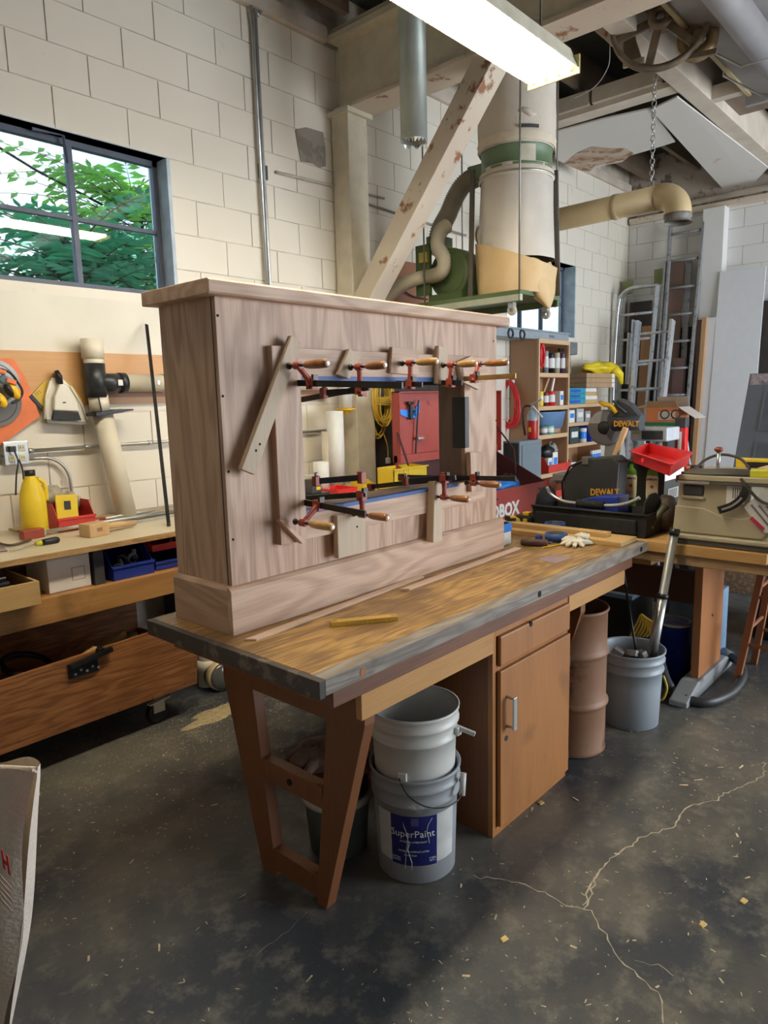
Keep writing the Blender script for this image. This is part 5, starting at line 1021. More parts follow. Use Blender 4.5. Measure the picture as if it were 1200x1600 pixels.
# black leg / dark items under it
t=thing('steel_post','black square steel post behind the trestle table','post',(4.5,.95,0)); MB().box((4.45,.72,0),(4.52,.79,.745)).out('post',BLACK,t)
c=at(1140,1010,2,0)
t=thing('blue_can','dark blue metal can with a pale rim under the trestle table','can',(3.74,1.27,0)); c=Vector((3.74,1.27,0)); MB().lathe(c,[(0,0),(.085,0),(.085,.32),(.088,.322),(.088,.335),(.08,.335),(.06,.33),(0,.33)],28).out('can_body',spotted('blue_can_paint',(.01,.02,.20),(.10,.12,.35),10,.62,.3),t); MB().lathe(c,[(.07,.333),(.082,.337),(.09,.330),(.088,.318)],28).out('rim',mat('dirty_rim',(.35,.33,.25),.5),t)
t=simple_box('storage_box','pale blue plastic box standing behind the trestle leg','box',(4.02,1.16,.0),(4.30,1.40,.42),mat('pale_blue_box',(.25,.38,.55),.4))
t=simple_box('storage_tub','translucent white plastic tub beyond the trestle table','tub',(4.75,.62,.30),(5.2,1.08,.62),mat('cloudy_plastic',(.50,.55,.58),.3,var=.1),None,.01)
t=simple_box('black_chest','low black chest under the translucent tub','chest',(4.7,.55,.0),(5.25,1.12,.30),BLACK,None,.01)
t=simple_box('cardboard_stack','flattened speckled cardboard behind the trestle table','cardboard',(5.35,.3,.1),(5.40,1.9,.78),spotted('speckled_card',(.40,.28,.20),(.60,.50,.40),40,.5,.8))
t=simple_box('tool_case','black case with a blue lid edge lying under the trestle table','case',(3.95,1.6,.0),(4.3,2.05,.36),BLACK,None,.01); MB().box((3.94,1.59,.34),(4.31,2.06,.365)).out('lid_edge',mat('pale_blue_box',(.25,.38,.55),.4),t)
t=thing('extension_lead','yellow cord looped over tools behind the grey bucket','cord',(3.45,1.35,.3)); m=MB()
for k in range(6): m.tube(spline([at(985+5*k,995,0,3.5),at(996+4*k,972+3*k,0,3.5),at(1003+2*k,960+2*k,0,3.5),at(1012+k*2,975,0,3.5),at(1018+k*2,998,0,3.5)],5),.0055,6)
m.out('coils',CY,t); MB().tube(spline([at(1036,1055,0,3.4),at(1042,1075,0,3.4),at(1036,1092,0,3.4),at(1029,1094,0,3.4)],6),.006,6).out('loop',CY,t)
# step stool on the right
def stool():
    t=thing('wooden_stool','tall reddish wooden stool at the right edge of the picture','stool',(3.95,.80,0)); m_=wood('stool_wood',(.34,.13,.05),(.22,.08,.03),2,7,8,.5,.3)
    legs=[((3.86,1.00),(3.95,.88)),((3.84,.88),(3.93,.80)),((4.22,.90),(4.1,.85)),((4.2,.60),(4.1,.72)),((3.86,.56),(3.93,.68))]
    L=[]
    for (a,b),(c_,d_) in [((3.88,.985),(3.96,.90)),((3.88,.60),(3.96,.70)),((4.24,.99),(4.16,.90)),((4.24,.60),(4.16,.70))]:
        MB().bar((a,b,0),(c_,d_,.70),.034,.034,Y).out('leg',m_,t,bevel=.003); L.append((Vector((a,b,0)),Vector((c_,d_,.70))))
    for i,j,z in ((0,1,.22),(0,2,.30),(1,3,.30),(2,3,.22),(0,1,.48),(0,2,.52),(2,3,.48)):
        f=z/.70; MB().tube([L[i][0].lerp(L[i][1],f),L[j][0].lerp(L[j][1],f)],.010,8).out('rung',m_,t)
    MB().lathe((4.06,.80,.70),[(0,0),(.15,0),(.16,.008),(.16,.02),(0,.028)],28).out('seat',m_,t)
stool()
# portable table saw in tan plastic
sx=3.345; t=SAW=thing('table_saw','tan plastic portable table saw standing on the trestle table','table saw',(3.6,.95,.845))
MB().box((sx-.03,.70,.872),(sx+.55,1.205,.894)).out('base_flange',TAN,t,bevel=.006); MB().box((sx-.02,.715,.847),(sx+.54,1.205,.873)).out('base_skirt',mat('saw_dark_base',(.075,.078,.075),.5),t,bevel=.004)
MB().prism([(sx,1.195,.892),(sx,.80,.892),(sx,.775,.925),(sx,.86,1.045),(sx,.86,1.14),(sx,1.17,1.14)][::-1],(.42,0,0)).out('body',TAN,t,bevel=.010,seg=3)
MB().prism([(sx-.006,1.193,.90),(sx-.006,.81,.90),(sx-.006,.79,.925),(sx-.006,.84,.998),(sx-.006,.90,.985),(sx-.006,.98,.99),(sx-.006,1.06,1.02),(sx-.006,1.185,1.025)][::-1],(.012,0,0)).out('lower_shell',TAN,t,bevel=.005,seg=3)
MB().box((sx-.03,.60,1.135),(sx+.46,1.18,1.168)).out('saw_table',mat('saw_table_grey',(.12,.115,.10),.45),t,bevel=.004); MB().box((sx-.034,.60,1.150),(sx+.40,1.165,1.174)).out('table_top',TAN,t,bevel=.003)
MB().box((sx-.008,1.06,1.075),(sx+.01,1.155,1.125)).out('side_recess',DGREY,t,bevel=.008); MB().box((sx-.012,1.055,1.060),(sx+.004,1.160,1.074)).out('recess_lip',TAN,t,bevel=.004)
MB().box((sx-.030,1.03,1.135),(sx-.036,1.17,1.146)).out('rail_groove',ZINC,t)
ar=[Vector((sx-.035,.965+.0*k,1.15)) for k in range(1)]
A=spline([Vector((sx-.03,.875,1.13)),Vector((sx-.03,.89,1.085)),Vector((sx-.03,.93,1.045)),Vector((sx-.03,.985,1.02))],6); m=MB()
for a,b in zip(A[:-1],A[1:]): m.bar(a,b,.034,.012,X)
m.out('bevel_quadrant',BLACK,t,bevel=.001); m=MB()
for a,b in zip(A[6:-3],A[7:-2]): m.bar(a-X*.008,b-X*.008,.009,.004,X)
m.out('scale_plate',ZINC,t)
MB().obox((sx-.004,.925,1.09),(.003,.075,.08)).out('printed_label',PAPER,t)
for k in range(4): MB().obox((sx-.006,.935-.009*k,1.10),(.001,.003,.05)).out('print_bar',INKD,t)
sl_=Vector((0,-.40,-.60)).normalized(); pc=Vector((sx-.03,.80,1.03)); nn=Vector((-1,0,0))
MB().prism([Vector((sx-.02,.885,1.04)),Vector((sx-.02,.80,.935)),Vector((sx-.02,.69,.935)),Vector((sx-.02,.62,.99)),Vector((sx-.02,.80,1.135))],(.012,0,0)).out('control_panel',mat('panel_pale',(.60,.60,.58),.5),t,bevel=.003)
for k in range(4):
    o_=Vector((sx-.022,.855-.030*k,1.055)); m=MB().bar(o_,o_+Vector((0,-.075,-.088)),.008,.003,X); m.out('print_bar',mat('grey_purple_ink',(.18,.14,.16),.6),t)
MB().bar((sx-.0225,.853,.998),(sx-.0225,.80,.950),.016,.003,X).out('warning_mark',mat('crimson_ink',(.45,.03,.08),.5),t)
MB().prism([Vector((sx-.025,.755,.897)),Vector((sx-.025,.60,.897)),Vector((sx-.025,.60,.99)),Vector((sx-.025,.735,.955))],(.05,0,0)).out('front_housing',mat('panel_pale',(.60,.60,.58),.5),t,bevel=.004)
# cords and clutter on the saw
m=MB()
rnd=random.Random(8)
for k in range(5):
    z=1.180+.004*k; y0=1.16-.01*k; m.tube(spline([Vector((sx-.01+.012*k,y0,z)),Vector((sx-.02+.01*k,1.06,z-.002)),Vector((sx-.015+.012*k,.96,z+.002)),Vector((sx+.01+.01*k,.86,z)),Vector((sx+.03,.76,z+.004))],7),.0065,8)
m.tube(spline([Vector((sx+.06,1.13,1.18)),Vector((sx+.12,1.10,1.23)),Vector((sx+.16,1.04,1.255)),Vector((sx+.16,.96,1.24)),Vector((sx+.10,.90,1.20))],8),.0065,8)
m.tube(spline([Vector((sx-.035,.90,1.17)),Vector((sx-.04,.86,1.12)),Vector((sx-.04,.80,1.07)),Vector((sx-.04,.70,1.06))],8),.0065,8)
t=thing('saw_lead','heavy dark cord coiled over the tan table saw','cord',(sx,1.0,1.174)); m.out('cord',mat('brown_black_cord',(.05,.042,.035),.5),t)
c=Vector((sx+.10,1.035,1.174)); t=thing('eye_bolt','upright steel bolt with a rusty red knob on the saw table','bolt',tuple(c)); MB().cyl(c,c+Z*.10,.009,n=12).out('shaft',ZINC,t); MB().lathe(c+Z*.098,[(0,0),(.012,0),(.020,.008),(.020,.016),(.012,.022),(0,.024)],16).out('knob',mat('rust_red',(.28,.06,.03),.5),t)
c=Vector((sx+.02,.80,1.19)); t=thing('tape_measure','yellow box-shaped tape on top of the tan saw','tape measure',tuple(c-Z*.015)); MB().obox(c,(.05,.085,.034),(0,0,.1)).out('case',mat('lime_yellow',(.62,.60,.03),.4),t,bevel=.005); MB().obox(c+Vector((0,-.046,0)),(.04,.01,.026)).out('grip',BLACK,t)
c=Vector((sx+.12,1.16,1.176)); t=thing('red_plug','small dark plug with an orange face on the saw corner','plug',tuple(c)); MB().cyl(c+Z*.012,c+Vector((0,-.05,.016)),.014,n=12).out('plug',BLACK,t); MB().cyl(c+Vector((0,.025,.012)),c+Z*.012,.012,n=12).out('face',ORANGE,t)
t=thing('yellow_level','long yellow board lying behind the saw top','board',(3.9,.7,1.17)); MB().box((3.78,.3,1.155),(3.84,1.02,1.215)).out('board',YEL,t,bevel=.002); MB().box((3.77,.55,1.16),(3.78,.97,1.20)).out('dark_edge',BLACK,t)
t=thing('chamois_cloth','crumpled tan cloth lying on the saw table at the right edge','cloth',(3.6,.72,1.174)); MB().blob((3.58,.72,1.195),(.12,.16,.025),24,8,.08,77).out('cloth',mat('tan_cloth',(.62,.45,.25),.9,var=.15),t)
t=thing('tool_jumble','jumble of small orange and yellow tools behind the saw at the right edge','tools',(3.9,.5,.9)); m=MB()
for k in range(10): m.obox((3.86+rnd.uniform(-.05,.05),.60+rnd.uniform(-.12,.12),1.0+rnd.uniform(-.06,.10)),(.03,.12,.025),(rnd.uniform(-.6,.6),rnd.uniform(-.6,.6),rnd.uniform(0,3)))
m.out('tools',mat('tool_orange',(.55,.22,.05),.5,var=.5,scale=9),t)
t=thing('plywood_upright','pale plywood panel supporting the things behind the saw','panel',(3.88,.6,.845)); MB().box((3.86,.3,.847),(3.90,.95,1.155)).out('panel',PB,t)
# tool bag
bx,by,bX,bY=3.335,1.285,3.60,1.915
t=thing('tool_bag','open black canvas tool bag with a padded tubular handle on the trestle table','bag',(3.63,1.75,.845)); CAN=mat('black_canvas',(.018,.017,.016),.75,var=.3,scale=20,bump=.3,bscale=200)
MB().tray((bx,by,.847),(bX,bY,.962),.012,.01).out('bag_body',CAN,t)
MB().box((bx-.012,by+.05,.86),(bx+.004,bY-.03,.935)).out('pocket',CAN,t,bevel=.006); MB().tube([(bx-.004,by,.962),(bx-.004,bY,.962)],.007,8).out('piping',BLKR,t)
for y in (by+.02,bY-.02): MB().prism([(bx+.01,y,.955),(bx+.03,y,1.02),(bx+.09,y,1.055),(bx+.17,y,1.055),(bx+.23,y,1.02),(bX-.01,y,.955)],(0,.012,0)).out('end_flap',CAN,t,bevel=.006)
xm=bx+.05
MB().tube(spline([(xm,by+.06,1.04),(xm,by+.10,1.015),(xm,by+.17,.993),(xm,by+.25,.985),(xm,bY-.25,.985),(xm,bY-.16,.990),(xm,bY-.09,1.02),(xm,bY-.06,1.06)],6),.010,12).out('handle_tube',ZINC,t); MB().cyl((xm,by+.24,.985),(xm,bY-.24,.985),.021,n=16).out('handle_grip',CAN,t)
t=thing('tool_pouch','small black pouch with a yellow tag at the left end of the tool bag','pouch',(3.4,1.97,.845)); MB().box((3.34,1.925,.847),(3.50,2.035,.895)).out('pouch',CAN,t,bevel=.012); MB().box((3.333,1.945,.865),(3.341,1.97,.883)).out('tag',YEL,t); MB().box((3.36,1.95,.895),(3.40,1.99,.915)).out('tag',YELO,t,bevel=.004)
bin_=MB().prism([(3.43,1.47,.90),(3.43,1.72,.90),(3.43,1.72,.985),(3.43,1.60,1.02),(3.43,1.47,1.03)],(.13,0,0)); t=thing('parts_bin','dark blue plastic bin standing in the black tool bag','bin',(3.49,1.6,.86)); bin_.out('bin_body',BLUE,t,bevel=.004)
# black tool case with yellow lettering
cx=3.72; yr=at(967,720,0,cx).y; P=[(cx,yr+.02,.847),(cx,1.885,.847),(cx,1.935,.92),(cx,1.93,1.08),(cx,1.86,1.165),(cx,1.77,1.195),(cx,yr+.04,1.21),(cx,yr,1.18)]
t=thing('power_tool_case','rounded black power tool case with yellow lettering behind the tool bag','case',(3.97,1.8,.845)); MB().prism(P,(.14,0,0)).out('case_shell',mat('dusty_black_case',(.035,.036,.038),.45,var=.3,scale=7,bump=.1),t,bevel=.012,seg=3)
MB().box((cx-.008,1.775,1.155),(cx+.06,1.815,1.20)).out('latch',mat('grey_latch',(.12,.12,.10),.5),t,bevel=.003)
text('DEWALT',.052,(cx-.013,at(924,775,0,cx).y,.985),-Y+Z*.06,Z,mat('amber_print',(.75,.38,.04),.5),t,sx=.80,bold=.002)
MB().tube([(cx-.002,1.93,.93),(cx-.002,1.937,1.05),(cx-.002,1.89,1.14),(cx-.002,1.8,1.185)],.006,8).out('shell_seam',BLACK,t)
# wooden mallet handle
a=at(957,723,0,4.0); b=at(978,668,0,4.02); t=thing('wooden_mallet','pale wooden handle sticking up behind the black tool case','handle',tuple(a)); MB().bar(a-(b-a)*3.2,b,.028,.034,X).out('handle',wood('beech',(.62,.42,.22),(.50,.31,.14),2,9,8,.5,.3),t,bevel=.004)
# bottle carton
wx=3.93; y0,y1=at(1038,760,0,3.93).y,at(969,760,0,3.93).y; z0,z1=.847,1.168
t=thing('bottle_carton','black liquor carton printed with two green bottles','carton',(4.1,1.57,.845)); MB().box((wx,y0,z0),(wx+.30,y1,z1)).out('carton',mat('black_green_card',(.016,.020,.014),.4,var=.1),t,bevel=.002)
for yc_ in (at(986,757,0,3.93).y,at(1019,757,0,3.93).y):
    gp=mat('bottle_green_print',(.14,.32,.04),.4,var=.3,scale=25)
    MB().prism([(wx-.001,yc_+d,z) for d,z in ((-.033,.90),(.033,.90),(.034,1.085),(.028,1.115),(.012,1.130),(.010,1.148),(-.010,1.148),(-.012,1.130),(-.028,1.115),(-.034,1.085))],(-.001,0,0)).out('bottle_print',gp,t)
    lab=MB().prism([(wx-.0022,yc_+d,z) for d,z in ((-.031,.955),(.031,.955),(.034,.99),(.034,1.075),(.028,1.088),(-.028,1.088),(-.034,1.075),(-.034,.99))],(-.0008,0,0)).out('label_print',mat('cream_print',(.85,.80,.58),.5,var=.04),t)
    text('JAMESON',.0155,(wx-.0034,yc_+.0325,1.062),-Y,Z,INKD,lab,ext=.0003,bold=.0006,sx=.92)
    text('IRISH WHISKEY',.0065,(wx-.0034,yc_+.026,.988),-Y,Z,INKD,lab,ext=.0003); text('TRIPLE DISTILLED',.0055,(wx-.0034,yc_+.026,.975),-Y,Z,INKD,lab,ext=.0003)
    MB().cyl((wx-.003,yc_,1.025),(wx-.0036,yc_,1.025),.010,n=14).out('crest_print',mat('brown_ink',(.35,.15,.06),.6),lab)
MB().box((wx+.001,y0-.0015,1.06),(wx+.299,y0,z1-.001)).out('side_print',PAPER,t); MB().box((wx+.06,y0-.0015,.95),(wx+.22,y0,1.01)).out('barcode_patch',mat('grey_print',(.40,.40,.36),.5),t)
for k in range(9): MB().box((wx+.07+.015*k,y0-.0022,.955),(wx+.077+.015*k,y0-.001,1.005)).out('barcode_line',INKD,t)
# red bin on top
zr=1.235; zb_=1.170; Q=[at(*q,2,zr) for q in ((986,704),(1013,692),(1081,706),(1049,724))]; cq=sum(Q,Vector())/4
t=thing('plastic_crate','bright red open plastic crate standing on top of the bottle carton','crate',(cq.x,cq.y,zb_))
def qr(f,z): return [Vector((cq.x+(q.x-cq.x)*f,cq.y+(q.y-cq.y)*f,z)) for q in Q]
vs=qr(.90,zb_)+qr(1,zr)+qr(.975,zr)+qr(.88,zb_+.004)
m=MB(); m.add(vs,[(0,3,2,1)[::-1]]+[f for k in range(4) for f in ((k,(k+1)%4,4+(k+1)%4,4+k),(4+k,4+(k+1)%4,8+(k+1)%4,8+k),(8+k,8+(k+1)%4,12+(k+1)%4,12+k))]+[(12,13,14,15)]); m.out('crate_body',RED,t)
m=MB(); o_=qr(1.03,zr-.004)
for k in range(4): m.bar(o_[k],o_[(k+1)%4],.010,.006)
m.out('rim',RED,t,bevel=.001)
a=qr(.985,zr-.03); b=qr(.985,zr-.03); MB().bar(a[1].lerp(a[2],.30)+Z*.0,a[1].lerp(a[2],.78),.006,.020,Z).out('hand_hole',mat('pale_gap',(.45,.48,.5),.5),t,bevel=.002)
MB().obox(qr(.955,(zr+zb_)/2)[0].lerp(qr(.955,(zr+zb_)/2)[3],.35),(.02,.02,.02)).out('tag_boss',RED,t,bevel=.004)
# drill / black sprayer at right end of bag
t=thing('caulk_gun','dark tube-shaped tool with yellow bands lying between bag and saw','tool',(3.45,1.33,.85)); a=at(1010,828,0,3.42); b=at(1040,790,0,3.50); MB().ring([(a,.016),(a.lerp(b,.3),.020),(a.lerp(b,.31),.017),(a.lerp(b,.8),.017),(b,.022)],14).out('barrel',mat('grey_olive_tool',(.07,.07,.045),.5),t); MB().cyl(a.lerp(b,.12),a.lerp(b,.2),.022,n=14).out('band',mat('dim_yellow',(.45,.38,.06),.5),t)
text('HART',.022,a.lerp(b,.45)+Vector((-.0185,0,-.006)),(b-a),Z,PAPER,t) if 0 else None
t=thing('dark_bag','dark grey bag slumped beside the tan saw','bag',(3.62,1.30,.845)); MB().blob((3.62,1.30,.93),(.09,.06,.095),16,10,.05,88).out('bag',mat('grey_bag',(.13,.115,.09),.7,var=.3),t)
for o_ in SC.objects:
    if o_.parent is None and o_.name.split('.')[0] in ('table_saw','saw_lead','eye_bolt','red_plug','chamois_cloth'): o_.location.y-=.03
# ================================================================ MITRE SAW on stand, ladder, boxes beyond
mxs=4.65; t=thing('mitre_saw','mitre saw with a big round blade guard and yellow handle beyond the table','mitre saw',(4.7,2.0,.9))
c=at(946,668,0,mxs); RX=Matrix(((0,0,1),(0,1,0),(-1,0,0))); r_=at(920,668,0,mxs).y-c.y
MB().lathe(c,[(0,-.02),(r_*.9,-.02),(r_,-.012),(r_,.012),(r_*.9,.02),(0,.02)],40,RX).out('blade_guard',mat('grey_guard',(.16,.16,.165),.4,var=.1),t)
MB().prism([c+Vector((-.022,r_*.95*math.cos(a),r_*.95*math.sin(a))) for a in [.25+i*.15 for i in range(9)]]+[c+Vector((-.022,.03,.03))],(.004,0,0)).out('guard_window',mat('silver_guard',(.42,.44,.46),.35,.4),t)
MB().lathe(c,[(.0,-.035),(.03,-.035),(.045,-.028),(.045,-.022)],24,RX).out('arbor',BLACK,t)
mh=MB(); P=[at(*q,0,mxs-.03) for q in ((948,652),(965,622),(985,632),(1000,650),(1000,672),(960,674),(955,690),(948,680))]; mh.prism(P,(.09,0,0)); mh.out('motor_arm',mat('saw_dark',(.045,.05,.06),.45),t,bevel=.008)
MB().cyl(at(958,661,0,mxs-.02),at(1002,661,0,mxs-.02),.050,n=20).out('motor',mat('saw_dark',(.045,.05,.06),.45),t)
MB().ring([(at(937,628,0,mxs-.05),.012),(at(945,632,0,mxs-.05),.017),(at(955,634,0,mxs-.05),.017),(at(963,645,0,mxs-.05),.015)],12).out('trigger_handle',YELO,t)
MB().tube([at(957,626,0,mxs-.05),at(978,645,0,mxs-.05)],.008,8).out('handle_bar',DGREY,t)
p=at(959,666,0,mxs-.078); text('DEWALT',.05,(p.x,p.y,p.z),-Y,Z,mat('amber_print',(.75,.38,.04),.5),t,sx=.85,bold=.002)
P=[at(*q,0,mxs) for q in ((945,690),(965,690),(968,735),(942,735))]; MB().prism(P,(.12,0,0)).out('pivot',mat('cast_grey',(.30,.30,.29),.45,.5),t,bevel=.006)
zt=at(950,742,0,mxs).z; MB().box((mxs-.10,1.65,zt-.05),(mxs+.30,2.45,zt)).out('saw_base',mat('cast_grey',(.30,.30,.29),.45,.5),t,bevel=.006)
t=thing('saw_stand','folding metal stand carrying the mitre saw','stand',(4.75,2.0,0)); zt-=.05
for y,dy in ((1.75,-.12),(2.35,.12)):
    for x,dx in ((mxs,-.12),(mxs+.2,.12)): MB().tube([(x,y,zt),(x+dx,y+dy,0)],.014,8).out('leg',ALUD,t)
MB().box((mxs-.05,1.6,zt-.03),(mxs+.25,2.5,zt)).out('stand_rail',ALUD,t)
# planer: white machine with green top box etc
t=thing('bench_planer','small white bench planer with a dark green lower part','planer',(5.0,1.75,.9)); x=4.95
P0=at(985,668,0,x);P1=at(1042,690,0,x); zb=at(1000,725,0,x).z
MB().box((x,P1.y,P1.z),(x+.25,P0.y,P0.z)).out('head',mat('planer_white',(.55,.58,.62),.4),t,bevel=.01); MB().box((x-.005,at(1036,0,0,x).y if 0 else at(1036,680,0,x).y,at(1036,687,0,x).z),(x,at(1003,680,0,x).y,at(1003,673,0,x).z)).out('feed_slot',DGREY,t)
c=at(994,676,0,x-.006); MB().prism([c+Vector((0,.025,-.010)),c+Vector((0,-.025,-.010)),c+Vector((0,-.014,.010)),c+Vector((0,0,.017)),c+Vector((0,.014,.010))],(-.002,0,0)).out('logo_patch',mat('dim_yellow',(.45,.38,.06),.5),t)
for py_ in (992,1030): MB().cyl(at(py_,690,0,x+.05),Vector((x+.05,at(py_,690,0,x+.05).y,zb)),.022,n=12).out('column',ZINC,t)
MB().box((x-.05,P1.y-.02,zb-.03),(x+.35,P0.y+.02,zb)).out('bed',mat('planer_white',(.55,.58,.62),.4),t); MB().box((x+.02,P1.y+.03,zb),(x+.22,P0.y-.06,zb+.10)).out('green_base',GREENB,t)
MB().lathe(at(972,720,0,4.78),[(0,-.05),(.03,-.05),(.045,-.03),(.045,.03),(.02,.05),(0,.05)],20,RX).out('dust_port',ZINC,t)
t=thing('equipment_stand','dark equipment stand carrying the white planer','stand',(5.05,1.75,0)); zb2=zb-.03
MB().box((x-.1,P1.y-.1,zb2-.04),(x+.4,P0.y+.25,zb2)).out('stand_top',DGREY,t)
for a in (x-.06,x+.34):
    for b in (P1.y-.05,P0.y+.2): MB().box((a,b-.02,0),(a+.04,b+.02,zb2-.04)).out('leg',DGREY,t)
# stepladder with green cap, carton
xs_=5.35
t=thing('step_ladder','aluminium step ladder with a dark green top cap','ladder',(5.5,1.9,0)); A0=at(998,667,0,xs_);A1=at(1057,667,0,xs_); zc=at(1030,660,0,xs_).z; zl_=at(1030,672,0,xs_).z
MB().box((xs_-.02,A1.y,zl_),(xs_+.26,A0.y,zc)).out('top_cap',GREENB,t,bevel=.006)
MB().box((xs_-.022,A1.y+.16,zl_+.02),(xs_-.020,A0.y-.14,zc-.025)).out('print',mat('pale_green_ink',(.30,.50,.40),.5),t)
PB_=mat('pale_fiberglass',(.45,.60,.66),.4)
for y,dy in ((A0.y-.03,.06),(A1.y+.03,-.06)):
    MB().bar((xs_+.01,y,zl_),(xs_-.18,y+dy,0),.06,.025,X).out('front_rail',PB_,t); MB().bar((xs_+.24,y,zl_),(xs_+.65,y+dy,0),.04,.022,X).out('rear_rail',PB_,t)
for k in range(1,5):
    f=k/5; z=zl_*(1-f); x_=xs_+.01-.19*f; MB().box((x_-.04,A1.y+.02-.06*f,z),(x_+.06,A0.y-.02+.06*f,z+.025)).out('step',ALU,t)
c0=at(1011,664,0,xs_+.02); c1=at(1056,664,0,xs_+.02); zt=at(1030,637,0,xs_).z
t=thing('open_carton','orange and brown carton with raised flaps on top of the step ladder','carton',(5.45,1.85,zc)); y0,y1=c1.y-.02,c0.y; MB().tray((xs_,y0,zc+.001),(xs_+.24,y1,zt),.006).out('carton',mat('orange_carton',(.62,.20,.07),.6,var=.1),t)
MB().box((xs_-.002,y0+.02,zc+.02),(xs_-.0005,y1-.09,zt-.03)).out('pale_print',mat('grey_print2',(.55,.50,.45),.5),t)
for q in (.06,.14): MB().lathe((xs_-.003,y1-.08-q,zt-.05),[(.026,0),(.036,0),(.036,.001),(.026,.001),(.026,0)],20,RX).out('oval_print',INKD,t)
fl=CARD; MB().prism([(xs_,y1,zt),(xs_,y0,zt),(xs_-.03,y0+.01,zt+.05),(xs_-.03,y1-.01,zt+.05)],(.004,0,.0)).out('flap',fl,t); MB().prism([(xs_,y1,zt),(xs_+.24,y1,zt),(xs_+.24,y1+.09,zt+.02),(xs_,y1+.09,zt-.0)],(0,0,.004)).out('flap',fl,t); MB().prism([(xs_,y0,zt),(xs_+.24,y0,zt),(xs_+.24,y0-.12,zt-.08),(xs_,y0-.12,zt-.08)],(0,0,.004)).out('flap',mat('grey_card',(.50,.45,.40),.7),t); MB().prism([(xs_+.24,y1,zt),(xs_+.24,y0,zt),(xs_+.20,y0,zt+.08),(xs_+.20,y1,zt+.08)],(.004,0,0)).out('flap',mat('grey_card',(.50,.45,.40),.7),t)
c=at(1063,690,0,5.2); t=thing('red_level','upright red tool body with white letters beside the step ladder','tool',(5.2,c.y,.9)); zt_=at(1063,668,0,5.2).z; MB().box((5.2,c.y-.035,.85),(5.26,c.y+.04,zt_)).out('body',RED,t,bevel=.004); MB().box((5.19,c.y-.035,zt_),(5.27,c.y+.04,zt_+.07)).out('head',DGREY,t,bevel=.004); MB().box((5.197,c.y-.008,zt_-.22),(5.199,c.y+.018,zt_-.03)).out('print',PAPER,t)
t=thing('low_cabinet','dark low cabinet that the red tool stands on','cabinet',(5.25,1.6,0)); MB().box((5.12,c.y-.12,0),(5.34,c.y+.12,.85)).out('cabinet',DGREY,t)
# grey metal cabinet + extinguisher
c=at(812,690,0,5.30); zt=c.z; yA=c.y; 
yF=at(786,690,0,5.30).y; x1=at(846,684,1,yA).x
t=thing('metal_cabinet','blue-grey steel wall cabinet standing behind the job box','cabinet',((5.3+x1)/2,yA+.1,0)); GM=mat('blue_grey_steel',(.24,.31,.36),.45,var=.06,scale=4)
MB().box((5.30,yA,.55),(x1,yF,zt)).out('cabinet_body',GM,t,bevel=.003); MB().box((5.298,yA+.01,.57),(5.300,yF-.01,zt-.015)).out('side_panel',DGREY,t); MB().box((5.335,yA-.008,.58),(x1-.02,yA,zt-.035)).out('door',GM,t,bevel=.003)  # dark sheet puts the shade of the unlit side into the colour
MB().box((5.30,yA+.03,0),(x1,yF-.02,.55)).out('plinth',DGREY,t)
exx=5.93; c=at(832,688,0,exx); zt2=at(832,655,0,exx).z
bot=zt+.004; c=at(832,683,0,5.6); ce_=Vector((5.62,c.y+.0,bot)); ce_.y=at(832,660,0,5.62).y
t=thing('fire_extinguisher','red fire extinguisher with a chrome lever on the blue-grey cabinet','fire extinguisher',tuple(ce_)); h1=at(832,657,0,5.62).z; h2=at(832,638,0,5.62).z; r=.047
MB().lathe(ce_,[(0,0),(r*.95,0),(r,.008),(r,h1-bot-.015),(r*.97,h1-bot)],28).out('cylinder',mat('extinguisher_red',(.55,.02,.025),.25,var=.04),t)
MB().lathe(Vector((ce_.x,ce_.y,h1)),[(r*.98,0),(r*.98,.05),(r*.7,.085),(r*.35,.10),(r*.35,.13),(0,.13)],28).out('neck',mat('pale_blue_band',(.40,.50,.62),.35),t)
MB().box((ce_.x-.05,ce_.y-.012,h1-.10),(ce_.x-.046,ce_.y+.012,h1-.06)).out('tag',YEL,t)
hz=h1+.13; MB().bar((ce_.x,ce_.y+.02,hz+.01),(ce_.x-.02,ce_.y-.10,hz+.055),.018,.008).out('lever',ZINC,t); MB().bar((ce_.x,ce_.y+.0,hz),(ce_.x-.02,ce_.y-.11,hz-.10),.018,.008).out('lever',PAPER,t)
MB().tube(spline([(ce_.x,ce_.y+.02,hz),(ce_.x-.03,ce_.y+.07,hz-.01),(ce_.x-.04,ce_.y+.075,hz-.12),(ce_.x-.03,ce_.y+.058,hz-.26)],7),.009,8).out('hose',BLACK,t)
# ================================================================ BOOKCASE and its second unit
yF=3.40; xa,xb=5.99,6.61; zT=2.075
t=thing('bookcase','tall pale plywood bookcase crowded with cans, against the wall','bookcase',(6.3,3.55,0))
MB().box((xa,yF,0),(xa+.02,WL-.01,zT)).out('side_panel',BIRCH,t); MB().box((xb-.02,yF,0),(xb,WL-.01,zT)).out('side_panel',BIRCH,t); MB().box((xa+.02,WL-.03,0),(xb-.02,WL-.01,zT)).out('back_panel',BIRCH,t)
for x in (xa,xb-.022): MB().box((x,yF-.02,0),(x+.024,yF,zT)).out('face_stile',FACE,t)
zs=[]
for py_ in (534,586,637,681,741):
    z=at(862,py_,1,yF).z; zs.append(z); MB().box((xa+.02,yF-.018,z-.022),(xb-.02,WL-.03,z+.018)).out('shelf',FACE,t)
MB().box((xa+.02,yF,.1),(xb-.02,WL-.03,.12)).out('shelf',FACE,t)
yb=3.44
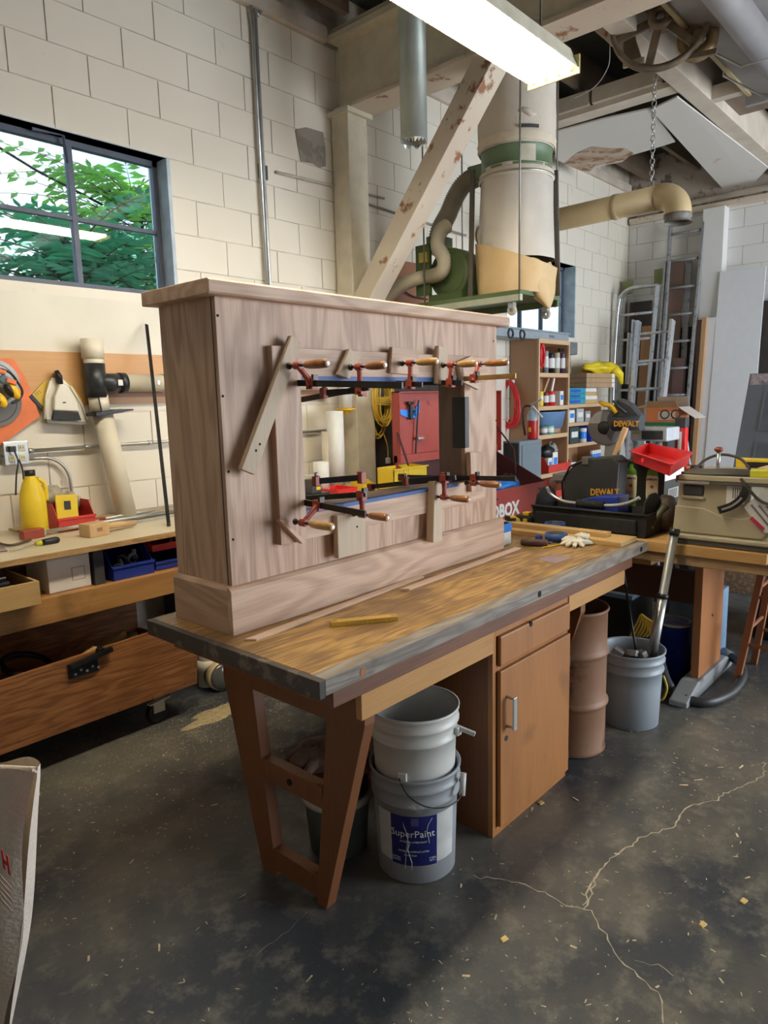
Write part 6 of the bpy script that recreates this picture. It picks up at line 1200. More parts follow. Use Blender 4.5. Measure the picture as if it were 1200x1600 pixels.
def can(label,x,z,r,h,m,cat='can',grp=None,y=yb,top=None,name='paint_can'):
    t=thing(name,label,cat,(x,y,z),grp); MB().lathe((x,y,z),[(0,0),(r,0),(r,h*.97),(r*.93,h),(0,h)],20).out('body',m,t)
    if top: MB().cyl((x,y,z+h),(x,y,z+h+top,),r*.45,n=12).out('nozzle',BLACK,t)
    MB().lathe((x,y,z+h*.25),[(r*1.01,0),(r*1.01,h*.5)],20).out('label_band',PAPER if m is not PAPER else BLUET2,t); return t
z=zs[1]+.02
sx_=lambda px: at(px,600,1,yb).x
def bx_(name,label,cat,x,z,w,d,h,m,y=yb-.03,rot=0):
    t=thing(name,label,cat,(x,y,z)); MB().obox((x,y+d/2,z+h/2),(w,d,h),(0,0,rot)).out('body',m,t,bevel=.003); MB().obox((x,y-.0012,z+h*.55),(w*.7,.001,h*.35),(0,0,rot)).out('printed_band',PAPER if m is not PAPER else BLUET2,t); return t
c=at(845,566,1,yb); t=thing('red_cord_bundle','bundle of red cord on the top shelf of the bookcase','cord',(c.x,yb,z)); mb=MB()
for k in range(8): mb.tube([Vector((c.x+.0+.045*math.cos(q)*(.5+.06*k),yb+.02*math.sin(k),z+.14+.10*math.sin(q)+.006*k)) for q in [i*math.pi/8 for i in range(17)]],.008,6)
mb.out('coils',CRD,t)
can('grey spray can right of the red cord on the top shelf',sx_(852)+.0,z,.028,.21,GREY,top=.02,name='spray_can'); can('black can on the top shelf of the bookcase',sx_(860),z,.040,.19,BLACK); can('tan metal can on the top shelf of the bookcase',sx_(868)+.01,z,.035,.20,TAN)
t=can('purple-black trigger bottle at the right end of the top shelf',sx_(877)+.01,z,.03,.20,mat('purple_black',(.07,.04,.10),.4),'bottle',name='spray_bottle'); MB().box((sx_(877)-.06,yb-.01,z+.215),(sx_(877)+.03,yb+.01,z+.245)).out('trigger_head',BLACK,t)
z=zs[2]+.02
bx_('yellow_can','yellow bottle at the left of the second shelf','bottle',sx_(842)+.01,z,.06,.05,.14,YEL)
can('dark red varnish can on the second shelf',sx_(852),z,.035,.13,mat('maroon_can',(.20,.03,.03),.4)); can('bright red jug on the second shelf of the bookcase',sx_(861),z,.040,.14,RED,'jug',name='plastic_jug'); bx_('white_box','white and red box at the right of the second shelf','box',sx_(874)+.0,z,.07,.06,.14,PAPER)
a=Vector((sx_(852),yb+.03,z+.10)); t=thing('paint_brush','paint brush handle leaning on the second shelf cans','brush',tuple(a)); MB().bar(a,a+Vector((.12,0,.17)),.03,.012,Y).out('handle',CARD,t); MB().bar(a-Vector((.03,0,.04)),a,.04,.015,Y).out('ferrule',ZINC,t)
a=Vector((sx_(866),yb+.03,z+.14)); t=thing('putty_knife','white putty knife handle standing on the second shelf','knife',tuple(a)); MB().bar(a,a+Vector((.05,0,.13)),.03,.014,Y).out('handle',PAPER,t); MB().bar(a-Vector((.02,0,.06)),a,.035,.003,Y).out('blade',ZINC,t)
z=zs[3]+.02
t=thing('tub','light blue oval tub on the third shelf of the bookcase','tub',(6.35,3.45,z)); c=Vector(((sx_(843)+sx_(886))/2,3.49,z+.05)); m=MB(); n=28; rows=[(.80,0),(1,.16),(1.03,.165),(.97,.165),(.78,.01)]
m.add([(c.x+.255*r*math.cos(2*math.pi*k/n),c.y+.13*r*math.sin(2*math.pi*k/n),c.z+h) for r,h in rows for k in range(n)],[(i*n+k,i*n+(k+1)%n,(i+1)*n+(k+1)%n,(i+1)*n+k) for i in range(4) for k in range(n)]+[tuple(range(n))[::-1]],True); m.out('tub_body',LBLUE,t); MB().box((c.x-.2,3.46,z),(c.x+.2,3.60,z+.05)).out('foot_block',CARD,t)
t=thing('rags','dark rags heaped in the light blue tub','rags',(c.x,c.y,c.z+.1)); MB().blob((c.x+.08,c.y,c.z+.15),(.13,.08,.045),16,8,.1,41).out('rags',BLACK,t)
can('small white and teal jar standing before the blue tub',sx_(854),z,.045,.085,mat('teal_jar',(.15,.50,.42),.4),'jar',y=3.385+.02,name='jar'); can('small grey jar left of the teal jar',sx_(846)-.0,z,.038,.08,GREY,'jar',y=3.385+.03,name='jar')
z=zs[4]+.02
t=bin_open('parts_bin','red bin full of black and white tools on the fourth shelf',sx_(847)+.02,sx_(880)+.06,3.37,3.60,z,.16,REDB); mb=MB()
t=thing('sander','black power sander lying in the red bin on the fourth shelf','sander',(6.3,3.45,z+.08)); MB().blob((6.28,3.45,z+.20),(.10,.07,.07),16,10,.06,51).out('body',BLACK,t); MB().blob((6.40,3.46,z+.22),(.07,.06,.07),16,10,.1,52).out('bag',mat('grey_cloth',(.30,.30,.29),.8),t)
bx_('blue_white_box','blue and white packet standing in the red bin','packet',6.33,z+.01,.10,.05,.19,PAPER,y=3.375); bx_('white_box','second blue and white packet leaning in the red bin','packet',6.23,z+.01,.08,.04,.14,PAPER,y=3.378)
t=bin_open('parts_bin','red bin on the lowest visible shelf of the bookcase',sx_(850),sx_(884)+.05,3.37,3.62,zs[4]-.24,.14,REDB); MB().box((xa+.02,yF-.018,zs[4]-.28),(xb-.02,WL-.03,zs[4]-.245)).out('shelf',FACE,bpy.data.objects['bookcase'])
# grey flat case on top
a=at(770,533,1,yF); t=thing('tool_chest','long flat grey metal tool box lying on top of the bookcase','tool box',(6.1,3.5,zT)); MB().box((5.25,3.42,zT+.002),(6.66,3.66,zT+.075)).out('box_body',mat('grey_blue_box',(.30,.34,.37),.45),t,bevel=.004); MB().box((5.24,3.41,zT+.075),(6.68,3.67,zT+.09)).out('lid',mat('grey_blue_box',(.30,.34,.37),.45),t,bevel=.003)
for x in (5.55,5.75): MB().tube(arc((x,3.415,zT+.03),.04,0,2*math.pi,X,Z,14),.010,6).out('latch',DGREY,t)
text('TOOLS',.035,(6.25,3.4185,zT+.028),X,Z,INKD,t)
MB().box((5.25,3.45,0),(5.29,3.49,zT)).out('support_post',DGREY,t); 
# second unit
xe=7.42; z_=at(915,633,1,yF).z; t=thing('shelf_unit','lower pine shelf unit right of the bookcase, its top stacked with boxes','shelf unit',(7.0,3.5,0))
zz2=[at(915,p,1,yF).z for p in (633,661,693,730)]
for z in zz2: MB().box((xb+.005,yF-.018,z-.02),(xe,WL-.02,z+.015)).out('shelf',FACE,t)
for x in (xb+.003,xe-.02): MB().box((x,yF,0),(x+.02,WL-.02,zz2[0]-.02)).out('side_panel',BIRCH,t)
MB().box((xb+.03,WL-.03,0),(xe-.02,WL-.02,zz2[0]-.02)).out('back_panel',BIRCH,t)
z=zz2[0]+.016; X2=lambda px: at(px,610,1,3.42).x
for k in range(3):
    t=thing('blue_carton',['lowest of three blue-green cartons on the shelf unit','middle of three blue-green cartons on the shelf unit','topmost of three blue-green cartons on the shelf unit'][k],'carton',(6.8,3.5,z+.055*k),'blue-green cartons'); MB().box((6.64,3.40,z+.055*k),(7.02,3.62,z+.055*k+.053)).out('carton',mat('teal_carton',(.03,.30,.42),.5,var=.2),t,bevel=.003); MB().box((6.66+.01*k,3.3985,z+.055*k+.012),(6.9,3.3995,z+.055*k+.04)).out('printed_band',mat('blue_print',(.02,.10,.45),.5),t)
for k in range(4):
    t=thing('plank_offcut',['lowest','second','third','topmost'][k]+' pale plank end stacked right of the blue cartons','plank',(7.15,3.5,z+.04*k),'plank ends'); MB().box((7.04,3.41,z+.041*k),(7.33-.01*k,3.64,z+.041*k+.038)).out('plank',PAPER if k%2 else PINE,t,bevel=.001)
zk=z+.166
for k in range(3):
    t=thing('long_carton',['lowest','middle','upper'][k]+' long brown carton lying across the stacked cartons','carton',(7.1,3.5,zk+.05*k),'long brown cartons'); MB().box((6.95,3.36,zk+.051*k),(7.66-.01*k,3.60,zk+.051*k+.049)).out('carton',CARD,t,bevel=.002); MB().box((7.57,3.3585,zk+.051*k+.004),(7.64,3.3599,zk+.051*k+.046)).out('label',PAPER,t)
zk+=.155
t=thing('yellow_tarp','crumpled bright yellow raincoat heaped on the long cartons','raincoat',(7.4,3.45,zk)); MB().blob((7.45,3.45,zk+.055),(.33,.13,.07),30,12,.09,61).out('fabric',mat('raincoat_yellow',(.80,.60,.02),.4,var=.1,bump=.5,bscale=14),t); MB().ring([((7.62,3.38,zk+.06),.06),((7.72,3.34,zk-.02),.05),((7.76,3.33,zk-.12),.02)],12).out('sleeve',mat('raincoat_yellow',(.80,.60,.02),.4),t)
# stack of grey cases beside bookcase
t=thing('grey_case','grey plastic latched case on top of a stack of boards behind the shelf unit','case',(6.8,3.6,z)); 
for k in range(5): MB().box((6.64,3.55-.0*k,zz2[0]+.19+.07*k),(7.0-.01*k,3.68,zz2[0]+.19+.07*k+.065)).out('case_layer',mat('case_grey',(.17,.18,.19),.5,var=.2),t,bevel=.004)
MB().box((6.63,3.52,zz2[0]+.53),(7.06,3.68,zz2[0]+.66)).out('case_lid',mat('case_grey',(.17,.18,.19),.5),t,bevel=.008); MB().box((6.80,3.512,zz2[0]+.55),(6.88,3.52,zz2[0]+.64)).out('latch',DGREY,t,bevel=.003)
# things on the lower shelves
z=zz2[1]+.016
for lb,px,w,h,m_ in (('white ribbed box on the upper shelf of the shelf unit',891,.12,.13,PAPER),('pale grey carton on the upper shelf of the shelf unit',904,.16,.14,mat('pale_grey_box',(.45,.47,.46),.6)),('clear jar of screws on the upper shelf of the shelf unit',916,.12,.11,mat('jar_grey',(.35,.36,.36),.3))): bx_('small_box',lb,'box',at(px,650,1,3.42).x,z,w,.12,h,m_,y=3.40)
z=zz2[2]+.016
bx_('jar_crate','dark crate of jars on the middle shelf of the shelf unit','crate',at(895,685,1,3.42).x,z,.20,.14,.17,mat('dark_teal',(.04,.07,.07),.4),y=3.40); can('white and blue can on the middle shelf of the shelf unit',at(911,685,1,3.42).x,z,.045,.15,PAPER,'can',y=3.43)
bin_open('parts_bin','blue bin on the middle shelf of the shelf unit',at(918,685,1,3.42).x,at(937,685,1,3.42).x,3.38,3.6,z,.17,mat('cobalt_bin',(.01,.05,.55),.4))
z=zz2[3]+.016
bx_('small_box','white folded carton on the low shelf of the shelf unit','carton',at(893,715,1,3.42).x,z,.14,.12,.06,PAPER,y=3.40)
for k in range(4): can(['first','second','third','fourth'][k]+' white caulk tube from the left on the low shelf',at(925,715,1,3.42).x+.055*k,z,.024,.15,PAPER,'tube',y=3.42,name='caulk_tube',grp='caulk tubes')
# aluminium step beside the unit
def ladder(label,TL,TR,BL,BR,xt,xb,rungs,m=ALU,w=.07,th=.028,grp='ladders leaning on the far wall',name='extension_ladder',rr=.016,ground=True):
    """TL.. = pixels of rail ends; xt / xb = distance of the top / of the lower visible end"""
    tl=at(*TL,0,xt);tr=at(*TR,0,xt);bl=at(*BL,0,xb);br=at(*BR,0,xb)
    def down(a,b):
        if not ground: return b
        return a+(b-a)*((a.z)/(a.z-b.z))
    gl=down(tl,bl);gr=down(tr,br)
    t=thing(name,label,'ladder',((gl.x+gr.x)/2,(gl.y+gr.y)/2,0),grp)
    for a,b in ((tl,gl),(tr,gr)):
        MB().bar(a,b,th,w,X).out('rail',m,t,bevel=.003)
    zmax=min(tl.z,tr.z); n=rungs
    for k in range(n):
        z=zmax-.12-.305*k
        if z<.1: break
        fa=(tl.z-z)/(tl.z-gl.z); fb=(tr.z-z)/(tr.z-gr.z); MB().cyl(tl.lerp(gl,fa),tr.lerp(gr,fb),rr,n=10).out('rung',m,t)
    return t
ladder('tallest dull aluminium ladder leaning against the far wall beside the pillar',(1048,350),(1101,341),(1029,632),(1068,704),8.60,8.30,11,ALUD)
ladder('short bright scuffed aluminium ladder standing in front of the tall one',(998,502),(1051,500),(986,648),(1036,632),7.95,7.75,7,ALU,.10,.03)
ladder('narrow grey ladder section between the looped ladder and the tall one',(1040,408),(1046,408),(1022,640),(1030,640),8.45,8.2,0,ALUD,.05,.02)
t=thing('looped_ladder','rolling ladder with a rounded tubular hand rail near the wall corner','ladder',(8.2,3.3,0)); x=8.25
P=[at(*q,0,x) for q in ((957,640),(960,560),(966,480),(972,461),(985,451),(1000,448),(1028,445))]; S=spline([Vector((x,P[0].y+.03,0)),*P],8); MB().tube(S,.022,10).out('hand_rail',ZINC,t); S2=[p+Vector((.18,.05,.02)) for p in S]; MB().tube(S2,.018,10).out('hand_rail',ALUD,t)
q0=at(1028,445,0,x); q1=at(1010,640,0,x); q1=q0+(q1-q0)*(q0.z/(q0.z-q1.z)); MB().bar(q0,q1,.03,.05,X).out('rail',ALU,t)
for py_ in (490,529,568,607,646): 
    a=at(968,py_+3,0,x); f=(q0.z-a.z)/(q0.z-q1.z); MB().cyl(Vector((x,a.y,a.z)),q0.lerp(q1,f),.016,n=10).out('rung',ALU,t)
a=at(981,446,0,8.5); MB().box(a-Vector((.03,.05,.1)),a+Vector((.03,.05,.05))).out('foot_pad',mat('olive_rubber',(.20,.22,.08),.6),t); a=at(1030,432,0,8.5); MB().box(a-Vector((.03,.05,.08)),a+Vector((.03,.05,.08))).out('foot_pad',mat('olive_rubber',(.20,.22,.08),.6),t)
t=thing('folded_step_ladder','thin folded aluminium step ladder left of the short bright ladder','ladder',(8.0,3.4,0)); a=at(990,500,0,8.0); b=at(983,640,0,7.9); b=a+(b-a)*(a.z/(a.z-b.z)); MB().bar(a,b,.02,.06,X).out('rail',ALU,t); a=at(983,520,0,8.0); b=at(979,600,0,7.95); MB().bar(a,b,.02,.05,X).out('brace',mat('white_rail',(.6,.6,.6),.5),t)
# planks and panels behind the ladders
def plank(label,px0,px1,py0,x,th,m,lean=.25,name='plank'):
    a=at(px0,py0,0,x); b=at(px1,py0,0,x); t=thing(name,label,'board',(x-lean,(a.y+b.y)/2,0)); z=a.z
    MB().prism([(x,a.y,z),(x,b.y,z),(x-lean,b.y,0),(x-lean,a.y,0)],(th,0,0)).out('board',m,t,bevel=.001); return t
BR1=wood('weathered_brown',(.24,.15,.11),(.15,.09,.07),2,6,8,.7,.4); BR2=wood('orange_brown_ply',(.46,.25,.12),(.34,.17,.08),2,4,8,.6,.3)
plank('tall weathered brown plank standing behind the tall ladder',1048,1069,407,8.60,.03,BR1,.15)
plank('narrow grey metal channel standing beside the weathered plank',1072,1081,405,8.62,.02,ALUD,.12,'metal_channel')
plank('orange-brown plywood strip behind the short bright ladder',1003,1019,510,8.45,.02,BR2,.18)
plank('dark panel behind the looped ladder',984,1018,473,8.62,.02,mat('dark_panel',(.06,.05,.045),.7,var=.2),.08,'panel')
plank('broad dark stacked panels filling the space behind the ladders',965,1090,520,8.66,.02,mat('dark_panel',(.06,.05,.045),.7,var=.2),.06,'panel')
plank('maroon-brown board behind the right rail of the short ladder',1052,1070,560,8.40,.02,wood('maroon_board',(.17,.09,.08),(.10,.06,.055),2,5,7,.6,.3),.1)
plank('orange timber stud leaning between the tall ladder and the pillar',1097,1104,496,8.45,.06,wood('stud_timber',(.50,.30,.15),(.36,.19,.09),2,6,8,.6,.4),.22)
plank('second darker timber stud beside the orange one',1090,1098,500,8.56,.05,BR1,.15)
t=thing('white_board','tall white board leaning on the far wall right of the pillar','board',(8.45,2.3,0)); a=at(1125,425,0,8.54); b=at(1197,415,0,8.54); MB().prism([a,b,Vector((8.30,b.y,0)),Vector((8.30,a.y+.02,0))],(.02,0,0)).out('board',mat('matt_white_board',(.74,.75,.77),.5,var=.02),t,bevel=.001)
t=thing('white_board','narrow white board in front of the pillar foot','board',(8.4,2.65,0)); a=at(1101,497,0,8.50); b=at(1128,495,0,8.50); MB().prism([a,b,Vector((8.32,b.y,0)),Vector((8.32,a.y,0))],(.02,0,0)).out('board',mat('matt_white_board2',(.70,.72,.76),.5,var=.02),t,bevel=.001)
t=thing('wall_board','dark brown panel at the right edge behind the white board','panel',(8.6,1.9,0)); a=at(1192,470,0,8.64); MB().box((8.64,a.y-.6,0),(8.66,a.y,a.z)).out('panel',mat('dark_brown_panel',(.05,.04,.035),.8),t)
# grey cabinet door / panel door at right
x=6.3; a=at(1172,584,0,x); b=at(1157,718,0,x-.15); t=thing('panel_door','grey-blue panelled door leaning at the right edge of the picture','door',(6.1,.9,0)); 
zt=a.z; yl=a.y; dirr=Vector((b.x-a.x,b.y-a.y,b.z-a.z)); G2=mat('door_grey_blue',(.13,.155,.19),.45,var=.12,scale=4)
yl2=yl+.06
def dpn(y,z): f=(zt-z)/zt; return Vector((x-.55*f*.55,y+.12*f if y>=yl-.01 else y+.12*f,z))
MB().prism([dpn(yl,zt),dpn(yl-.75,zt),dpn(yl-.75,0.0),dpn(yl,0.0)],(.035,0,0)).out('leaf',G2,t,bevel=.002)
for z1,z0 in ((zt-.14,zt-.46),(zt-.55,zt-.87)):
    q=[dpn(yl-.14,z1),dpn(yl-.75,z1),dpn(yl-.75,z0),dpn(yl-.14,z0)]; MB().prism([p-X*.001 for p in q],(-.006,0,0)).out('panel_field',mat('door_darker',(.09,.105,.135),.5,var=.15),t,bevel=.001)
    MB().bar(q[0]-X*.004,q[1]-X*.004,.008,.014).out('moulding',G2,t); MB().bar(q[0]-X*.004,q[3]-X*.004,.008,.014,Y).out('moulding',G2,t)
MB().prism([dpn(yl-.01,zt-.005)-X*.002,dpn(yl-.14,zt-.005)-X*.002,dpn(yl-.14,zt-.09)-X*.002,dpn(yl-.01,zt-.09)-X*.002],(-.002,0,0)).out('sticker',mat('worn_sticker',(.35,.30,.32),.5,var=.5,scale=25),t)
c=dpn(yl-.20,zt+.03); t=thing('tape_piece','small bright blue block on top of the leaning door','block',tuple(c)); MB().box((x,yl-.27,zt+.002),(x+.03,yl-.16,zt+.06)).out('block',BLUET2,t)
# ================================================================ DUST COLLECTOR
t=DC=thing('dust_collector','green dust collector with a cloth bag, hung on rods from the ceiling','dust collector',(4.4,2.85,2.18))
py0,py1=2.45,3.36; MB().box((4.10,py0,2.205),(4.62,py1,2.235)).out('base_plate',GREEN,t,bevel=.003); MB().box((4.095,py0,2.165),(4.125,py1,2.205)).out('base_rail',mat('pale_green_grey',(.45,.48,.38),.5),t); MB().box((4.59,py0,2.165),(4.62,py1,2.205)).out('base_rail',GREEN,t)
for x,y in ((4.16,2.55),(4.56,2.52),(4.56,3.25),(4.16,3.28)):
    c=MB().box((x-.02,y-.02,2.13),(x+.02,y+.02,2.165)).out('caster',ZINC,t); MB().lathe((x,y,2.115),[(.012,-.014),(.030,-.014),(.033,-.008),(.033,.008),(.030,.014),(.012,.014),(.012,-.014)],20,RX).out('wheel',mat('cream_wheel',(.50,.47,.38),.5),c)
for x,y in ((4.10,py0+.01),(4.10,3.24),(4.60,py0+.02),(4.60,py1-.1)): MB().cyl((x,y,2.16),(x,y,4.25),.006,n=8).out('hanger_rod',mat('rod_metal',(.28,.27,.24),.4,.7),t)
bc_=Vector((4.38,2.655,0)); rb=.235
for yy_ in (2.87,): MB().bar((4.14,yy_,2.235),(4.16,yy_-.01,3.06),.035,.012,X).out('upright',mat('dark_upright',(.10,.085,.07),.5),t)
MB().bar((4.60,2.45,2.235),(4.58,2.47,3.06),.035,.012,X).out('upright',mat('dark_upright',(.10,.085,.07),.5),t)
MB().lathe(bc_,[(rb,3.03),(rb+.006,3.03),(rb+.006,3.045),(rb,3.05),(rb,3.15),(rb+.006,3.155),(rb+.006,3.17),(rb,3.17)],40).out('ring_housing',mat('ring_green',(.13,.20,.11),.45,var=.08),t)
MB().lathe(bc_,[(0,3.05),(rb*.8,3.06),(rb,3.10)],40).out('inner_cone',GREEN,t)
va=math.atan2(-bc_.y,-bc_.x)
m=MB(); m.grid(lambda u,v: bc_+Vector(((rb+.004)*math.cos(va+.12+.42*u),(rb+.004)*math.sin(va+.12+.42*u),3.05+.10*v)),6,1); m.out('label_panel',mat('label_beige',(.62,.58,.45),.5),t)
CL=mat('filter_cloth',(.62,.55,.46),.85,var=.06,scale=5,bump=.3,bscale=40); CLB=mat('cream_cloth_cuff',(.66,.58,.45),.8,var=.06,bump=.3,bscale=40)
def bagfn(z0,z1,rad,wr,seed,drop=0):
    rnd=random.Random(seed); ph=[rnd.random()*6 for _ in range(5)]
    def f(u,v):
        a=2*math.pi*u; z=z0+(z1-z0)*v; r=rad(v)*(1+wr*(math.sin(7*a+ph[0]+5*v)*.5+math.sin(11*a+ph[1]-3*v)*.4+math.sin(3*a+ph[2])*.4)*(1-.3*v))
        return bc_+Vector((r*math.cos(a),r*math.sin(a),z))
    return f
MB().grid(bagfn(3.16,4.15,lambda v: rb+.012+.012*math.sin(v*9) if v<.3 else rb+.02-.05*max(0,v-.8),.012,3),56,30).out('filter_bag',CL,t)
MB().lathe(bc_,[(rb+.018,3.17),(rb+.026,3.18),(rb+.022,3.20),(rb+.028,3.215),(rb+.02,3.235)],40).out('bag_cuff',CLB,t)
m=MB(); m.grid(lambda u,v: bc_+Vector(((rb+.034)*math.cos(va+.05+.50*u),(rb+.034)*math.sin(va+.05+.50*u),3.235+.022*v)),8,1); m.out('buckle',DGREY,t)
MB().ring([(bc_+Vector(((rb+.02)*math.cos(va+.02+.5*u),(rb+.02)*math.sin(va+.02+.5*u),3.33+.012*math.sin(u*6))),.022*math.sin(math.pi*(.05+.9*u))) for u in [i/10 for i in range(11)]],8).out('bag_fold',CL,t)
CLEAR=mat('cloudy_bag_film',(.62,.57,.50),.35,var=.08,scale=5,bump=.2,bscale=12); 
dustm=mat('sawdust_in_bag',(.66,.47,.24),.6,var=.08,scale=6,bump=.2,bscale=20)
def lowrad(v): return rb+.0+.012*math.sin(v*3)
MB().grid(bagfn(2.46,3.05,lambda v: rb+.004+.02*(1-v),.022,5),64,20).out('lower_bag',CLEAR,t,label='cloudy upper part of the collecting bag')
def lb(u,v):
    a=2*math.pi*u; z=2.50-.27*v; q=math.cos(a-(va+.95)); top=.14*max(0,-math.cos(a-(va-.9)))*(1-v)*.0
    r=(rb+.042)*(1-.05*v)*(1+.010*math.sin(9*a+4*v)); d=(.0 if q<.25 else .0)
    zz=z+ (.10*(-math.cos(a-(va+1.3)))*(1-v))
    return bc_+Vector((r*math.cos(a),r*math.sin(a),zz-.0))
MB().grid(lb,64,12).out('dust_fill',dustm,t,label='bag bottom full of yellow-brown sawdust')
tipd=Vector((-.20,-.32,0)); 
def tip(u,v):
    a=2*math.pi*u; r=(1-v**2.0); c=bc_+Vector((.0,-.10-.155*v,0))+Vector((0,0,2.44-.31*v)); return c+Vector(((.19*r+.012)*math.cos(a),(.115*r+.01)*math.sin(a),.012*math.sin(5*a)*r))
MB().grid(tip,32,10).out('bag_tip',dustm,t,label='drooping bag corner')
MB().lathe(bc_,[(rb+.008,3.03),(rb+.016,3.02),(rb+.012,3.0),(rb+.018,2.985),(rb+.01,2.975)],40).out('bag_cuff',CLB,t); MB().lathe(bc_,[(rb+.016,2.985),(rb+.021,2.985),(rb+.021,2.997),(rb+.016,2.997)],40).out('band_clamp',ZINC,t)
# blower
bl=Vector((4.33,3.13,2.44)); rl=.175
MB().lathe(bl,[(0,-.09),(rl*.95,-.09),(rl,-.08),(rl,.08),(rl*.95,.09),(0,.09)],40,RX).out('blower_housing',GREEN,t); MB().lathe(bl,[(rl*.78,-.096),(rl*.82,-.096),(rl*.82,-.09)],40,RX).out('housing_rib',GREEN,t)
MB().box((4.24,3.22,2.60),(4.42,3.33,2.72)).out('outlet_neck',GREEN,t,bevel=.004); MB().lathe((4.45,2.98,2.40),[(0,-.12),(.10,-.12),(.115,-.10),(.115,.10),(.10,.12),(0,.12)],28,Matrix(((1,0,0),(0,0,1),(0,-1,0)))).out('motor',GREEN,t)
MB().box((4.22,3.0,2.235),(4.46,3.30,2.30)).out('blower_foot',GREEN,t,bevel=.004); MB().box((4.17,3.275,2.53),(4.23,3.345,2.60)).out('warning_plate',mat('dim_yellow2',(.55,.45,.10),.5),t)
MB().box((4.20,3.27,2.30),(4.23,3.40,2.66)).out('switch_panel',GREEN,t,bevel=.003)
t2=MB().box((4.32,2.87,3.05),(4.44,3.02,3.15)).out('inlet_neck',mat('ring_green',(.13,.20,.11),.45),t,bevel=.01)
def flex(name,label,P,r,m,parent=None,n=10,pitch=.012):
    S=spline(P,n); 
    L=[0]; 
    for a,b in zip(S[:-1],S[1:]): L.append(L[-1]+(b-a).length)
    tot=L[-1]; k=int(tot/pitch)*2; sec=[]; j=0
    for i in range(k+1):
        d=tot*i/k
        while j<len(L)-2 and L[j+1]<d: j+=1
        f=(d-L[j])/max(1e-6,L[j+1]-L[j]); sec.append((S[j].lerp(S[j+1],f),r*(1.0 if i%2 else .86)))
    t_=thing(name,label,'hose',tuple(S[-1])) if parent is None else parent
    MB().ring(sec,18,False).out('flex_hose',m,t_); return t_
HS=mat('grey_tan_hose',(.30,.26,.19),.5,var=.1); HP=mat('pale_ribbed_hose',(.56,.50,.38),.45,var=.08)
flex('','',[Vector((4.38,2.95,3.09)),Vector((4.36,3.06,3.06)),Vector((4.34,3.13,2.98)),Vector((4.33,3.20,2.86)),Vector((4.33,3.28,2.76)),Vector((4.33,3.30,2.66))],.070,HS,t,pitch=.014)
x=4.12
flex('','',[at(700,352,0,x+.12),at(688,362,0,x+.06),at(684,385,0,x+.0),at(694,405,0,x-.01),at(690,425,0,x),at(674,432,0,x+.08)],.052,HP,t,pitch=.016)
flex('flex_hose','pale ribbed hose curving from the blower down behind the mantel','hose' and [at(673,432,0,x+.1),at(650,436,0,x+.02),at(625,448,0,x-.02),at(600,470,0,x-.05),at(585,500,0,x-.08),at(575,540,0,x-.08)],.052,HP,None,pitch=.016)
# brown bin on the wall behind
t=thing('wall_panel_board','orange-brown fan-shaped board on the wall behind the blower','board',(4.5,3.68,2.3)); P=[at(*q,1,3.68) for q in ((614,406),(655,413),(668,414),(668,480),(590,480),(598,452))]; MB().prism(P,(0,-.02,0)).out('board',wood('red_orange_board',(.42,.17,.08),(.30,.11,.05),0,4,7,.5,.3),t)
MB().tube(spline([at(632,455,1,3.64),at(645,463,1,3.64),at(668,468,1,3.64)],6),.006,6).out('cord',BLKR,t)
for k,(a,b) in enumerate((((572,318),(728,368)),((560,300),(600,310)))): 
    t=thing('wall_conduit',['thin dark conduit running along the wall behind the brace','short dark pipe on the wall beside the column'][k],'conduit',tuple(at(*a,1,3.68))); MB().tube([at(*a,1,3.68),at(*b,1,3.68)],.009,8).out('pipe',mat('dull_pipe',(.30,.26,.22),.6),t)
t=thing('wall_conduit','dull conduit ending in a broken block on the wall left of the column','conduit',tuple(at(435,270,1,3.685))); MB().tube([at(432,269,1,3.685),at(527,292,1,3.685)],.010,8).out('pipe',mat('wall_colour_pipe',(.52,.47,.38),.6),t)
# ================================================================ OVERHEAD PIPES, HOIST, DUCTS
t=thing('pvc_duct','long yellowed PVC duct hung along the ceiling, ending in an elbow','duct',(5.5,2.9,2.98)); MB().cyl((5.5,3.68,2.965),(5.5,2.10,2.985),.088,n=32).out('duct',PVCY,t); E_=arc((5.5,2.10,2.985-.13),.13,math.pi/2,0,-Y,Z,10); MB().ring([(Vector((5.5,2.12,2.985)),.094)]+[(p,.094) for p in E_]+[(E_[-1]-Z*.03,.094)],28,False).out('elbow',PVCY,t)
MB().lathe(E_[-1]-Z*.06,[(.088,.05),(.098,.045),(.098,.02),(.09,.01),(.09,-.01),(.105,-.02)],28).out('worn_tape',mat('grey_tape',(.22,.20,.18),.6,var=.4,scale=12),t)
MB().cyl((5.5,2.42,2.98),(5.5,2.46,2.98),.094,n=28).out('coupling',PVCY,t); MB().cyl((5.5,3.30,2.97),(5.5,3.33,2.97),.094,n=28).out('coupling',PVCY,t)
c=at(1018,285,0,5.5); t=thing('hanging_chain','thin chain hanging from the ceiling beam to the yellowed duct','chain',(5.5,c.y,3.07)); z=3.07; k=0
while z<4.0:
    MB().tube(arc((5.5,c.y,z+.02),.016,0,2*math.pi,(X if k%2 else Y),Z*1.5,8),.004,5).out('link',ZINC if k%2 else mat('cream_chain',(.5,.46,.38),.5),t); z+=.040; k+=1
MB().tube([(5.5,c.y,3.99),(5.5,c.y,4.28)],.003,5).out('wire',ZINC,t)
t=thing('duct','vertical galvanised round duct with a ragged lower end beside the brace','duct',(3.47,2.75,2.98)); c=at(647,226,1,2.75); MB().lathe((c.x,2.75,c.z+.02),[(.078,1.25),(.078,0),(.075,0),(.075,1.25)],32).out('duct',mat('galvanised_grey_green',(.30,.33,.30),.45,.35,var=.12,scale=6),t)
m=MB(); rnd=random.Random(2)
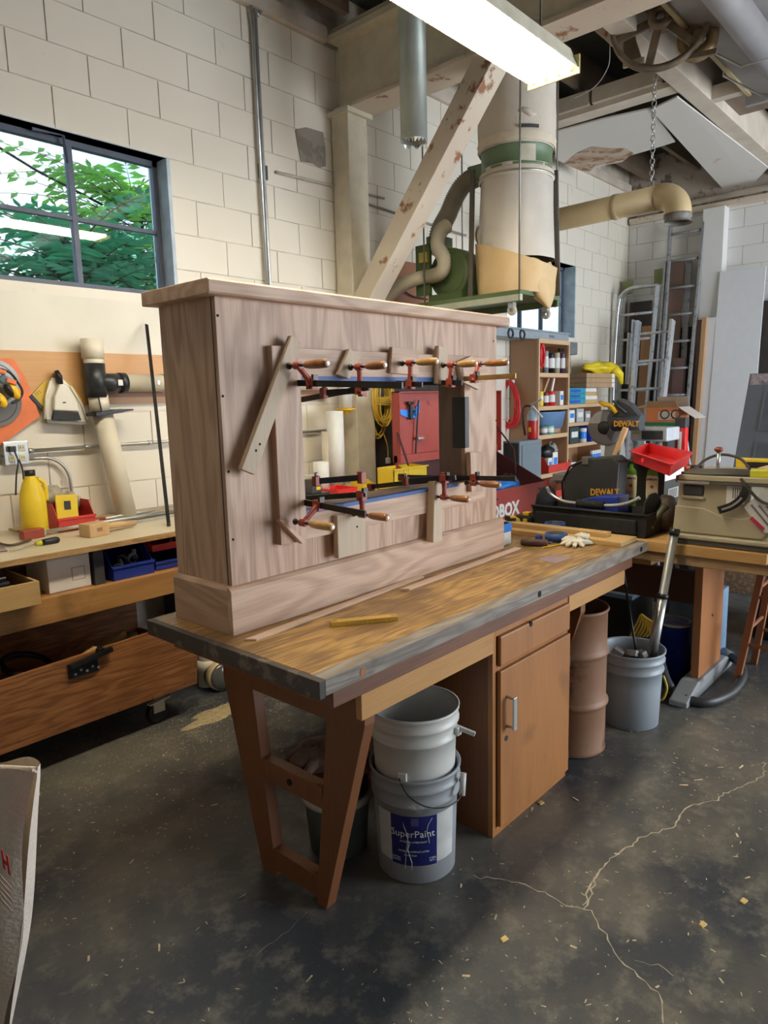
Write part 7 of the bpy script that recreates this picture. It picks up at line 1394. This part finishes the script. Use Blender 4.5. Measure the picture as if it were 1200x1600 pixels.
for k in range(22):
    a=2*math.pi*k/22; p=Vector((c.x+.076*math.cos(a),2.75+.076*math.sin(a),c.z+.02)); m.add([p+Vector((-.012*math.sin(a),.012*math.cos(a),0)),p-Vector((-.012*math.sin(a),.012*math.cos(a),0)),p+Vector((rnd.uniform(-.01,.01),rnd.uniform(-.01,.01),-rnd.uniform(.01,.03)))],[(0,1,2)])
m.out('torn_foil',ZINC,t)
t=thing('wire','thin wire hanging in a curve between the dark joists','wire',(4.4,2.4,3.9)); MB().tube(spline([at(953,75,2,3.95)+Vector((0,0,.15)),at(953,75,2,3.95),at(950,105,2,3.9),at(930,135,2,3.85),at(900,152,2,3.88),at(895,150,2,4.05)],8),.003,5).out('wire',PAPER,t)
t=thing('junction_box','white junction plate on a joist behind the light','junction box',tuple(at(873,58,2,4.0))); c=at(873,58,2,4.0); MB().box(c-Vector((.06,.05,.01)),c+Vector((.06,.05,.01))).out('plate',PAPER,t,bevel=.002)
# hoist pulley
wc=at(1032,28,0,4.75); rw=.30
OLD=mat('old_brown_iron',(.20,.15,.10),.5,.3,var=.3,scale=12)
R1=(Vector((0,0,CH))-wc).to_track_quat('Z','Y').to_matrix(); R1=Euler((math.radians(90),0,math.radians(-70))).to_matrix()
t=thing('hoist_wheel','big spoked iron hoist wheel under the ceiling','pulley',tuple(wc)); MB().lathe(wc,[(rw*.90,-.02),(rw,-.03),(rw,-.018),(rw*.95,0),(rw,.018),(rw,.03),(rw*.90,.02),(rw*.90,-.02)],48,R1).out('rim',OLD,t); MB().lathe(wc,[(.03,-.05),(.075,-.045),(.075,.045),(.03,.05),(.03,-.05)],24,R1).out('hub',OLD,t)
for k in range(6):
    a=math.pi*2*k/6+.3; d=R1@Vector((math.cos(a),math.sin(a),0)); MB().bar(wc+d*.06,wc+d*rw*.92,.05,.02,R1@Vector((0,0,1))).out('spoke',OLD,t,bevel=.004)
n_=R1@Vector((0,0,1)); c2=wc+R1@Vector((.40 if (R1@Vector((1,0,0))).y<0 else -.40,0,0)); c2=at(1090,62,0,4.9)
MB().lathe(c2,[(.05,-.03),(.12,-.03),(.11,0),(.12,.03),(.05,.03),(.05,-.03)],32,R1).out('small_pulley',mat('brassy_iron',(.35,.24,.12),.45,.3),t); MB().cyl(c2-n_*.08,c2+n_*.08,.03).out('small_axle',OLD,t)
a=at(981,0,0,4.75); b=at(985,98,0,4.75); MB().prism([at(974,-20,0,4.75),at(990,-20,0,4.75),at(992,60,0,4.75),at(1003,95,0,4.75),at(974,104,0,4.75)],(.02,0,0)).out('bracket',OLD,t); MB().bar(at(974,103,0,4.73),at(1006,93,0,4.73),.02,.03).out('bracket_foot',mat('pale_iron',(.50,.40,.28),.5),t)
MB().bar(at(1070,90,0,4.85),at(1120,80,0,4.85),.02,.03).out('arm',OLD,t); MB().box(wc+Vector((-.03,-.35,.30)),wc+Vector((.03,.45,.36))).out('axle_beam',OLD,t)
t=thing('beam_bracket','pale chipped timber block on the ceiling left of the hoist wheel','block',(4.6,2.4,3.8)); P=[at(*q,0,4.75) for q in ((905,25),(930,18),(972,5),(972,88),(945,62),(925,45))]; MB().prism(P,(.10,0,0)).out('block',PEEL,t,bevel=.004)
# roll-up door hood and pipe
t=thing('door_hood','long galvanised roll-up door housing along the ceiling at the right','duct',(4.8,1.4,3.8)); HG=mat('hood_metal',(.34,.32,.32),.5,.35,var=.12,scale=3)
MB().prism([(2.5,1.74,3.80),(2.5,1.52,3.74),(2.5,1.05,3.78),(2.5,1.05,4.15),(2.5,1.74,4.15)],(3.75,0,0)).out('hood',HG,t,bevel=.012,seg=3); MB().box((6.25,1.03,3.72),(6.30,1.76,4.17)).out('end_plate',HG,t,bevel=.004)
MB().box((2.5,1.715,3.78),(6.26,1.745,3.80)).out('lower_lip',mat('yellowed_lip',(.45,.36,.20),.5),t,bevel=.003)
MB().cyl((2.5,1.34,3.62),(5.75,1.34,3.62),.085,n=28).out('round_pipe',mat('grey_round_pipe',(.30,.29,.30),.45,.3,var=.1,scale=4),t)
for x in (5.0,5.7): MB().tube([(x,1.76,4.1),(x,1.755,3.77),(x,1.44,3.52),(x,1.24,3.52),(x,1.22,3.74)],.008,6).out('strap',ZINC,t)
# ================================================================ BAG AT THE LOWER LEFT
BG=mat('canvas_bag',(.78,.68,.58),.9,var=.10,scale=5,bump=.4,bscale=90)
t=thing('dust_bag','off-white cloth dust bag with red lettering at the lower left edge','bag',(.5,1.6,.0))
A=at(55,1205,0,.45); B=at(8,1600,0,.45)
def bagf(u,v):
    z=(A.z-.33*.8*u*(1-v))-(A.z-.02)*v; yr=A.y+(B.y-A.y)*(A.z-.02)*v/(A.z-B.z)*.95; y=yr+.80*u; th=.09*math.sin(math.pi*min(1,max(0,u)))**.5*math.sin(math.pi*min(.95,.08+v*.9))**.5
    return y,z,th
m=MB(); m.grid(lambda u,v: (lambda q: Vector((.45-q[2]+.012*math.sin(14*u+5*v)*math.sin(math.pi*u)+.008*math.sin(23*u-9*v),q[0]+.006*math.sin(9*v),q[1]+(.012*math.sin(9*u) if v==0 else 0))))(bagf(u,v)),40,40); m.grid(lambda u,v: (lambda q: Vector((.455+q[2],q[0]+.006*math.sin(9*v),q[1]+(.012*math.sin(9*u) if v==0 else 0))))(bagf(1-u,v)),40,40); m.out('bag',BG,t)
MB().tube([Vector((.452,A.y+.005,A.z)),Vector((.452,A.y+.4,A.z-.13)),Vector((.452,A.y+.8,A.z-.264))],.006,6).out('hem',BG,t)
p=at(2,1368,0,.37); RI=mat('red_print',(.50,.04,.04),.7,var=0)
p=at(20,1366,0,.355)
text('SHOP H',.045,(.352,p.y,p.z),-Y,Z,RI,t,bold=.002,align='RIGHT',sx=1.0)
for k in range(5):
    q=at(18,1388+9*k,0,.352); MB().box((.3515,q.y,q.z-.0015),(.353,q.y+.14,q.z+.0015)).out('print_line',mat('faint_print',(.30,.24,.21),.8,var=0),t)
